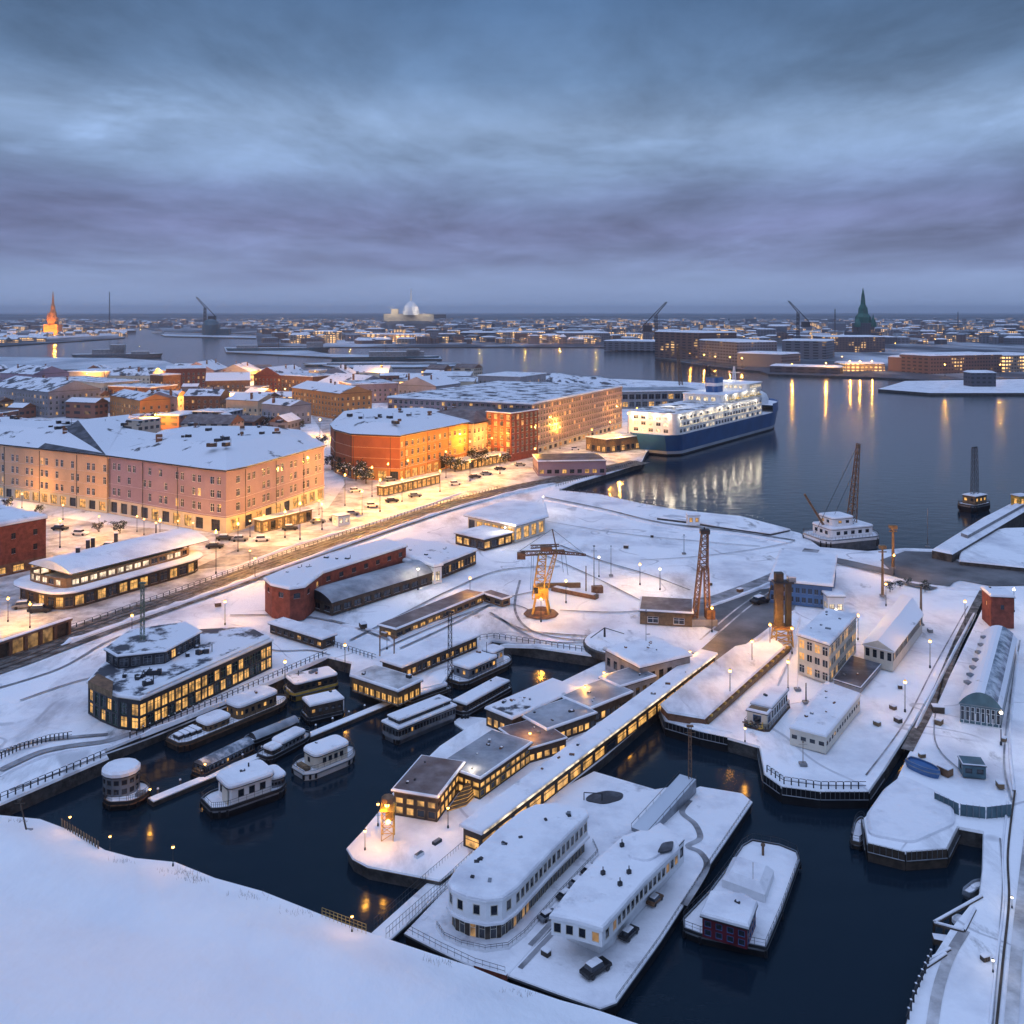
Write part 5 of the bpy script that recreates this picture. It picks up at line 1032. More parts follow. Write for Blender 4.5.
# --- small red cabined houseboat
p = PP([(683, 920), (684, 930), (700, 936), (766, 950), (782, 912), (800, 862), (797, 853), (780, 846), (752, 841), (742, 847), (728, 868), (710, 892)], 0.9)
rc = thing('houseboat', 'snow covered houseboat with dark red cabin moored right of the white barges', 'houseboat', V3(cen(p), 0)); hull(rc, p, 0.9, off=rc.location, strake='grey_metal', bul=0.25)
cabin(rc, offset(ccw(PP([(701, 917), (748, 930), (757, 906), (744, 898), (711, 895)], 2.9)), -0.1), 1.0, 1.9, 'red_paint', ((0.12, 0.42), (0.55, 0.85)), 0.8, 0.62, 0.0, th=0.45, over=0.2, off=rc.location, frame='blue_paint', litm='lit_window_dim')
tq = ccw(PP([(722, 887), (765, 903), (774, 878), (733, 865)], 1.0)); mb = MB('white_paint', 'snow'); c0 = (tq[0] + tq[1]) / 2
mb.ring(tq, 1.0, tq, 1.8, 'white_paint'); tq2 = offset(tq, -0.7); mb.ring(tq, 1.8, tq2, 2.5, 'snow'); mb.poly(tq2, 2.5, 'snow'); mb.build('canopy', rc, rc.location)
c_ = G(763, 855, 1.0); small(rc, 'mooring_post', lambda m: m.lathe([(0.14, 0), (0.14, 1.0), (0.24, 1.02), (0.24, 1.2)], tuple(c_), 8, 'rust_metal'), rc.location); c_ = G(753, 880, 2.4); small(rc, 'mast', lambda m: m.tube(c_, c_ + Vector((0, 0, 1.8)), 0.025), rc.location)

# --- big blue and white ferry
A_, B_ = Vector((57, 397)), Vector((139, 512)); d_ = B_ - A_; L = d_.length; c_ = (A_ + B_) / 2
fe = thing('ferry', 'large lit passenger ferry with navy hull and white decks moored at the quay', 'ferry', V3(c_, 0), math.atan2(d_.y, d_.x))
FW = 24.0
def fout(Lh, W, b=0.22, s=0.05): return boat_outline(Lh, W, bow=b, stern=s, p=2.0)
o0, o1 = fout(L * 0.95, FW * 0.92), fout(L, FW)
mb = MB('navy_paint', 'white_paint', 'black_hull'); mb.ring(fout(L * 0.93, FW * 0.88), -1, o0, 0.7, 'black_hull'); mb.ring(o0, 0.7, [a.lerp(b, 0.2) for a, b in zip(o0, o1)], 2.0, 'ice'); mb.ring([a.lerp(b, 0.2) for a, b in zip(o0, o1)], 2.0, o1, 9.0, 'navy_paint'); mb.poly(o1, 9.0, 'white_paint'); mb.build('hull', fe)
sup = [q for q in rounded(rect(L * 0.70, FW - 0.6, -L * 0.135), 3, 4)]
cabin(fe, sup, 9.02, 8.4, 'white_paint', ((0.08, 0.26), (0.40, 0.58), (0.70, 0.88)), 3.2, 2.2, 0.5, top='roof_snow_patchy', th=0.5, over=0.1, litm='lit_white', frame='white_paint', mull=1, name='passenger_decks', wname='sun_deck', eave='white_paint')
cabin(fe, rounded(rect(L * 0.34, FW - 3, L * 0.05), 3, 4), 18.0, 3.6, 'white_paint', ((0.25, 0.75),), 3.0, 2.2, 0.95, top='snow', th=0.4, over=0.4, litm='lit_white', name='upper_deck', wname='upper_roof', eave='white_paint')
cabin(fe, rounded(rect(L * 0.14, FW - 2, L * 0.15), 2.5, 4), 22.0, 3.0, 'white_paint', ((0.35, 0.8),), 2.2, 1.8, 0.9, top='snow', th=0.3, over=0.5, litm='lit_white', name='bridge', wname='bridge_roof', eave='white_paint')
mb = MB('navy_paint', 'white_paint'); fo = boat_outline(L, FW, 0.22, 0.05); bowp = [q for q in fo if q.x > L * 0.215]; bb = MB('navy_paint')
for a, b in zip(bowp, bowp[1:]): bb.face([V3(a, 9.0), V3(b, 9.0), V3(b * 0.995, 13.5), V3(a * 0.995, 13.5)], 'blue_paint')
bb.poly(ccw([q * 0.995 for q in bowp]), 12.6, 'snow'); bb.build('bow_bulwark', fe)
mb = MB('white_paint'); mb.lathe([(7, 0), (7.2, 2.5), (6.2, 5), (3.5, 6.6), (0.3, 7)], (L * 0.34, 0, 12.6), 16); mb.build('bow_dome', fe, smooth_=True)
mb = MB('navy_paint', 'white_paint'); mb.prism(rounded(rect(9, 6, -L * 0.02), 2, 4), 21.9, 29, 'navy_paint', 'dark_metal'); mb.prism(offset(ccw(rounded(rect(9, 6, -L * 0.02), 2, 4)), 0.1), 25, 26.5, 'white_paint'); mb.build('funnel', fe)
mb = MB('white_paint'); mb.lattice((L * 0.15, 0, 25.2), (L * 0.15, 0, 33), 1.6, 0.5, 6, 0.12); mb.tube((L * 0.15, -3, 30), (L * 0.15, 3, 30), 0.15); mb.build('radar_mast', fe)
for k in range(5):
    for s_ in (-1, 1):
        mb = MB('white_paint', 'yellow_metal'); x = -L * 0.06 + k * 8.5; y = s_ * (FW / 2 - 1.0); mb.lathe([(0.2, 0), (1.1, 0.5), (1.25, 1.3)], (0, 0, 0), 10, 'white_paint'); mb.lathe([(1.25, 1.3), (0.8, 1.8), (0.1, 2.0)], (0, 0, 0), 10, 'yellow_metal'); o = mb.build('lifeboat', fe); o.location = (x, y, 18.1); o.scale = (2.4, 0.9, 0.9)
mb = MB('dark_metal')
for q0, q1 in zip(sup, sup[1:] + sup[:1]): mb.tube(V3(q0, 19.0), V3(q1, 19.0), 0.07, n=4)
mb.build('railing', fe)
mb = MB('lit_white')
for s_ in (-1, 1):
    for z_ in (12.3, 15.2): mb.box((-L * 0.135, s_ * (FW / 2 - 0.27), z_), (L * 0.66, 0.06, 0.22), 'lit_white')
mb.build('deck_light', fe)
DL = [(-L * 0.46 + k * L * 0.075, -FW / 2 - 1.0, 16.9) for k in range(9)] + [(-L * 0.485 - 1.4, y_, 16.9) for y_ in (-8, -2.5, 3, 8.5)] + [(-L * 0.10 + k * L * 0.08, -FW / 2 + 0.2, 21.9) for k in range(4)]
for x, y, z in DL:
    lm = MB('white_paint', 'lit_white'); lm.tube((x, y * 0.94 if abs(y) > 9 else y, z + 0.3), (x, y, z + 0.3), 0.06, n=5, m='white_paint'); lm.lathe([(0.25, 0), (0.25, 0.2), (0.1, 0.28)], (x, y, z), 8, 'lit_white'); lm.build('deck_lamp', fe)
    l = bpy.data.objects.new('lamp_light', light_data(330, (1.0, 0.86, 0.64), 0.35)); COL.objects.link(l); l.parent = fe; l.location = (x, y - (0.5 if y < -9 else 0), z - 0.5)
for (x, y, z, pw, rd) in ((L * 0.02, 2, 27, 2200, 1.0), (L * 0.2, 5, 28, 2200, 1.0), (-L * 0.3, 3, 24, 1800, 1.0)):
    l = bpy.data.objects.new('lamp_light', light_data(pw, (1.0, 0.84, 0.60), rd)); COL.objects.link(l); l.parent = fe; l.location = (x, y, z)

# --- right hand piers: raised snow decks
def slab(name, px, z0, z1, side='quay_stone', top='snow_field', lip=0.15):
    p = ccw(PP(px, z1)); mb = MB(side, top); mb.ring(p, z0, p, z1 - 0.25, side); o1 = offset(p, lip); mb.ring(p, z1 - 0.25, o1, z1 - 0.25, top); mb.ring(o1, z1 - 0.25, offset(p, -0.05), z1, top); mb.poly(offset(p, -0.05), z1, top); return mb
o = thing('quay_shed', 'long low snow roofed shed on the dark hulled pier right of the pier gallery', 'shed', G(740, 660, LZ)); slab('roof', [(661, 703), (668, 711), (704, 717), (784, 646), (775, 638), (735, 646), (700, 672)], LZ, 3.3, 'brick_brown').build('roof', o, o.location)
mb = MB('wood', 'yellow_metal'); q0, q1 = G(707, 724, LZ).to_2d(), G(790, 650, LZ).to_2d(); d_ = (q1 - q0).normalized(); c_ = (q0 + q1) / 2; mb.box((c_.x, c_.y, LZ + 0.35), ((q1 - q0).length, 0.5, 0.7), 'wood', math.atan2(d_.y, d_.x)); 
for k in range(14): q = q0.lerp(q1, (k + 0.5) / 14); mb.box((q.x, q.y, LZ + 0.8), (0.5, 0.55, 0.3), 'yellow_metal', math.atan2(d_.y, d_.x))
mb.build('side_frame', o, o.location)
def quay_hull(name, label, px, z, m, cat='barge hull'):
    root = thing(name, label, cat, G(px[0][0], px[0][1], 0)); p = PP(px, z)
    mb = MB(m, 'grey_metal')
    for a, b in zip(p, p[1:]):
        d = (b - a).normalized(); n_ = Vector((d.y, -d.x)); 
        if n_.dot(-(a + b)) < 0: n_ = -n_
        o_ = n_ * 0.25; mb.face([V3(a + o_ * 0.4, -0.6), V3(b + o_ * 0.4, -0.6), V3(b + o_, z), V3(a + o_, z)], m)
    mb.build('plating', root, root.location)
    rb = MB('grey_metal'); 
    for a, b in zip(p, p[1:]):
        d = (b - a).normalized(); n_ = Vector((d.y, -d.x)); n_ = n_ if n_.dot(-(a + b)) > 0 else -n_; k = max(1, int((b - a).length / 0.55))
        for j in range(k): q = a.lerp(b, j / k) + n_ * 0.3; rb.tube(V3(q, z * 0.55), V3(q, z + 0.1), 0.035, n=4)
        rb.tube(V3(a + n_ * 0.32, z * 0.55), V3(b + n_ * 0.32, z * 0.55), 0.06, n=5)
    rb.build('fender_rail', root, root.location); return root
quay_hull('pier_bow', 'curved black hulled bow with pale fender rail below the cream house pier', [(760, 748), (765, 774), (782, 786), (820, 791), (868, 791), (882, 771)], 2.05, 'black_hull')
quay_hull('pier_bow', 'rounded dark bow below the long low snow roofed shed', [(661, 709), (666, 721), (700, 731), (728, 737)], 2.05, 'black_hull')
quay_hull('pier_bow', 'pale railed bow of the snow heaped barge end at lower right', [(864, 818), (868, 842), (905, 851), (946, 848), (957, 826)], 2.05, 'timber_dark')
quay_hull('pier_bow', 'teal plated hull side below the teal hatch at lower right', [(936, 792), (960, 803), (985, 806), (1010, 803)], 3.3, 'teal_paint')
H_ = lambda *a, **k: hall(*a, **k)
H_('cream_house', 'three storey cream house with lit windows and flat snow roof on the right pier', 'building', None, None, 8.0, 14, LZ, quad=[(798, 636), (829, 646), (856, 617), (826, 611)], wallm='cream_paint', rows=((0.06, 0.28), (0.40, 0.60), (0.70, 0.94)), pitch=1.25, ww=1.05, lit=0.35, top='snow', th=0.5, over=0.2, frame='cream_paint', mull=1)
H_('long_house', 'long white house with double snow roof right of the cream house', 'building', None, None, 5.2, 20, LZ, quad=[(864, 645), (893, 652), (922, 615), (902, 596)], wallm='cream_paint', rows=((0.5, 0.9),), pitch=0.9, ww=0.65, lit=0.1, top='roof_snow', th=0.5, over=0.3, rise=1.2, roofk='gable', eave='white_paint')
H_('deck_house', 'low cream deck house with blank snow roof nearest the black bow', 'building', None, None, 4.1, 10, LZ, quad=[(790, 729), (826, 738), (860, 696), (826, 684)], wallm='cream_paint', rows=((0.45, 0.7),), pitch=1.1, ww=0.7, lit=0.05, top='snow', th=0.45, over=0.1, eave='cream_paint')
H_('solar_roof', 'dark slatted flat canopy between the long white house and the deck house', 'canopy', None, None, 2.9, 7, LZ, quad=[(834, 680), (860, 688), (880, 665), (852, 657)], wallm='concrete', rows=(), top='roof_dark', th=0.12, over=0.2)
# truck-like work cabin at the water
wk = thing('work_barge', 'cluttered work barge with square wheelhouse and blue windscreen', 'boat', G(768, 729, 0), R_(57))
hull(wk, boat_outline(11, 3.6, 0.1, 0.05), 1.9, 'timber_dark', off=None); cabin(wk, rect(7.5, 2.9, 0.8), 2.1, 2.2, 'white_paint', ((0.35, 0.8),), 1.0, 0.7, 0.05, th=0.35)
cabin(wk, rect(1.6, 2.9, -4.0), 2.1, 1.9, 'cream_paint', ((0.35, 0.85),), 1.4, 1.2, 0, top='wood', th=0.3, name='wheelhouse', wname='wheelhouse_roof', frame='blue_paint')
def junk(m):
    for k in range(16): m.box((-5.2 + random.uniform(-0.5, 0.5), random.uniform(-1.6, 1.6), 2.0 + random.uniform(0, 0.9)), (random.uniform(0.2, 0.9), 0.15, 0.15), random.choice(['yellow_metal', 'rust_metal', 'dark_metal']), random.uniform(0, 3))
    for k in range(6): m.tube((-5.4, -1.5 + 0.5 * k, 0.4), (-5.3, -1.3 + 0.5 * k, 2.6), 0.06)
small(wk, 'deck_gear', junk)
# arched glass hall
ah = thing('arched_hall', 'long arched hall with glazed end and snow streaked vault at the right edge', 'building', G(985, 700, LZ))
q4 = ccw([G(960, 722, LZ).to_2d(), G(1001, 728, LZ).to_2d(), G(1016, 655, LZ).to_2d(), G(982, 650, LZ).to_2d()])
cabin(ah, q4, LZ, 2.6, 'teal_paint', ((0.15, 0.9),), 0.6, 0.48, 0.05, off=ah.location, roofk='barrel', rise=1.9, th=1.5, top='roof_snow', over=0.15, frame='white_paint', eave='grey_metal', split=(1, 4, 'glass_roof'))
mb = MB('glass_dark'); e0, e1 = G(960, 722, LZ + 2.75), G(1001, 728, LZ + 2.75)
for k in range(7):
    t_ = (k + 0.5) / 7; c_ = e0.lerp(e1, t_); hh = 1.6 * math.sin(math.pi * t_) ** 0.8; mb.tube((c_.x - 0.02, c_.y - 0.25, c_.z), (c_.x - 0.02, c_.y - 0.25, c_.z + hh), 0.05, n=4, m='white_paint')
mb.tube((e0.x, e0.y - 0.25, e0.z), (e1.x, e1.y - 0.25, e1.z), 0.07, n=4, m='white_paint'); mb.build('end_glazing', ah, ah.location)
for k in range(7):
    t_ = 0.1 + k * 0.13; a_ = G(966 + 21 * t_, 690 - 58 * t_, 5.6); small(ah, 'roof_window', lambda m: m.box((a_.x, a_.y, a_.z + 0.25), (0.8, 1.0, 0.35), 'grey_metal', 0.2), ah.location)
H_('red_hut', 'small dark red hut with snow cap beside the road at right edge', 'hut', (991, 597), (1014, 598), 7.6, 5.0, LZ, wallm='brick_red', rows=((0.6, 0.75),), pitch=2.4, ww=0.6, lit=0.5, top='snow', th=0.6, over=0.2)
H_('deck_cabin', 'square teal hatch house on the snowy deck at lower right', 'hatch house', (963, 765), (986, 767), 3.5, 2.2, LZ, wallm='teal_paint', rows=((0.35, 0.75),), pitch=1.1, ww=0.8, lit=0.0, top='teal_paint', th=0.12, over=0.1)
r, L = boat('rowing_boat', 'upturned blue rowing boat half buried in snow on the lower right deck', 'boat', (908, 781), (940, 795), 1.9, 0.7, outline=dict(bow=0.5, stern=0.3), m='blue_paint', rail=False, deck='blue_paint'); r.location.z = LZ
mb = MB('wood'); mb.box((0, 0, 0.6), (0.3, 1.5, 0.08)); mb.build('thwart', r)
# snow mound on barge end
mb = MB('snow'); c0 = ccw(rounded(PP([(866, 818), (884, 792), (902, 778), (934, 793), (952, 802), (955, 825), (912, 844), (869, 836)], 2.0), 1.0, 4)); mb.ring(c0, 1.95, offset(c0, 0.05), 2.3, 'snow'); mb.ring(offset(c0, 0.05), 2.3, offset(c0, -0.3), 2.55, 'snow'); mb.poly(offset(c0, -0.3), 2.55, 'snow'); tag(mb.build('snow_covered_cargo', smooth_=False), 'smooth flat blanket of snow over cargo on the barge end at lower right', 'cargo')
# right edge timber truss jetty
tj = thing('timber_jetty', 'open triangular timber jetty with snow capped beams on the lower right quay', 'jetty', G(955, 925, 0))
T = [G(982, 897, 2), G(934, 924, 2), G(964, 932, 2), G(975, 910, 2)]
for a, b in ((T[0], T[1]), (T[1], T[2]), (T[2], T[3]), (G(928, 962, 2), G(950, 950, 2)), (G(926, 968, 2), G(946, 955, 2))):
    mb = MB('timber_dark', 'snow'); mb.tube(a, b, 0.16, n=6, m='timber_dark'); d = (b - a).normalized(); s_ = Vector((-d.y, d.x, 0)) * 0.12; u_ = Vector((0, 0, 0.15)); w_ = Vector((0, 0, 0.27))
    mb.face([a - s_ + u_, b - s_ + u_, b - s_ + w_, a - s_ + w_], 'snow'); mb.face([a - s_ + w_, b - s_ + w_, b + s_ + w_, a + s_ + w_], 'snow'); mb.face([a + s_ + w_, b + s_ + w_, b + s_ + u_, a + s_ + u_], 'snow')
    o = mb.build('beam', tj, tj.location)
    for k in range(4): q = a.lerp(b, k / 3); pm_ = MB('timber_dark'); pm_.tube(q, Vector((q.x, q.y, -0.6)), 0.11, n=6, m='timber_dark'); pm_.build('pile', tj, tj.location)
T2 = [G(932, 934, 1.4), G(964, 938, 1.4), G(958, 945, 1.4), G(934, 940, 1.4)]; mb = MB('timber_dark', 'snow'); mb.prism([t_.to_2d() for t_ in T2], 1.0, 1.5, 'timber_dark', 'snow'); mb.build('stage', tj, tj.location)
mb = MB('snow'); mb.lathe([(0.7, 0), (0.65, 0.3), (0.4, 0.55), (0.05, 0.65)], tuple(G(959, 922, 1.0)), 9); mb.build('snow_heap', tj, tj.location)
r, L = boat('dinghy', 'tiny snowed up dinghy beside the timber jetty', 'boat', (966, 900), (982, 887), 1.1, 0.5, outline=dict(bow=0.4, stern=0.2), m='grey_metal', rail=False); mb = MB('snow'); mb.lathe([(0.4, 0), (0.3, 0.3), (0.05, 0.4)], (0, 0, 0.5), 8); mb.build('snow_heap', r)
r, L = boat('dinghy', 'small upright dinghy moored off the left of the snow heaped barge end', 'boat', (856, 850), (862, 824), 1.3, 0.6, outline=dict(bow=0.35, stern=0.15), m='timber_dark'); mb = MB('snow'); mb.lathe([(0.35, 0), (0.3, 0.25), (0.05, 0.35)], (L * 0.3, 0, 0.6), 8); mb.build('snow_heap', r)
# breakwater wall at right
bw = thing('breakwater_wall', 'high snow topped stone breakwater running out to the right edge', 'breakwater', G(980, 530, 0)); p = ccw(PP([(932, 549), (952, 553), (1030, 507), (1030, 494), (985, 516)], 4.2)); mb = MB('quay_stone', 'snow')
mb.ring(p, -1, p, 3.9, 'quay_stone'); mb.ring(offset(p, 0.2), 3.9, offset(p, -0.6), 4.4, 'snow'); mb.ring(p, 3.9, offset(p, 0.2), 3.9, 'snow'); mb.poly(offset(p, -0.6), 4.4, 'snow'); mb.build('wall', bw, bw.location)
mb = MB('concrete', 'snow'); p2 = offset(ccw(PP([(960, 536), (968, 539), (1030, 504), (1026, 500)], 4.4)), -0.2); mb.prism(p2, 4.3, 5.2, 'concrete', 'snow'); mb.build('parapet', bw, bw.location)
H_('lamp_hut', 'small lit yellow hut on the end of the high breakwater', 'hut', (1020, 497), (1030, 496), 7.2, 3, 4.4, wallm='yellow_metal', rows=((0.2, 0.8),), pitch=1.6, ww=1.1, lit=1.0, top='snow', th=0.3)
# long jetty out in the bay
jt = thing('jetty', 'long low dark jetty with snowy top at the edge of the bay', 'jetty', G(720, 522, 0)); p = ccw(PP([(657, 517), (690, 511.5), (740, 516), (790, 529), (770, 533), (720, 526), (690, 521)], 2.6)); mb = MB('quay_stone'); mb.ring(p, 1.0, p, 2.4, 'quay_stone'); mb.build('deck_edge', jt, jt.location); mb = MB('snow_field'); mb.ring(offset(p, 0.15), 2.4, p, 2.65, 'snow_field'); mb.ring(p, 2.4, offset(p, 0.15), 2.4, 'snow_field'); mb.poly(p, 2.65, 'snow_field'); mb.build('snow_cover', jt, jt.location)
H_('lamp_hut', 'tiny lit white hut on the left end of the bay jetty', 'hut', (688, 516), (700, 516), 5.0, 2.5, 2.6, wallm='white_paint', rows=((0.3, 0.8),), pitch=1.2, ww=0.9, lit=0.9, top='snow', th=0.4)
# ships by the bay
r, L = boat('coaster', 'white snowed up coaster with tall leaning derrick at the bay shore', 'ship', (812, 549), (872, 543), 11, 3.0, outline=dict(bow=0.2, stern=0.1), m='grey_metal', strake='white_paint')
cabin(r, rounded(rect(L * 0.7, 8), 1, 3), 3.1, 2.2, 'white_paint', ((0.4, 0.8),), 1.8, 1.1, 0.1, th=0.5); cabin(r, rounded(rect(L * 0.35, 6, -2), 1, 3), 5.9, 1.8, 'white_paint', ((0.4, 0.8),), 1.6, 1.0, 0.1, th=0.5, name='bridge', wname='bridge_roof')
mb = MB('rust_metal'); mb.lattice((L * 0.15, 0, 5.5), (L * 0.15 + 2.2, 0, 26), 1.8, 0.6, 12, 0.13); mb.build('derrick', r); mb = MB('dark_metal'); mb.tube((L * 0.15 + 2.2, 0, 26), (-L * 0.45, 0, 4), 0.06, n=4); mb.tube((L * 0.15 + 1.5, 0, 20), (-L * 0.2, 0, 6), 0.05, n=4); mb.build('stay', r)
mb = MB('rust_metal'); mb.tube((-L * 0.3, 0, 5.5), (-L * 0.62, 0, 14), 0.3); mb.build('small_derrick', r)
r, L = boat('crane_barge', 'small crane barge with tall twin mast out in the bay', 'barge', (965, 512), (984, 508), 6, 2.0, outline=dict(bow=0.25, stern=0.15), m='black_hull')
cabin(r, rect(L * 0.6, 4), 2.1, 2.4, 'wood', ((0.4, 0.8),), 1.5, 1.0, 0.6, th=0.3); mb = MB('dark_metal')
for s_ in (-1, 1): mb.lattice((s_ * 1.3, 0, 4.5), (s_ * 0.9, 0, 19), 0.8, 0.6, 8, 0.06)
mb.tube((-1.2, 0, 19), (1.2, 0, 19), 0.2); mb.build('mast', r)

# ================================================================== CRANES, MASTS, POSTS
yc = thing('dock_crane', 'yellow lit dock crane standing on the open snow field', 'crane', G(541, 614, LZ))
mb = MB('yellow_metal', 'timber_dark'); mb.lathe([(3.4, 0), (3.2, 0.3), (2.0, 0.5), (1.6, 1.0)], n=10, m='rust_metal')
for a in range(4):
    x, y = (1.4 * math.cos(a * 1.571 + 0.7), 1.4 * math.sin(a * 1.571 + 0.7)); mb.tube((x * 1.6, y * 1.6, 0.3), (x * 0.8, y * 0.8, 4.2), 0.22)
mb.build('base', yc)
mb = MB('yellow_metal'); mb.lattice((-0.6, 0, 3), (0.3, 0, 11.5), 2.2, 1.4, 7, 0.12); mb.lattice((0.6, 0, 4), (3.0, 0.5, 12.2), 1.0, 0.6, 7, 0.09); mb.build('tower', yc)
mb = MB('yellow_metal', 'rust_metal', 'glass_dark'); mb.box((0.1, 0, 4.2), (2.6, 2.0, 2.0), 'yellow_metal'); mb.box((-1.0, -0.6, 4.8), (0.9, 1.0, 1.2), 'glass_dark'); mb.build('machine_house', yc)
mb = MB('rust_metal'); mb.lattice((-4.0, 0, 11.6), (4.5, 0.3, 11.9), 0.8, 0.6, 9, 0.09); mb.lattice((1.5, 0.2, 12.0), (8.6, 0.6, 11.2), 0.7, 0.3, 8, 0.08); mb.lattice((-2.0, 1.2, 12.6), (3.5, 1.2, 12.9), 0.6, 0.4, 6, 0.07); mb.box((1.0, 0.2, 12.5), (2.2, 1.4, 0.9), 'rust_metal'); mb.box((-3.8, 0, 11.2), (1.6, 1.2, 1.2), 'rust_metal'); mb.tube((3.0, 0.5, 12.2), (2.2, 0.5, 16.2), 0.12); mb.build('jib', yc)
mb = MB('dark_metal')
for x, y, z in ((-1.6, 0.4, 4.0), (-0.8, -0.5, 3.4), (-2.0, 0, 4.6), (4.3, 0, 8.0), (5.2, 0.2, 7.4)): mb.tube((x * 0.9, y, 11.6), (x, y, z), 0.05, n=4)
mb.tube((2.2, 0.5, 16.2), (-4.3, 0, 12.0), 0.04, n=4); mb.tube((2.2, 0.5, 16.2), (8.2, 0, 11.6), 0.04, n=4); mb.build('cable', yc)
lc = thing('lattice_crane', 'tall leaning rusty lattice crane beside the paved yard', 'crane', G(701, 624, LZ))
mb = MB('rust_metal'); P = Vector((0.2, 0, 17.6))
for x in (-1.25, 1.25):
    mb.lattice((x, 0, 0.3), (x * 0.45 + 0.4, 0, 10.5), 0.9, 0.8, 8, 0.12)
mb.lattice((0.3, 0, 9.8), (0.7, 0, 17.0), 1.7, 1.1, 6, 0.13); mb.build('mast', lc)
mb = MB('rust_metal', 'concrete'); mb.box((0, 0, 0.6), (5.6, 3.0, 1.2), 'concrete'); mb.box((1.6, -0.4, 2.0), (1.6, 1.6, 1.8), 'rust_metal'); mb.build('base', lc)
mb = MB('dark_metal'); mb.box((0.7, 0, 17.2), (1.7, 1.4, 0.8)); mb.tube((0.7, 0, 17.2), (0.6, 0, 18), 0.1); mb.build('head', lc)
dt = thing('loading_tower', 'dark twin column loading tower with yellow lit base on the right pier', 'tower', G(781, 645, LZ))
mb = MB('timber_dark', 'dark_metal'); mb.prism(rounded(rect(1.5, 1.5, -0.4, 0), 0.3, 2), 3.2, 12.6, 'timber_dark'); mb.prism(rounded(rect(1.0, 1.2, 1.3, 0.2), 0.2, 2), 3.2, 10.8, 'dark_metal'); mb.build('column', dt)
mb = MB('yellow_metal'); mb.lattice((0.2, 0, 0), (0.2, 0, 3.2), 3.0, 2.6, 3, 0.14); mb.box((0.2, 0, 3.3), (3.4, 2.6, 0.3), 'rust_metal'); mb.build('base', dt)
mb = MB('dark_metal', 'snow'); mb.box((0.3, 0, 11.0), (3.4, 2.0, 0.3)); mb.box((1.8, 0, 11.5), (1.2, 1.6, 0.9), 'grey_metal'); mb.box((1.8, 0, 12.0), (1.3, 1.7, 0.15), 'snow'); mb.tube((-1.6, 0, 10.5), (-2.4, 0, 8), 0.1); mb.build('platform', dt)
def mast(name, label, px, py, top_py, r=0.16, m='dark_metal', z=LZ, lattice=0.0, lean=0.0, cat='mast', head=True):
    p = G(px, py, z); h = (py - top_py) / F * p.y; t_ = thing(name, label, cat, p); mb = MB(m)
    if lattice: mb.lattice((0, 0, 0), (lean, 0, h), lattice, lattice * 0.7, max(5, int(h / 1.2)), lattice * 0.09)
    else: mb.tube((0, 0, 0), (lean, 0, h), r, r * 0.6, 8)
    mb.build('shaft', t_)
    if head:
        mb = MB(m); mb.box((lean, 0, h), (r * 4 + lattice, r * 3, r * 2)); mb.tube((lean - 0.5 - r, 0, h * 0.9), (lean + 0.5 + r, 0, h * 0.9), r * 0.4); mb.build('crosshead', t_)
    mb = MB('concrete'); mb.box((0, 0, 0.15), (0.9, 0.9, 0.3)); mb.build('footing', t_); return t_
mast('mast', 'tall black lattice mast standing beside the snow covered boathouse', 450, 702, 612, 0.12, lattice=0.7, z=0.3)
mast('mast', 'green lattice mast on the roof of the glass hall', 142.5, 642, 583, 0.12, 'green_metal', z=8.9, lattice=0.55)
mast('mast', 'rusty lattice mast on the end of the ramp between the foreground barges', 690, 792, 726, 0.1, 'rust_metal', z=1.5, lattice=0.4)
mast('mast', 'brown timber mast left of the pair near the right hand road', 882.5, 596, 547, 0.32, 'wood')
mast('mast', 'brown mast with lamp right of the pair near the right hand road', 893, 568, 527, 0.4, 'wood')
mast('mast', 'stout brown post at the end of the long white house', 921, 625, 586, 0.28, 'wood', head=False)
mast('mast', 'thin white flagpole in front of the cream house', 797.5, 690, 628, 0.06, 'white_paint')
mast('post', 'short dark post between the deck house and the work barge', 806, 703, 683, 0.12, 'dark_metal', cat='post', head=False)
mast('mast', 'thin pole standing in the water left of the high breakwater', 927.5, 547, 508, 0.12, 'grey_metal', z=1.0, head=False)
mast('mast', 'thin light pole on snow right of the yellow crane', 594, 595, 546, 0.10, 'dark_metal')
mast('mast', 'brown pole on the loading ramp right of the yellow crane', 586, 594, 566, 0.16, 'wood', head=False)
mast('mast', 'thin hooked pole on the snow field left of the lattice crane', 611, 576, 546, 0.07, 'dark_metal')
mast('mast', 'thin pole on the snow field behind the leaning lattice crane', 684, 554, 535, 0.08, 'dark_metal')
mast('mast', 'thin pole at the rounded snow platform near the pier root', 646, 664, 610, 0.05, 'dark_metal')
mast('mast', 'pole standing on the low deck in front of the cream deck house', 803, 765, 742, 0.05, 'rust_metal')
mast('mast', 'dark lamp mast beside the market hall on the lit street', 156, 535, 513, 0.18, 'dark_metal')
mast('mast', 'short leaning timber post on the crest of the snowy hill at left', 27, 833, 800, 0.10, 'timber_dark', z=3.2, lean=-0.8)
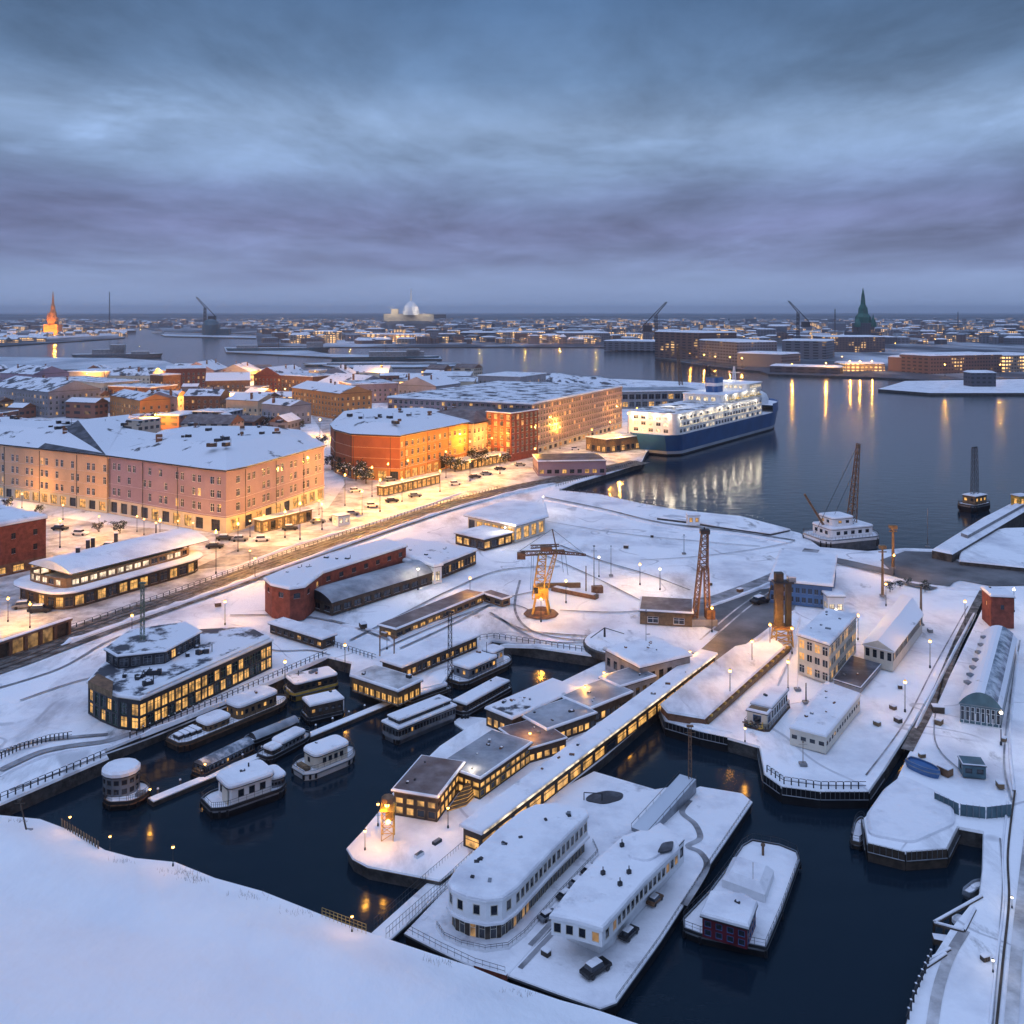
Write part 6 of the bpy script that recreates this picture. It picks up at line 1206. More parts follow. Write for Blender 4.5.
# loading ramp and machines by the yellow crane
rp_ = thing('loading_ramp', 'low brown loading ramp on the snow beside the yellow crane', 'ramp', G(575, 595, LZ)); mb = MB('rust_metal', 'snow'); q0, q1 = G(553, 590, LZ).to_2d(), G(597, 599, LZ).to_2d(); d_ = (q1 - q0).normalized(); c_ = (q0 + q1) / 2 - rp_.location.to_2d()
mb.box((c_.x, c_.y, 0.4), ((q1 - q0).length, 1.4, 0.8), 'rust_metal', math.atan2(d_.y, d_.x)); mb.box((c_.x, c_.y, 0.86), ((q1 - q0).length * 0.9, 1.2, 0.1), 'snow', math.atan2(d_.y, d_.x)); mb.build('deck', rp_)
mb = MB('rust_metal'); mb.box((c_.x + 4.6, c_.y - 0.5, 1.2), (2.2, 1.2, 1.4), 'rust_metal', 0.2); mb.box((c_.x - 3, c_.y + 4, 0.7), (9, 0.6, 1.0), 'wood', 0.05); mb.build('engine', rp_)
rf = thing('round_platform', 'round snow topped platform with dark rim beside the inner harbour', 'platform', G(620, 648, LZ)); mb = MB('quay_stone', 'snow_field'); mb.lathe([(6.2, -0.3), (6.4, 0.9), (6.1, 1.1)], n=26, m='quay_stone'); mb.lathe([(6.1, 1.1), (5.8, 1.35), (0.1, 1.5)], n=26, m='snow_field'); mb.build('platform', rf)
mb = MB('dark_metal'); mb.lathe([(0.2, 0), (0.15, 1.6)], (-2.5, 1.5, 1.4)); mb.tube((-2.5, 1.5, 3.0), (1, 2.5, 1.6), 0.08); mb.tube((-2.5, 1.5, 3.0), (-5, 1, 1.4), 0.08); mb.build('tripod', rf)
# lamp tower on the tip of the pier
lt = thing('lamp_tower', 'golden lit steel lamp tower on the tip of the long pier', 'tower', G(388, 838, 1.52)); mb = MB('yellow_metal'); mb.lattice((0, 0, 0), (0, 0, 3.4), 1.3, 1.3, 4, 0.06); mb.build('frame', lt)
mb = MB('yellow_metal', 'wood'); mb.box((0, 0, 3.4), (1.7, 1.7, 0.15)); mb.box((0.2, 0.2, 2.6), (0.9, 0.9, 1.2), 'wood'); mb.lathe([(0.8, 0), (0.7, 0.5), (0.1, 0.8)], (0, 0, 4.1), 8, 'rust_metal'); 
for a in range(4): mb.tube((0.7 * math.cos(a * 1.57), 0.7 * math.sin(a * 1.57), 3.45), (0.7 * math.cos(a * 1.57), 0.7 * math.sin(a * 1.57), 4.1), 0.05)
mb.build('cabin', lt)
for (x, y, z) in ((-0.1, -0.1, 3.7), (0.1, -0.75, 2.2)):
    mb = MB('lamp_glow'); mb.lathe([(0.05, -0.25), (0.25, -0.1), (0.25, 0.1), (0.05, 0.25)], (x, y, z), 8); mb.build('bulb', lt); l = bpy.data.objects.new('lamp_light', light_data(150, WL, 0.25)); COL.objects.link(l); l.parent = lt; l.location = (x - 0.3, y - 0.9, z)
# people-sized bollards and small dark things on the snow
def crate(px, py, z, s, lab, m='timber_dark', rot=0.3, group=None):
    s *= 0.7; t_ = thing('crate', lab, 'crate', G(px, py, z), rot, group); mb = MB(m); mb.box((0, 0, s * 0.4), (s * 1.4, s, s * 0.8), m); 
    for k in (-1, 0, 1): mb.box((k * s * 0.45, -s * 0.51, s * 0.4), (s * 0.12, 0.04, s * 0.82), 'wood')
    mb.build('box', t_); mb = MB('snow'); mb.prism(offset(ccw(rect(s * 1.45, s * 1.05)), 0.0), s * 0.8 + 0.003, s * 0.8 + 0.12, 'snow'); mb.build('snow_cover', t_)
for (x, y, z, s, lab, m) in ((898, 722, LZ, 1.0, 'long dark crate nearest the cream deck house on the right pier', 'timber_dark'), (893, 709, LZ, 0.9, 'rusty crate in the middle of the right pier snow', 'rust_metal'), (900, 688, LZ, 0.9, 'dark crate beside the slatted canopy on the right pier', 'timber_dark'), (877, 725, LZ, 0.9, 'brown crate nearest the black bow on the right pier', 'wood'),
        (938, 712, LZ, 1.6, 'big dark crate left of the arched hall', 'timber_dark'), (939, 724, LZ, 1.2, 'low brown crate below the big dark one by the arched hall', 'wood'), (945, 774, LZ, 1.6, 'rusty crate stack left of the teal hatch house', 'rust_metal'), (922, 757, LZ, 0.8, 'tilted brown crate above the blue rowing boat', 'wood'), (1004, 741, LZ, 0.8, 'small crate by the white lamp near the arched hall', 'wood'),
        (1000, 787, LZ, 1.0, 'brown crate at the edge of the teal plated hull', 'wood'), (652, 537, LZ, 1.0, 'lone dark crate far out on the snow field', 'timber_dark'), (626, 548, LZ, 1.2, 'dark crate on the snow field right of the hooked pole', 'timber_dark'), (740, 592, LZ, 1.2, 'brown crate beside the curving dark track', 'rust_metal'), (710, 585, LZ, 1.0, 'dark crate on the curving track near the lattice crane', 'timber_dark'), (985, 960, LZ, 0.7, 'small dark crate on the lower right quay', 'timber_dark'),
        (363, 628, LZ, 1.6, 'dark crate in the snow below the train shed', 'timber_dark'), (218, 606, LZ, 1.2, 'rust coloured crate beside the railway line', 'rust_metal'), (385, 636, LZ, 1.2, 'brown crate beside the curved ramp', 'wood'), (930, 632, LZ, 1.0, 'grey crate beside the long white house', 'concrete'), (546, 955, 1.4, 0.8, 'dark crate at the near tip of the long barge', 'timber_dark')): crate(x, y, z, s, lab, m, random.uniform(0, 3))
# carts / cars
def car_proto(s=1.0, m='dark_metal'):
    r = thing('parked_car', 'car', 'car'); mb = MB(m); 
    prof = [(-2.1, 0.35), (-2.15, 0.8), (-1.5, 0.92), (0.9, 0.9), (2.0, 0.78), (2.1, 0.35)]
    for a, b in zip(prof, prof[1:]): mb.face([(a[0] * s, 0.85 * s, a[1] * s), (b[0] * s, 0.85 * s, b[1] * s), (b[0] * s, -0.85 * s, b[1] * s), (a[0] * s, -0.85 * s, a[1] * s)])
    for y in (-0.85, 0.85): mb.face([(x * s, y * s, z * s) for x, z in (prof if y < 0 else reversed(prof))])
    mb.build('body', r); q = ccw([v_ * s for v_ in rect(2.3, 1.6, -0.35)]); mb = MB('glass_dark'); mb.ring(q, 0.9 * s, offset(q, -0.25 * s), 1.4 * s); mb.build('window_band', r)
    mb = MB('snow'); mb.ring(offset(q, -0.2 * s), 1.4 * s, offset(q, -0.3 * s), 1.55 * s); mb.poly(offset(q, -0.3 * s), 1.55 * s); mb.poly(offset(q, -0.2 * s), 1.401 * s, None, True); mb.build('snow_cover', r)
    for x in (-1.3, 1.3):
        for y in (-0.8, 0.8): mb = MB('black_hull'); mb.tube((x * s, y * s - 0.1 * s, 0.33 * s), (x * s, y * s + 0.1 * s, 0.33 * s), 0.33 * s, n=10); mb.build('wheel', r)
    return r
CP_ = {}
def car(px, py, z, ang, s, m, lab, group=None):
    k = (s, m)
    if k not in CP_: o = CP_[k] = car_proto(s, m)
    else: o = copy_tree(CP_[k])
    tag(o, lab, 'car', group); o.location = G(px, py, z); o.rotation_euler = (0, 0, R_(ang))
for a in ((566, 897, 1.54, 47, 0.5, 'dark_metal', 'small dark car nearest the rounded front of the white restaurant'), (578, 884, 1.54, 47, 0.5, 'grey_metal', 'small grey car in the lane beside the white restaurant'), (590, 872, 1.54, 47, 0.5, 'dark_metal', 'small dark car furthest along the lane by the white restaurant'), (548, 918, 1.54, 40, 0.5, 'grey_metal', 'small grey car at the mouth of the lane by the white restaurant'),
          (629, 936, 1.44, 52, 0.55, 'dark_metal', 'dark car parked against the side of the overhanging pavilion'), (596, 972, 1.44, 40, 0.7, 'black_hull', 'black car parked under the overhang of the white pavilion'), (655, 902, 1.44, 52, 0.5, 'rust_metal', 'small brown car at the long side of the white pavilion'),
          (35, 601, LZ, 30, 1.0, 'dark_metal', 'dark car at left edge below the red brick block'), (24, 608, LZ, 20, 1.0, 'grey_metal', 'grey car beside the dark one below the red brick block'), (40, 612, LZ, 10, 1.0, 'dark_metal', 'third car in the lit yard left of the market hall'), (337, 521, LZ, 20, 1.0, 'dark_metal', 'dark car on the lit street beside the kiosk'), (352, 515, LZ, 15, 1.0, 'grey_metal', 'grey car on the lit street right of the kiosk'),
          (225, 540, LZ, 5, 1.0, 'dark_metal', 'dark car on the street in front of the pink block'), (120, 560, LZ, 0, 1.0, 'grey_metal', 'grey car on the snowy square above the market hall'), (430, 478, LZ, 25, 1.0, 'dark_metal', 'dark car by the stalls below the orange corner block'), (500, 470, LZ, 20, 1.0, 'dark_metal', 'dark car beside the golden stall row'), (520, 466, LZ, 15, 1.0, 'grey_metal', 'grey car beside the pink terminal'),
          (760, 603, LZ, 35, 1.0, 'dark_metal', 'dark car crossing the paved yard')): car(*a)
CARS = 'cars parked along the golden street and yards'
for i, (x, y, a) in enumerate(((215, 548, 8), (240, 541, 10), (262, 541, 12), (290, 530, 15), (318, 523, 15), (372, 507, 18), (392, 502, 18), (415, 497, 18), (455, 485, 20), (475, 478, 20), (486, 475, 20), (540, 465, 15), (180, 548, 0), (150, 545, 0), (80, 535, -10), (60, 530, -10), (30, 520, -10), (70, 560, 30), (110, 548, 0), (490, 456, 10), (575, 450, 5), (600, 449, 5), (390, 481, 25), (355, 492, 30))):
    car(x, y, LZ + 0.06, a, 1.0, ('dark_metal', 'grey_metal', 'white_paint')[i % 3], 'parked car with snow on its roof out on the golden lit street', CARS)
quay_rail_todo = [('rail round the black bow of the cream house pier', [(767, 772), (784, 784), (821, 789), (866, 789)], 0.8), ('rail along the ferry side of the railway curve', [(556, 487), (575, 481), (612, 470), (638, 462)], 1.6), ('long dark rail along the inner harbour wall', [(480, 640), (494, 638), (546, 646), (600, 654)], 1.0), ('rail along the bay shore of the snow field', [(560, 491), (600, 495), (640, 504), (668, 509)], 2.2)]
# street kiosk
hall('kiosk', 'small lit kiosk on the street right of the pink block', 'kiosk', (338, 517), (350, 515), 4.6, 3, LZ, wallm='white_paint', rows=((0.3, 0.8),), pitch=1.4, ww=1.1, lit=0.9, top='snow', th=0.3, litm='lit_white')
# quay railings
def quay_rail(lab, px, z=LZ, h=0.9, step=1.6):
    P = PP(px, z); r = thing('quay_railing', lab, 'railing', V3(P[0], z)); mb = MB('dark_metal')
    for a, b in zip(P, P[1:]):
        for hh in (h, h * 0.5): mb.tube(V3(a, z + hh), V3(b, z + hh), 0.04, n=4)
    mb.build('rail', r, r.location); pm = None; k = 0
    for a, b in zip(P, P[1:]):
        n = max(1, int((b - a).length / step))
        for j in range(n):
            if k >= 100: break
            q = a.lerp(b, j / n); k += 1
            if pm is None: mb = MB('dark_metal'); mb.box((0, 0, h / 2), (0.12, 0.12, h)); mb.box((0, 0, h + 0.03), (0.16, 0.16, 0.06), 'snow'); o = pm = mb.build('post', r)
            else: o = pm.copy(); COL.objects.link(o)
            o.location = (q.x - r.location.x, q.y - r.location.y, 0)
quay_rail('dark quay railing along the left basin edge near the snowy hill', [(0, 801), (107, 755.5)], step=0.9)
quay_rail('dark quay railing along the basin below the glass hall', [(130, 738), (222, 700.5), (327, 654.5)], step=1.0)
quay_rail('railing beside the railway along the lit street', [(60, 633), (130, 609), (200, 584), (300, 549), (430, 507), (500, 488)], step=1.6)
quay_rail('curved snow fence on the open snow at left', [(-10, 764), (20, 750), (50, 741), (72, 738)], step=0.5)
quay_rail('railing on the curved ramp above the left basin', [(300, 634), (330, 645), (360, 655), (376, 660)], step=0.9)
quay_rail('railing at the foot of the lower right quay', [(931, 960), (916, 994), (906, 1028)], step=1.0)
for l_, p_, st_ in quay_rail_todo: quay_rail(l_, p_, step=st_)
cr_ = thing('boat_hoist', 'dark steel boat hoist frame beside the curved ramp', 'hoist', G(387, 656, LZ)); mb = MB('rust_metal')
for x in (-1.2, 1.2): mb.tube((x, 0, 0), (x, 0, 3.4), 0.12)
mb.tube((-1.4, 0, 3.4), (1.4, 0, 3.4), 0.12); mb.build('frame', cr_); mb = MB('dark_metal'); mb.tube((0, 0, 3.4), (0, 0, 1.4), 0.04); mb.box((0, 0, 1.3), (0.3, 0.3, 0.3)); mb.build('hook', cr_)
qn = thing('quay_net_fence', 'yellow net fence on the hill edge above the dark water', 'fence', G(345, 928, 2.4)); mb = MB('yellow_metal'); a, b = G(322, 917, 2.3), G(366, 934, 2.3)
for k in range(12): q = a.lerp(b, k / 11); mb.tube(q, q + Vector((0, 0, 0.9)), 0.025, n=4)
for h in (0.3, 0.6, 0.9): mb.tube(a + Vector((0, 0, h)), b + Vector((0, 0, h)), 0.02, n=4)
mb.build('netting', qn, qn.location)
qn = thing('quay_net_fence', 'amber lit timber fence on the hill edge beside the round houseboat', 'fence', G(85, 838, 2.4)); mb = MB('wood'); a, b = G(62, 826, 2.3), G(98, 848, 2.3)
for k in range(14): q = a.lerp(b, k / 13); mb.box((q.x, q.y, q.z + 0.35), (0.5, 0.06, 0.8), 'wood', -0.9)
mb.build('planks', qn, qn.location)

# ================================================================== LAMPS
CITY = [(-2, 490, 'at the left edge under the apricot block'), (6, 489, 'second from the left edge under the apricot block'), (22, 505, 'by the bright shopfront of the apricot block'), (63, 517, 'midway along the apricot block'), (99, 529, 'at the corner joint of the apricot and pink blocks'), (137, 529, 'left of a trio in front of the pink block'), (144, 532, 'middle of a trio in front of the pink block'), (156, 536, 'right of a trio in front of the pink block'), (178, 534, 'near the middle of the pink block front'), (193, 536, 'right of the middle of the pink block front'),
        (250, 534, 'under the rounded corner of the pink block'), (264, 528, 'at the start of the pink block arcade'), (319, 512, 'at the right end of the pink block arcade'), (345, 506, 'right of the pink block on the bright street'), (372, 497, 'left of the orange corner block arcade'), (388, 493, 'under the curved rust red wall'), (408, 489, 'at the orange block arcade, brightest'), (446, 478, 'at the right end of the orange block arcade'),
        (449, 467, 'first along the golden stall row'), (470, 466, 'second along the golden stall row'), (492, 462, 'third along the golden stall row'), (514, 458, 'fourth along the golden stall row'), (533, 454, 'at the foot of the brick tower'), (560, 449, 'left of the pink terminal roof'), (592, 452, 'behind the pink terminal roof'), (610, 443, 'behind the quay shed near the ferry'), (628, 433, 'behind the ferry stern, left one'), (637, 427, 'behind the ferry stern, right one'), (250, 566, 'on the snowy pavement between railway and pink block'), (300, 540, 'in the middle of the bright street'), (380, 512, 'on the street beside the railway bend'), (216, 574, 'beyond the right end of the market hall')]
for x, y, w in CITY:
    near = 'block' in w and x < 325 and y > 470
    street_lamp(x, y + (3 if near else 0), (900 if x > 107 else 4500) if near else (9000 if y > 470 else 11000), 'amber globe street lamp ' + w, 'amber street lamps in the town', h=4.0 if near else 9.0)
for x, y, w in ((285, 538, 'on the wide golden pavement, nearest the pink block'), (322, 530, 'on the wide golden pavement, second from the pink block'), (362, 515, 'on the wide golden pavement, third from the pink block'), (402, 502, 'on the wide golden pavement, fourth from the pink block'), (440, 492, 'on the golden road below the arcade end'), (470, 481, 'on the golden road near the stall row'), (500, 474, 'on the golden road by the parked cars'), (535, 467, 'on the golden road before the pink terminal'), (238, 552, 'on the snowy pavement beyond the market hall'), (160, 548, 'on the square behind the market hall'), (60, 548, 'on the square right of the red brick block'), (620, 452, 'on the quay road behind the ferry stern')):
    street_lamp(x, y, 8000 if x < 330 else 10500, 'amber globe street lamp ' + w, 'amber street lamps in the town', h=6.5)
for x, y, w in ((190, 560, 'lower'), ): pass
BACK = [(12, 384, 'by the storage dome'), (87, 384, 'on the shore left of the columned house'), (86, 409, 'before the columned house'), (133, 383, 'on the shore behind the square tower'), (147, 383, 'on the shore right of the square tower'), (155, 432, 'behind the pink roof at its left'), (166, 384, 'on the shore by the red brick block'), (177, 412, 'left of the red brick block foot'), (192, 413, 'under the red brick block'), (212, 405, 'at the red brick block corner'), (228, 408, 'by the brown warehouse'), (241, 384, 'tall on the shore in mid row'), (262, 403, 'in the glowing street, left'), (276, 404, 'in the glowing street, middle'), (285, 402, 'in the glowing street, bright one'), (300, 401, 'in the glowing street, right'), (262, 381, 'on the shore, fifth from left'), (291, 381, 'on the shore, sixth from left'), (315, 381, 'on the shore, seventh from left'), (330, 384, 'on the shore near the snow mound'), (358, 412, 'beyond the orange corner roof'), (320, 438, 'left of the curved corner block'), (380, 381, 'on the shore by the small cream house'), (436, 404, 'beyond the brown roof')]
for x, y, w in BACK: street_lamp(x, y, 42000, 'small amber lamp ' + w, 'amber lamps in the back streets', h=8.0)
Q = [(930, 668, 330, 'beside the rail on the black bowed pier, upper one', WL), (905, 712, 260, 'beside the rail on the black bowed pier, lower one', WL), (752, 668, 420, 'above the long low snow roofed shed', WL), (730, 700, 300, 'beside the lower end of the long low shed', WL), (858, 640, 500, 'between the two right hand houses, upper one', WL), (965, 625, 300, 'at the head of the dark gap between the right piers', WL), (640, 585, 900, 'on the snow field above the brown shed', WL), (470, 600, 700, 'beyond the long brown canopy', WL), (225, 625, 700, 'on the snow beside the glass hall', WL), (541, 622, 700, 'at the foot of the yellow crane', WL), (566, 603, 900, 'beside the loading ramp', WL), (599, 577, 500, 'on the snow field near the hooked pole', WH), (712, 632, 700, 'at the foot of the leaning lattice crane', WL), (770, 650, 500, 'left of the dark loading tower', WL), (792, 654, 300, 'right of the dark loading tower', WL), (788, 690, 260, 'beside the work barge', WL), (886, 606, 500, 'by the brown mast near the long white house', WL), (894, 575, 800, 'below the right brown mast', WL), (836, 634, 500, 'in front of the bright white booth', WH), (1001, 745, 260, 'in front of the arched hall', WH), (1014, 612, 500, 'right of the dark red hut', WH), (850, 655, 400, 'between the cream house and the long white house', WL),
     (30, 628, 1500, 'in the left yard below the brick block', WL), (8, 622, 1500, 'at left edge above the viaduct', WL), (70, 606, 900, 'at the left end of the market hall', WL), (255, 578, 800, 'beside the railway above the brick shed', WL), (505, 545, 700, 'by the pointed pavilion', WH), (418, 590, 500, 'in front of the station front', WH), (543, 512, 800, 'at the tip of the pavilion canopy', WH), (345, 672, 150, 'left of the quay house', WL), (132, 640, 400, 'on the snow behind the glass hall', WL), (285, 690, 260, 'at the right end of the glass hall', WL), (660, 590, 600, 'near the brown shed on the snow', WH)]
for x, y, pw, w, c in Q: street_lamp(x, y, pw * (2.2 if c is WL else 1.3), ('amber' if c is WL else 'white') + ' lamp post ' + w, 'lamp posts on the quays', h=4.2, col=c, glow='lamp_glow' if c is WL else 'lamp_glow_white')
P_ = [(993, 972, 30, 'low on the lower right quay', 2.0, WH, 1.0), (1012, 908, 30, 'high on the lower right quay', 2.0, WH, 1.0), (472, 792, 150, 'brightest, beside the stepped terrace', 1.52, WH, 2.6), (585, 705, 260, 'halfway along the pier', 1.52, WL, 2.6), (604, 690, 260, 'between the grey roofed pier halls', 1.52, WL, 2.6), (530, 752, 200, 'between the pier halls and gallery', 1.52, WL, 2.4), (378, 826, 160, 'left of the lamp tower', 1.52, WL, 2.4), (365, 850, 130, 'on the tip of the pier', 1.52, WL, 2.0), (448, 828, 140, 'before the glass fronted hall', 1.52, WL, 2.2), (640, 668, 200, 'near the landward end of the pier', 1.52, WL, 2.6), (690, 668, 180, 'at the landward end of the gallery', 1.52, WL, 2.6),
     (173, 866, 60, 'alone on the snowy hill edge', 2.6, WL, 1.9), (110, 850, 50, 'low on the hill edge by the round houseboat', 2.4, WL, 1.4), (70, 830, 60, 'by the timber fence on the hill edge', 2.4, WL, 1.4), (352, 932, 40, 'by the yellow net fence on the hill edge', 2.4, WL, 1.4), (150, 803, 80, 'at the near end of the long pontoon', 0.6, WL, 1.6), (205, 777, 80, 'on the pontoon near the narrow boat', 0.6, WL, 1.6), (415, 697, 150, 'at the far end of the long pontoon', 0.6, WL, 2.2), (745, 742, 80, 'over the work barge bow', 2.0, WL, 1.8)]
for x, y, pw, w, z, c, h in P_: street_lamp(x, y, pw * (1.6 if c is WL else 1), ('amber' if c is WL else 'white') + ' lamp ' + w, 'lamps over the harbour water', z=z, h=h, col=c, glow='lamp_glow' if c is WL else 'lamp_glow_white')
# gallery underside glow
for k in range(6):
    q = G(478 + 36 * k, 838 - 29 * k, 1.0); l = bpy.data.objects.new('lamp_light', light_data(110, WL, 0.3)); COL.objects.link(l); l.parent = g_; l.location = q + Vector((0.9, -0.9, 2.4)) - g_.location

# ================================================================== TREES AND BUSHES
def tree_mesh(h, w, seed, n=420, leafy=0.35):
    rnd = random.Random(seed); mb = MB('bark'); mb.tube((0, 0, 0), (0, 0, h * 0.5), h * 0.03, h * 0.018); tips = []
    for k in range(9):
        a = rnd.uniform(0, 6.28); z0 = h * rnd.uniform(0.25, 0.5); e = Vector((math.cos(a) * w * 0.35, math.sin(a) * w * 0.35, z0 + h * rnd.uniform(0.15, 0.4))); mb.tube((0, 0, z0), e, h * 0.014, h * 0.005, 4); tips.append(e)
    cb = MB('foliage', 'snow')
    cl = [Vector((rnd.gauss(0, w * 0.22), rnd.gauss(0, w * 0.22), h * rnd.uniform(0.35, 0.95))) for _ in range(14)] + tips
    for k in range(n):
        c = rnd.choice(cl) + Vector((rnd.gauss(0, w * 0.09), rnd.gauss(0, w * 0.09), rnd.gauss(0, h * 0.06))); s_ = leafy * rnd.uniform(0.5, 1.3)
        u = Vector((rnd.gauss(0, 1), rnd.gauss(0, 1), rnd.gauss(0, 0.6))).normalized(); v = u.orthogonal().normalized()
        cb.face([c - u * s_, c - v * s_ * 0.6, c + u * s_, c + v * s_ * 0.6], 'snow' if rnd.random() < 0.10 else 'foliage')
    return mb, cb
TP = []
for sd_ in range(3):
    r = thing('tree', 'tree', 'tree'); a, b = tree_mesh(7, 6, sd_, 800, 0.34); a.build('trunk', r); b.build('crown', r); TP.append(r)
TR = [(400, 408), (412, 405), (425, 409), (440, 406), (455, 405), (468, 402), (484, 404), (500, 392), (515, 390), (530, 388), (545, 387), (560, 386), (575, 386), (590, 385), (605, 385), (470, 388), (455, 387), (395, 396), (375, 392), (340, 426), (300, 430), (322, 446), (332, 470), (344, 476), (356, 481), (366, 484), (318, 470), (150, 428), (120, 414), (60, 410), (190, 425), (205, 424), (232, 424), (245, 423), (270, 430), (285, 432), (440, 470), (455, 472), (478, 468), (505, 464), (98, 532), (120, 534), (40, 514), (8, 508), (900, 588), (908, 585), (890, 592), (925, 592), (505, 410), (420, 415)]
TG = 'dark snow dusted bare trees in the town'
for i, (x, y) in enumerate(TR):
    o = TP[i] if i < 3 else copy_tree(TP[i % 3]); s_ = random.uniform(0.6, 1.1) * (0.35 if x > 880 else 0.5 if y > 500 else 1.0); o.scale = (s_ * 1.2, s_ * 1.2, s_); o.location = G(x, y, LZ - 0.1); o.rotation_euler = (0, 0, random.uniform(0, 6))
    where = 'on the snow mound by the bay' if (x > 390 and y < 412) else 'beside the lit curved corner block' if 310 < x < 370 and y > 440 else 'along the golden stall row' if x > 430 and y > 440 and x < 520 else 'by the two brown masts at the right pier' if x > 880 else 'on the street under the apricot and pink blocks' if y > 500 else 'among the back street roofs'
    tag(o, 'dark snow dusted tree ' + where, 'tree', 'trees ' + where)

# ================================================================== THE FAR CITY
def far_block(name, label, cat, a, b, h, dep, wm, roof='snow', group=None, tower=None):
    p = rectpx(a, b, 1.5, dep); r = thing(name, label, cat, V3(cen(p), 1.5), group=group); mb = MB(wm); mb.ring(ccw(p), 1.0, ccw(p), 1.5 + h, wm); mb.build('wall', r, r.location)
    rb = MB(roof); q = ccw(p); rb.ring(offset(q, 0.6), 1.5 + h, offset(q, -2), 3.0 + h, roof); rb.poly(offset(q, -2), 3.0 + h, roof); rb.poly(offset(q, 0.6), 1.5 + h, roof, True); rb.build('roof', r, r.location); return r
FB_ = [((558, 341), (610, 341), 16, 90, 'far_grey', 'long grey block left of the brick one on the far shore'), ((604, 350), (656, 351), 14, 60, 'far_grey', 'dark block left of the brown hall on the far shore'), ((655, 357), (699, 360), 33, 60, 'far_brick', 'tall brown hall with windowless upper wall on the far shore'), ((699, 361), (737, 365), 25, 50, 'far_grey', 'tall grey gridded block right of the brown hall'), ((737, 366), (782, 368), 14, 40, 'far_grey', 'pale columned block at the waterfront bend'), ((782, 358), (826, 359), 22, 60, 'far_grey', 'broad dark block left of the green spire'), ((826, 352), (885, 352), 22, 60, 'far_brick', 'wide mauve block at the foot of the green spire'), ((845, 371), (885, 371), 7, 30, 'far_bright', 'low bright waterfront hall below the green spire'), ((888, 371), (930, 373), 14, 40, 'far_brick', 'long brown block right of the bright waterfront hall'), ((930, 374), (1002, 372), 17, 40, 'far_brick', 'very long lit apartment slab at the right waterfront'), ((1004, 372), (1040, 371), 16, 40, 'far_bright', 'brightly lit block at the right edge waterfront'), ((972, 387), (996, 387), 11, 14, 'far_dark', 'dark square pump house on the snowy spit'),
       ((770, 372), (840, 374), 6, 20, 'far_dark', 'low dark shed along the right waterfront'), ((512, 341), (545, 341), 18, 60, 'far_bright', 'bright lit block in the centre of the far shore'), ((460, 338), (512, 338), 12, 90, 'far_dark', 'long dark warehouse right of the domed palace'), ((360, 341), (412, 342), 14, 60, 'far_bright', 'golden lit block below the domed palace'), ((300, 339), (345, 339), 9, 60, 'far_grey', 'low grey block left of the golden lit one')]
for a, b, h, dep, wm, lab in FB_: far_block('far_building', lab, 'building', a, b, h, dep, wm)
proto_n = 0; rr = random.Random(21); G_ = 'small buildings packed across the far shore'
rows = []
for k in range(290):
    for _ in range(40):
        Y = rr.uniform(1750, 5200) ** 1.0; x = rr.uniform(-0.60, 0.60) * Y; py = HOR + F * 58.5 / Y; px = 512 + F * x / Y
        if px < 130 and py > 333: continue
        if 128 < px < 262 and py > 329: continue
        if 255 < px < 660 and py > 344: continue
        if px < 255 and rr.random() < 0.3: continue
        break
    w = rr.uniform(10, 48); h = rr.uniform(6, 20) * (1.2 if px > 560 else 0.9); d = rr.uniform(15, 50); wm = rr.choice(['far_grey', 'far_grey', 'far_brick', 'far_brick', 'far_dark', 'far_cream', 'far_cream', 'far_bright'])
    r = thing('far_house', 'small snow roofed building in the dense band of town across the bay', 'building', (x, Y, 1.5), rr.uniform(-0.4, 0.4), G_); q = ccw(rect(w, d)); mb = MB(wm, 'snow', 'roof_dark'); mb.ring(q, -0.5, q, h, wm)
    top = rr.choice(['snow', 'snow', 'roof_grey', 'roof_dark']); q2 = offset(q, -rr.uniform(1, d * 0.3)); mb.ring(q, h, q2, h + rr.uniform(1, 5), top); mb.poly(q2, h + 1.0, top); r_ = mb.build('walls_and_roof', r)
# beyond those, the mass of roofs nobody could count
mb = MB('snow', 'roof_dark'); 
for k in range(1500):
    for _ in range(40):
        Y = 1750 + 5500 * rr.random() ** 1.5; x = rr.uniform(-0.60, 0.60) * Y; py = HOR + F * 58.5 / Y; px = 512 + F * x / Y
        if px < 130 and py > 333: continue
        if 128 < px < 262 and py > 329: continue
        if 255 < px < 660 and py > 344: continue
        break
    w = rr.uniform(8, 40); d = rr.uniform(8, 30); h = rr.uniform(4, 15); a_ = rr.uniform(-0.5, 0.5); ca, sa = math.cos(a_), math.sin(a_); q = ccw([Vector((x + v.x * ca - v.y * sa, Y + v.x * sa + v.y * ca)) for v in rect(w, d)]); wm = rr.choice(['far_grey', 'far_brick', 'far_brick', 'far_dark', 'far_cream', 'far_bright', 'far_bright'])
    mb.ring(q, 1, q, 1.5 + h, wm); q2 = offset(q, -d * 0.3); tp_ = rr.choice(['snow', 'snow', 'roof_dark', 'roof_grey']); mb.ring(q, 1.5 + h, q2, 3.5 + h, tp_); mb.poly(q2, 3.5 + h, tp_)
mb.build('far_roofs')['kind'] = 'stuff'
LH = 'small cottage on the left headland below the floodlit spire'
for k in range(40):
    px = rr.uniform(-20, 124); py = rr.uniform(331, 337 + (124 - px) * 0.05); p = G(px, py, 1.7); w = rr.uniform(10, 22)
    r = thing('far_house', LH, 'building', p, rr.uniform(-0.4, 0.4), 'cottages on the left headland'); q = ccw(rect(w, 12)); mb = MB(rr.choice(['far_bright', 'far_cream', 'far_bright']), 'snow'); mb.ring(q, -0.5, q, 6, None); gable_roof(mb, q, 6, 4, 0.5, 'snow', 'snow', 'far_cream'); mb.build('walls_and_roof', r)
